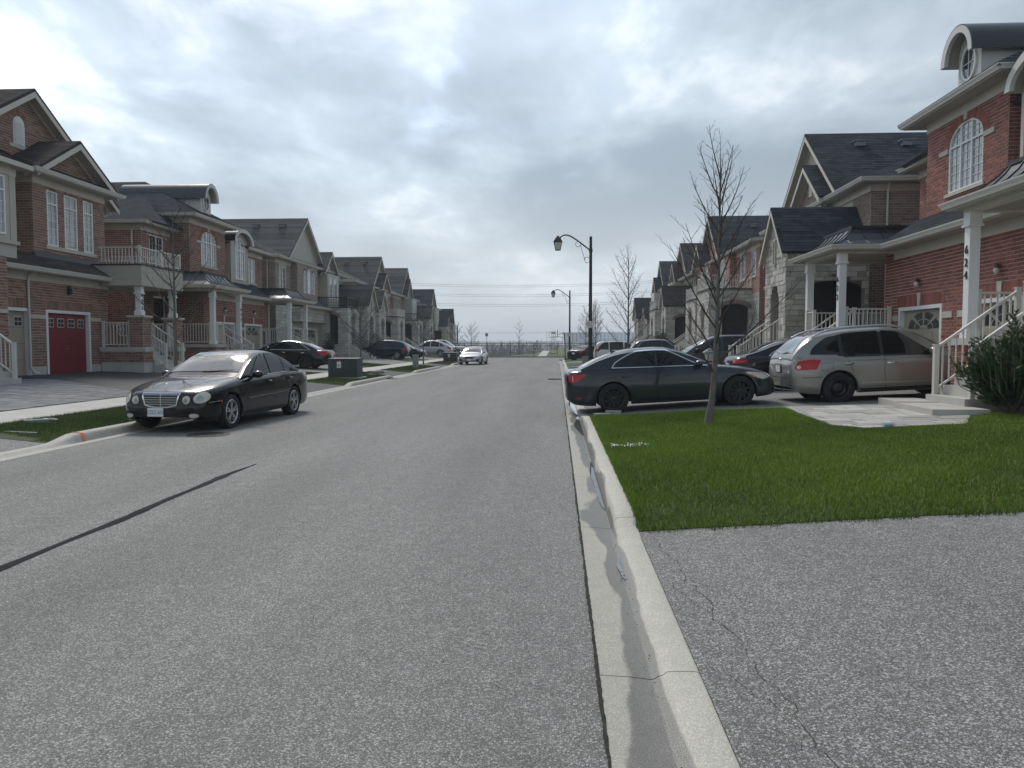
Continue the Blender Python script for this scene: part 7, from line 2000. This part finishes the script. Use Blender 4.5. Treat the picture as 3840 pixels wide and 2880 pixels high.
# ---- cedar bush by the porch steps and other evergreens
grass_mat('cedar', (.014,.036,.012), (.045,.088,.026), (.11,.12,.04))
def evergreen(name, label, loc, w, h, n, seed, cone=.3, group='evergreen shrubs', frond=.10, leaders=60):
    """leaders that rise and splay from the base, each carrying flat sprays"""
    root = empty(name, loc, 0, label, 'shrub', group); rs = np.random.RandomState(seed)
    sm = MB(); mb = MB(); per = max(4, n//leaders)
    for i in range(leaders):
        a = rs.rand()*2*PI; q = rs.rand()**.6; out = w/2*q*(.75+.35*rs.rand()); top = h*(1.02-(.30+.5*cone)*q**1.7)*(.72+.34*rs.rand())
        low = h*(.02+.25*rs.rand()*q)
        p0 = Vector((math.cos(a)*out*.15, math.sin(a)*out*.15, low)); p1 = Vector((math.cos(a)*out*.85, math.sin(a)*out*.85, lerp(low,top,.45))); p2 = Vector((math.cos(a)*out, math.sin(a)*out, top))
        sm.tube([p0,p1,p2],[.014,.009,.003],4,False)
        for k in range(per):
            t = .12+.88*rs.rand()**.8
            p = p0*(1-t)**2 + p1*2*t*(1-t) + p2*t*t; ax = ((p1-p0)*(1-t)+(p2-p1)*t).normalized()
            b = rs.rand()*2*PI; o = ax.orthogonal().normalized(); o = (o*math.cos(b)+ax.cross(o)*math.sin(b)); d = (ax*rs.uniform(.3,1.0)+o*rs.uniform(.5,1.0)+Vector((math.cos(a),math.sin(a),.35))*.35).normalized()
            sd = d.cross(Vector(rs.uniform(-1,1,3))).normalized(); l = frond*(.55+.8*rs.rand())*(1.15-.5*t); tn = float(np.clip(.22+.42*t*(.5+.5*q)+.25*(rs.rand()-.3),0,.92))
            e = p+d*l
            mb.add([tuple(p),tuple(p+d*l*.55+sd*l*.10),tuple(e),tuple(p+d*l*.55-sd*l*.10)],[(0,1,2,3)],tn)
            for kk in (.25,.45,.65,.82):
                for sg in (1,-1):
                    b0 = p+d*l*kk; ln = l*.42*(1.1-.6*kk); b1 = b0+(d*.7+sd*sg*.7)*ln; mb.add([tuple(b0-d*l*.05),tuple(b0+(d*.35+sd*sg*.62)*ln*.6),tuple(b1),tuple(b0+d*l*.07)],[(0,1,2,3)],min(.95,tn+.06*rs.rand()))
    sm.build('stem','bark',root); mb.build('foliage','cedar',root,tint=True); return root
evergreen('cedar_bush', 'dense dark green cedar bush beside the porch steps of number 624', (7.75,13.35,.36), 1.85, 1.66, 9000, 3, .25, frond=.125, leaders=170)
for i, (x, y, w, h, lb) in enumerate(((8.0,61.5,.9,2.5,'narrow cone evergreen on the right row, left one of two'),(8.45,61.2,.9,2.6,'narrow cone evergreen on the right row, right one of two'),(-15.6,51.2,1.0,1.9,'dark evergreen shrub beside the black stair rails'),(-14.9,66.0,.9,1.1,'low dark evergreen shrub left of the navy hatchback'),(-14.6,97,2.0,2.2,'dark evergreen shrub before the end house on the left row'))):
    evergreen('evergreen_shrub', lb, (x,y,zlot_l(x) if x < 0 else zlawn_r(x)), w, h, 700, 20+i, .8, frond=.26, leaders=35)

# ---- lamp posts
def lamp_post(loc, label, sign=True):
    r = empty('street_lamp', loc, 0, label, 'street lamp', 'street lamps along the right kerb')
    m = MB(); m.lathe([(.16,-.05),(.16,.02),(.13,.05),(.105,.60),(.10,.9),(.085,3.0),(.068,6.65),(.075,6.68),(.06,6.74),(.0005,6.78)], n=14); m.build('pole','pole_green',r,smooth=40)
    arm = [(0,0,6.05),(-.30,0,6.28),(-.65,0,6.55),(-1.0,0,6.78),(-1.22,0,6.84),(-1.42,0,6.80),(-1.55,0,6.66)]
    P = []
    for i in range(25):
        t = i/24*(len(arm)-1); k = min(int(t), len(arm)-2); P.append(Vector(arm[k]).lerp(Vector(arm[k+1]), t-k))
    for _ in range(3): P = [P[0]] + [(P[i-1]+P[i]*2+P[i+1])/4 for i in range(1,len(P)-1)] + [P[-1]]
    m = MB(); m.tube(P, .035, 8); m.cyl((0,0,5.98),(0,0,6.12),.095,n=12); m.build('arm','pole_green',r,smooth=50)
    S = []
    for i in range(22): t = i/21; a = PI*.2-t*PI*1.7; S.append((-.62+.13*math.cos(a), 0, 6.38+.13*math.sin(a)))
    S2 = []
    for i in range(22): t = i/21; a = PI+.9+t*PI*1.7; S2.append((-.18+.14*math.cos(a), 0, 5.60+.14*math.sin(a)))
    m = MB(); m.tube(S, .012, 5); m.tube([S[0],(-.45,0,6.1),(-.33,0,5.75),S2[0]], .012, 5); m.tube(S2, .012, 5); m.build('scroll_bracket','pole_green',r,smooth=50)
    lz = 6.62; lx = -1.62
    m = MB()
    def sq(w, z): return [(lx-w,-w,z),(lx+w,-w,z),(lx+w,w,z),(lx-w,w,z)]
    m.loft([sq(.215,lz-.16),sq(.22,lz-.12),sq(.12,lz+.06),sq(.06,lz+.10),sq(.06,lz+.14),sq(.075,lz+.15),sq(.02,lz+.18)]); lo = m.build('lantern','pole_green',r)
    g = MB(); g.loft([sq(.115,lz-.52),sq(.185,lz-.165)]); g.build('lantern_glass','lantern_glass',lo)
    f = MB()
    for sx_, sy in ((-1,-1),(1,-1),(1,1),(-1,1)): f.bar((lx+sx_*.118,sy*.118,lz-.53),(lx+sx_*.19,sy*.19,lz-.16),.018,.018)
    f.loft([sq(.125,lz-.545),sq(.125,lz-.52)]); f.build('lantern_frame','pole_green',lo)
    if sign:
        s = MB(); s.box((-.24,-.125,2.26),(.06,-.115,2.58)); so = s.build('no_parking_sign','sign_white',r)
        q = MB(); K = 24; c = (-.09,-.1165,2.43)
        q.loft([[(c[0]+rr*math.cos(2*PI*k/K),yy,c[2]+rr*math.sin(2*PI*k/K)) for k in range(K)] for rr, yy in ((.105,-.1255),(.088,-.1255),(.088,-.124))],True,False)
        q.obox((c[0]-.075,-.1262,c[2]+.062),(.15,0,-.14),(0,.001,0),(.014,0,.014)); q.build('prohibition_ring','sign_red',so)
        text_obj('sign_letter','P',.15,MATS['sign_black'],so,(c[0],-.1268,c[2]),(R(90),0,0),.0006)
        b = MB(); b.cyl((0,0,2.35),(0,0,2.39),.092,n=10); b.build('clamp','sign_back',so)
    return r
lamp_post((1.64,38.0,.15), 'tall dark street lamp with curled arm and lantern, the nearer of two')
lamp_post((1.22,75.0,.12), 'dark street lamp with curled arm and lantern, the farther of two')

# ---- transformers, pedestals
def transformer(loc, label, w=1.22, d=1.0, h=.86):
    r = empty('utility_transformer', loc, R(1.5), label, 'transformer', 'green pad transformers')
    m = MB(); m.box((-w/2-.15,-d/2-.15,-.1),(w/2+.15,d/2+.15,.05)); m.build('concrete_pad','concrete',r)
    m = MB(); m.box((-w/2,-d/2,.05),(w/2,d/2,h*.92)); m.build('cabinet','transformer_green',r)
    m = MB(); m.prism([(-w/2-.02,-d/2-.02,h*.92),(-w/2-.02,-d/2-.02,h*.97),(-w/2-.02,d/2+.02,h),(-w/2-.02,d/2+.02,h*.92)],(w+.04,0,0)); m.build('lid','transformer_green',r)
    m = MB(); m.box((-w/2+.04,-d/2-.03,.22),(w/2-.04,-d/2-.002,h*.86)); do = m.build('hood','transformer_green',r)
    m = MB(); m.box((-w/2+.38,-d/2-.036,h*.52),(-w/2+.55,-d/2-.031,h*.82)); st = m.build('notice','sign_white',do)
    m = MB(); m.box((-w/2+.40,-d/2-.04,h*.83),(-w/2+.54,-d/2-.031,h*.88)); m.build('warning_label','sticker_red',do)
    m = MB(); m.box((-w/2+.43,-d/2-.0385,h*.60),(-w/2+.50,-d/2-.0365,h*.68)); m.build('notice_print','plate_blue',st)
    m = MB(); m.box((-.06,-d/2-.05,.22),(.06,-d/2-.03,.30)); m.build('latch','transformer_green',do)
transformer((-8.94,31.7,.15), 'dark green pad transformer on the left boulevard nearer the camera')
transformer((-8.55,60.7,.15), 'dark green pad transformer beside the silver compact sedan', 1.08, .9, .80)
def pedestal(loc, label, w=.34, h=.82):
    r = empty('utility_pedestal', loc, 0, label, 'utility box', 'pale utility pedestals')
    m = MB(); m.box((-w/2,-w*.35,-.05),(w/2,w*.35,h-.03)); m.build('housing','pedestal_green',r)
    m = MB(); m.box((-w/2-.015,-w*.35-.015,h-.03),(w/2+.015,w*.35+.015,h)); m.build('cap','pedestal_green',r)
    m = MB(); m.box((-.03,-w*.35-.006,h*.42),(.03,-w*.35-.001,h*.50)); m.build('latch','sign_back',r)
pedestal((-8.67,46.2,.14), 'pale green utility pedestal on the left boulevard'); pedestal((1.44,38.9,.15), 'pale green utility pedestal at the foot of the near lamp post')

# ---- garden lantern between the driveways
r = empty('garden_lantern', (3.94,19.9,.22), 0, 'green capped garden lantern on a post behind the grey sedan', 'lantern')
m = MB(); m.cyl((0,0,0),(0,0,.84),.035,n=10); m.build('post','iron_black',r,smooth=40)
def sq4(w, z): return [(-w,-w,z),(w,-w,z),(w,w,z),(-w,w,z)]
m = MB(); m.loft([sq4(.09,.78),sq4(.09,.88)]); m.build('base','sign_white',r)
m = MB(); m.loft([sq4(.145,.895),sq4(.145,.915),sq4(.10,.93)]); m.build('tray','iron_black',r)
m = MB(); m.loft([sq4(.085,.93),sq4(.125,1.13)]); m.build('glass','lantern_cream',r)
m = MB(); m.loft([sq4(.17,1.13),sq4(.17,1.15),sq4(.07,1.23),sq4(.03,1.25)]); m.build('cap','lantern_cap',r)
# ---- small things on the ground
for k, (x, y, a, lb) in enumerate(((.95,16.05,.3,'flat grey block lying nearest the kerb by the rear wheel'),(1.20,16.22,-.2,'grey block on its side by the rear wheel of the grey sedan'))):
    m = MB(); m.box((-.16,-.10,0),(.16,.10,.075 if k == 0 else .10)); tag(link('concrete_block', m.build('concrete_block','block_grey',mesh_only=True), None, (x,y,zdrive_r(x)+.0), a), lb, 'block')
rg = random.Random(2); m = MB()
for i in range(90):
    x = rg.uniform(-.26,.26); y = rg.gauss(0,.075)+x*.30+.03*math.sin(x*17); l = rg.uniform(.012,.035); a = rg.random()*6; h = .04+.03*rg.random()
    m.poly([(x,y,h),(x+l*math.cos(a),y+l*math.sin(a),h+.015),(x+l*math.cos(a)-.012*math.sin(a),y+l*math.sin(a)+.012*math.cos(a),h+.012),(x-.012*math.sin(a),y+.012*math.cos(a),h)])
tag(link('paper_scraps', m.build('paper_scraps','paper_white',mesh_only=True), None, (1.0,10.45,.135)), 'shredded white paper scraps lying on the lawn near the kerb', 'litter', kind='stuff')
b = empty('plastic_bottle', (5.15,12.1,.335), .5, 'crushed pale blue plastic bottle at the edge of the paving', 'bottle')
m = MB(); m.lathe([(.001,-.12),(.028,-.115),(.032,-.05),(.025,0),(.033,.05),(.028,.09),(.012,.11),(.012,.125)], axis='x', n=12); m.build('bottle_body','bottle_plastic',b,smooth=50)
m = MB(); m.cyl((.125,0,0),(.14,0,0),.014,n=10); m.build('cap','sign_white',b)
b = empty('broken_light', (-9.2,12.95,.17), .35, 'broken green and white plastic garden light lying on the left boulevard', 'litter')
m = MB(); m.loft([[(-.22,-.03,.02),(-.22,.03,.02),(-.22,.03,.035),(-.22,-.03,.035)],[(-.1,-.10,.01),(-.1,.10,.01),(-.1,.09,.06),(-.1,-.09,.06)],[(.18,-.08,.02),(.18,.08,.02),(.18,.07,.07),(.18,-.07,.07)]]); m.build('shade','lantern_cap',b)
m = MB(); m.bar((-.22,-.06,.065),(.24,-.05,.085),.03,.015); m.bar((.05,.12,.07),(.30,-.08,.07),.035,.02); m.build('frame','sign_white',b)
m = MB(); m.cyl((-8.95,11.75,.17),(-8.30,11.62,.165),.006,n=6); tag(m.build('white_rod','sign_white'), 'thin white rod lying on the grass at the left kerb end', 'litter')
# porch things on the left row
b = empty('ornate_chair', (-16.55,28.35,1.47), R(90), 'ornate white metal chair behind the porch rail of number 621', 'chair')
m = MB()
for i in range(13): 
    t0 = 2*PI*i/12; t1 = 2*PI*(i+1)/12; m.cyl((.23*math.cos(t0),.2,.70+.25*math.sin(t0)),(.23*math.cos(t1),.2,.70+.25*math.sin(t1)),.012,n=5)
for i in range(6): t = 2*PI*i/6; m.cyl((0,.2,.70),(.22*math.cos(t),.2,.70+.24*math.sin(t)),.009,n=5)
m.build('backrest','sign_white',b)
m = MB(); m.lathe([(.001,.44),(.24,.44),(.24,.46),(.001,.46)], n=16); m.build('seat','sign_white',b)
for sx_, sy in ((-.17,-.17),(.17,-.17),(.17,.17),(-.17,.17)):
    m = MB(); m.cyl((sx_,sy,0),(sx_*.8,sy*.8,.44),.012,n=5); m.build('leg','sign_white',b)
b = empty('red_pot', (-16.2,36.6,1.59), 0, 'round glossy red pot behind the porch rail of number 617', 'pot')
m = MB(); m.lathe([(.14,0),(.24,.12),(.27,.28),(.20,.42),(.18,.46)], n=18); m.build('bowl','ceramic_red',b,smooth=50)
m = MB(); m.lathe([(.18,.46),(.21,.47),(.21,.50),(.18,.50)], n=18); m.build('rim','ceramic_red',b,smooth=50)
# basketball hoop near the end of the kerb
def hoop(loc, rz, label, dark=True, H=2.9):
    r = empty('basketball_hoop', loc, rz, label, 'basketball hoop', 'basketball hoops'); pm = 'iron_black' if dark else 'sign_white'
    m = MB(); m.tube([(0,0,0),(-.03,0,H*.55),(-.12,0,H*.90)],.045,8); m.build('pole',pm,r,smooth=40)
    m = MB(); m.bar((-.10,0,H*.90),(-.72,0,H*.84),.05,.05); m.bar((-.06,0,H*.72),(-.70,0,H*.78),.04,.04); m.build('arm',pm,r)
    m = MB()
    if dark: m.box((-.78,-.55,H*.74),(-.73,.55,H*1.0))
    else:
        for (y0,y1,z0,z1) in ((-.55,-.50,.74,1.0),(.50,.55,.74,1.0),(-.50,.50,.74,.755),(-.50,.50,.985,1.0)): m.box((-.78,y0,H*z0),(-.73,y1,H*z1))
    m.build('backboard','iron_black' if dark else 'sign_back',r)
    m = MB(); m.tube([(-1.0+.225*math.cos(2*PI*i/16),.225*math.sin(2*PI*i/16),H*.78) for i in range(17)],.012,5,False); m.build('rim','sign_red',r)
    m = MB()
    for i in range(12): t = 2*PI*i/12; m.cyl((-1.0+.22*math.cos(t),.22*math.sin(t),H*.78),(-1.0+.13*math.cos(t+.5),.13*math.sin(t+.5),H*.78-.4),.008,n=4)
    m.build('net','sign_white',r)
    m = MB(); m.box((-.1,-.4,-.02),(.7,.4,.14)); m.build('base','black_plastic',r)
hoop((.78,74.2,.1), R(0), 'black basketball hoop at the kerb near the end of the street'); hoop((-.6,116,.1), R(80), 'white netted basketball hoop beyond the fence', False, 3.4)
# street-name sign post at the left corner
r = empty('sign_post', (-8.64,93,.1), 0, 'slim post with a small square sign at the left street corner', 'sign')
m = MB(); m.cyl((0,0,0),(0,0,2.5),.03,n=8); m.build('post','sign_back',r); m = MB(); m.box((-.17,-.02,2.48),(.17,.01,2.85)); m.build('sign_plate','sign_back',r)
m = MB(); m.box((-9.1,92.0,.05),(-8.35,92.7,.62)); tag(m.build('utility_cabinet','pedestal_green'), 'low grey utility cabinet behind the silver compact sedan', 'utility box')
# ------------------------------------------------------------------ the end of the street and beyond
bpy.data.objects.remove(bpy.data.objects['ground'])
def gz(x, y):
    t = max(0, min(1, (y-103)/90)); t = t*t*(3-2*t); s_ = max(0, min(1, (-3-x+ (y-103)*.02)/14)); s_ = s_*s_*(3-2*s_)
    r_ = max(0, min(1, (y-100)/30))*max(0,min(1,(x+2)/10))
    return -.04 - 7.5*t*s_ + .25*r_ - (.26 if y < 90 else 0)
gx = [-1500,-700,-400,-250,-160,-110,-80,-60] + list(range(-50,61,4)) + [80,110,160,250,400,700,1500]
gy = [-200,-60,-10,20,60,89,90.5,94.6] + list(range(97,140,4)) + [150,165,180,200,230,280,360,500,800,1400,2600]
m = MB(); W_ = len(gx); V = [(x,y,gz(x,y)) for y in gy for x in gx]
m.add(V, [(j*W_+i,j*W_+i+1,(j+1)*W_+i+1,(j+1)*W_+i) for j in range(len(gy)-1) for i in range(W_-1)])
tag(m.build('ground','far_grass',smooth=60), kind='structure')
sw2 = empty('far_sidewalk'); tag(sw2, kind='structure')
m = MB(); m.box((0,0,-.1),(3.98,1.5,.06)); me = m.build('sidewalk_slab','concrete',mesh_only=True)
for i in range(16): link('sidewalk_slab', me, sw2, (-44+i*4, 92.2, .03))
m = MB(); m.box((-44,91.2,-.1),(20,91.45,.13)); tag(m.build('far_kerb','concrete'), kind='structure')
pth = empty('far_path'); tag(pth, kind='structure')
for i in range(12):
    m = MB(); y = 101+i*3.0; m.poly([(-2.6,y,.03+.012*(y-101)),(-1.4,y,.03+.012*(y-101)),(-1.4,y+2.97,.03+.012*(y+2.97-101)),(-2.6,y+2.97,.03+.012*(y+2.97-101))]); m.build('path_slab','concrete',pth)
m = MB(); m.add([(-8,99.5,-.03),(40,99.5,.02),(60,150,.8),(-5,150,.45),(-2.6,138,.42),(-3.4,120,.18)],[(0,1,2,3,4,5)]); tag(m.build('field','far_grass'), kind='structure')
mat('lot_pale', (.36,.36,.34), .9, var=.1, scale=.5)
m = MB(); m.poly([(2,128,.36),(60,128,.80),(60,146,.95),(2,146,.62)]); tag(m.build('school_parking_lot','lot_pale'), kind='structure')
# black chain-link fence
f = empty('chain_link_fence', (0,98,0), 0, 'black chain-link fence across the end of the street', 'fence')
for i in range(22):
    x = -15+i*3.0; m = MB(); m.cyl((x,0,-.3),(x,0,1.78),.034,n=6); m.build('post','iron_black',f)
for z in (1.71,1.42,.06):
    m = MB(); m.cyl((-15,0,z),(48,0,z),.028,n=5); m.build('rail','iron_black',f)
m = MB(); x = -15
while x < 48:
    m.bar((x,.01,.06),(x+1.36,.01,1.42),.005,.005); m.bar((x+1.36,-.01,.06),(x,-.01,1.42),.005,.005); x += .13
o = m.build('wire_mesh','iron_black',f); o['kind'] = 'stuff'
# far woods in the valley
rg = random.Random(77)
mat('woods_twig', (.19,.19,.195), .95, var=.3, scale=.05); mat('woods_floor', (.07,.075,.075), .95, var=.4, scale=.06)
m = MB()
def wtree(x, y, z, h):
    m.tube([(x,y,z),(x+rg.uniform(-.2,.2),y,z+h*.5),(x+rg.uniform(-.4,.4),y,z+h)],[.16,.09,.03],4,False)
    for k in range(15):
        t = rg.uniform(.25,.95); a = rg.random()*6.28; l = h*.34*(1.1-t); p = Vector((x,y,z+h*t)); q = p+Vector((math.cos(a)*l*.7,math.sin(a)*l*.7,l*.75)); m.tube([p,q],[.06,.03],3,False)
        for j in range(3):
            b = p.lerp(q, rg.uniform(.3,.9)); a2 = a+rg.uniform(-1.2,1.2); m.tube([b,b+Vector((math.cos(a2)*l*.3,math.sin(a2)*l*.3,l*.35))],[.035,.02],3,False)
for i in range(950):
    y = rg.choice((rg.uniform(175,215),rg.uniform(215,290),rg.uniform(290,420))); x = rg.uniform(-.50*y,-.005*y if y < 240 else .07*y); wtree(x, y, -7.6, rg.uniform(7.2,10.2)*(1+.0012*(y-200)))
o = m.build('far_woods','woods_twig'); tag(o, 'bluish bare woods in the valley behind the fence', 'woods', kind='stuff')
# hills on the horizon
mat('hill', (.075,.09,.085), .95, var=.25, scale=.004)
m = MB(); xs_ = list(range(-1800,1801,60)); rows = []
for (y, hh, ph) in ((900,0,0),(1300,9.0,1.0),(1700,13,2.1),(2100,15.5,.4),(2500,0,0)):
    rows.append([(x,y,-1.5 + (hh*(.62+.25*math.sin(x*.0031+ph)+.13*math.sin(x*.011+ph*3)+.06*math.sin(x*.034+ph)) if hh else -8)) for x in xs_])
for a, b in zip(rows, rows[1:]):
    for i in range(len(xs_)-1): m.poly([a[i],a[i+1],b[i+1],b[i]])
tag(m.build('hills','hill',smooth=80), kind='structure')
# school gymnasium with ribbed metal panels
mat('panel_pale', (.74,.77,.80), .45, var=.05, scale=.3); mat('panel_mid', (.58,.62,.66), .45, var=.05, scale=.3); mat('panel_dark', (.45,.48,.52), .45)
sb = empty('school_building', (2.6,300,.4), 0, 'long pale blue panelled school building beyond the fence', 'building')
m = MB(); m.box((0,0,-1),(34,30,5.6)); m.build('wall','panel_pale',sb)
for i in range(46):
    w = .55; x = .3+i*.73; mm = ('panel_mid','panel_pale','panel_pale','panel_mid','panel_dark')[(i*7+i//3) % 5]; m = MB(); z0 = .9 if i % 3 else 2.2; m.box((x,-.08,z0),(x+w,-.01,5.5)); m.build('facade_panel',mm,sb)
m = MB(); m.box((-.2,-.2,5.6),(34.2,30,5.9)); m.build('parapet','panel_mid',sb)
m = MB(); m.box((8,-14,2.0),(30,-.3,2.6)); ca = m.build('entrance_canopy','panel_dark',sb)
for i in range(6):
    m = MB(); m.box((9+i*4,-13.6,-1),(9.3+i*4,-13.3,2.0)); m.build('canopy_post','panel_mid',ca)
for k, x in enumerate((9.6,10.8)):
    m = MB(); m.box((x,2,5.9),(x+.4,2.4,7.2)); m.build('roof_stack','panel_mid',sb)
# flag poles with flag, light poles
def flagpole(x, y, h, lb, flag=False):
    r = empty('flag_pole', (x,y,.2), 0, lb, 'flag pole', 'flag poles beyond the fence'); m = MB(); m.cyl((0,0,0),(0,0,h),.06,.04,8); m.build('pole','sign_back',r)
    m = MB(); m.lathe([(.0005,.16),(.08,.08),(.0005,0)],(0,0,h),n=8); m.build('finial','sign_back',r)
    if flag:
        fo = MB(); W2 = 1.3; K = 8; Z = (h-1.05,h-.15)
        def col(i0, i1, mt, par):
            q = MB()
            for i in range(i0,i1):
                a, b = i/K*W2, (i+1)/K*W2; f_ = lambda t: .12*math.sin(t*3.2); q.poly([(a+.05,f_(a),Z[0]-.05*a),(b+.05,f_(b),Z[0]-.05*b),(b+.05,f_(b),Z[1]-.05*b),(a+.05,f_(a),Z[1]-.05*a)])
            return q.build('flag_band' if par is not r else 'flag', mt, par)
        c = col(2,6,'sign_white',r); col(0,2,'sign_red',c); col(6,8,'sign_red',c)
        q = MB(); cx, cz = .70, (Z[0]+Z[1])/2-.05; L_ = [(0,.30),(.07,.17),(.14,.21),(.12,.06),(.24,.10),(.20,0),(.25,-.06),(.10,-.17),(.015,-.15),(.01,-.30)]
        P = [(cx+a*.8,.12*math.sin((cx+a)*3.2)-.02,cz+b) for a,b in L_] + [(cx-a*.8,.12*math.sin((cx-a)*3.2)-.02,cz+b) for a,b in L_[::-1][:-1]]
        q.poly(P); q.build('maple_leaf','sign_red',c)
flagpole(-2.1,280,6.2,'flag pole flying a red and white maple leaf flag',True); flagpole(-3.9,280,6.4,'bare flag pole just left of the maple leaf flag'); flagpole(1.9,280,6.0,'bare flag pole right of the maple leaf flag')
# overhead power lines
mat('wire', (.05,.055,.06), .6)
for k, (z0, lb) in enumerate(((21.9,'top'),(18.6,'middle'),(15.3,'lower'))):
    for j in (0,1):
        m = MB(); P = [(x, 262, z0-.62*j+.00062*(x+14)**2) for x in range(-130,131,10)]; m.tube(P,.042,4); tag(m.build('power_line','wire'), f'{("upper","lower")[j]} wire of the {lb} pair of overhead power lines', 'power line', 'overhead power lines')
m = MB(); m.tube([(x,190,4.45+.0003*(x+10)**2) for x in range(-120,90,10)],.03,4); tag(m.build('power_line','wire'), 'lowest single overhead wire just above the fence', 'power line', 'overhead power lines')
m = MB(); m.cyl((-19.5,128,0),(-19.5,128,8.5),.15,.11,8); tag(m.build('utility_pole','iron_black'), 'dark utility pole right of the end house on the left row', 'pole') if False else None
r = empty('utility_pole', (-15.55,118,-.5), 0, 'dark slim pole right of the end house on the left row', 'pole')
m = MB(); m.cyl((0,0,0),(0,0,4.9),.12,.10,8); m.build('shaft','pole_green',r); m = MB(); m.lathe([(.11,0),(.12,.05),(.0005,.1)],(0,0,4.9),n=8); m.build('cap','pole_green',r)

# ---- thin damp air that greys the far woods and hills
hz = bpy.data.materials.new('haze_air'); hz.use_nodes = True; N = hz.node_tree.nodes; L = hz.node_tree.links; N.remove(N['Principled BSDF'])
pv = N.new('ShaderNodeVolumePrincipled'); pv.inputs['Color'].default_value = (.86,.91,.97,1); pv.inputs['Density'].default_value = .0006; pv.inputs['Anisotropy'].default_value = .2
L.new(pv.outputs[0], N['Material Output'].inputs['Volume'])
m = MB(); m.box((-1560,-230,-11.0),(1560,2650,42)); ho = m.build('haze', hz); tag(ho, 'thin grey blue haze in the air over the street', 'haze', kind='stuff')
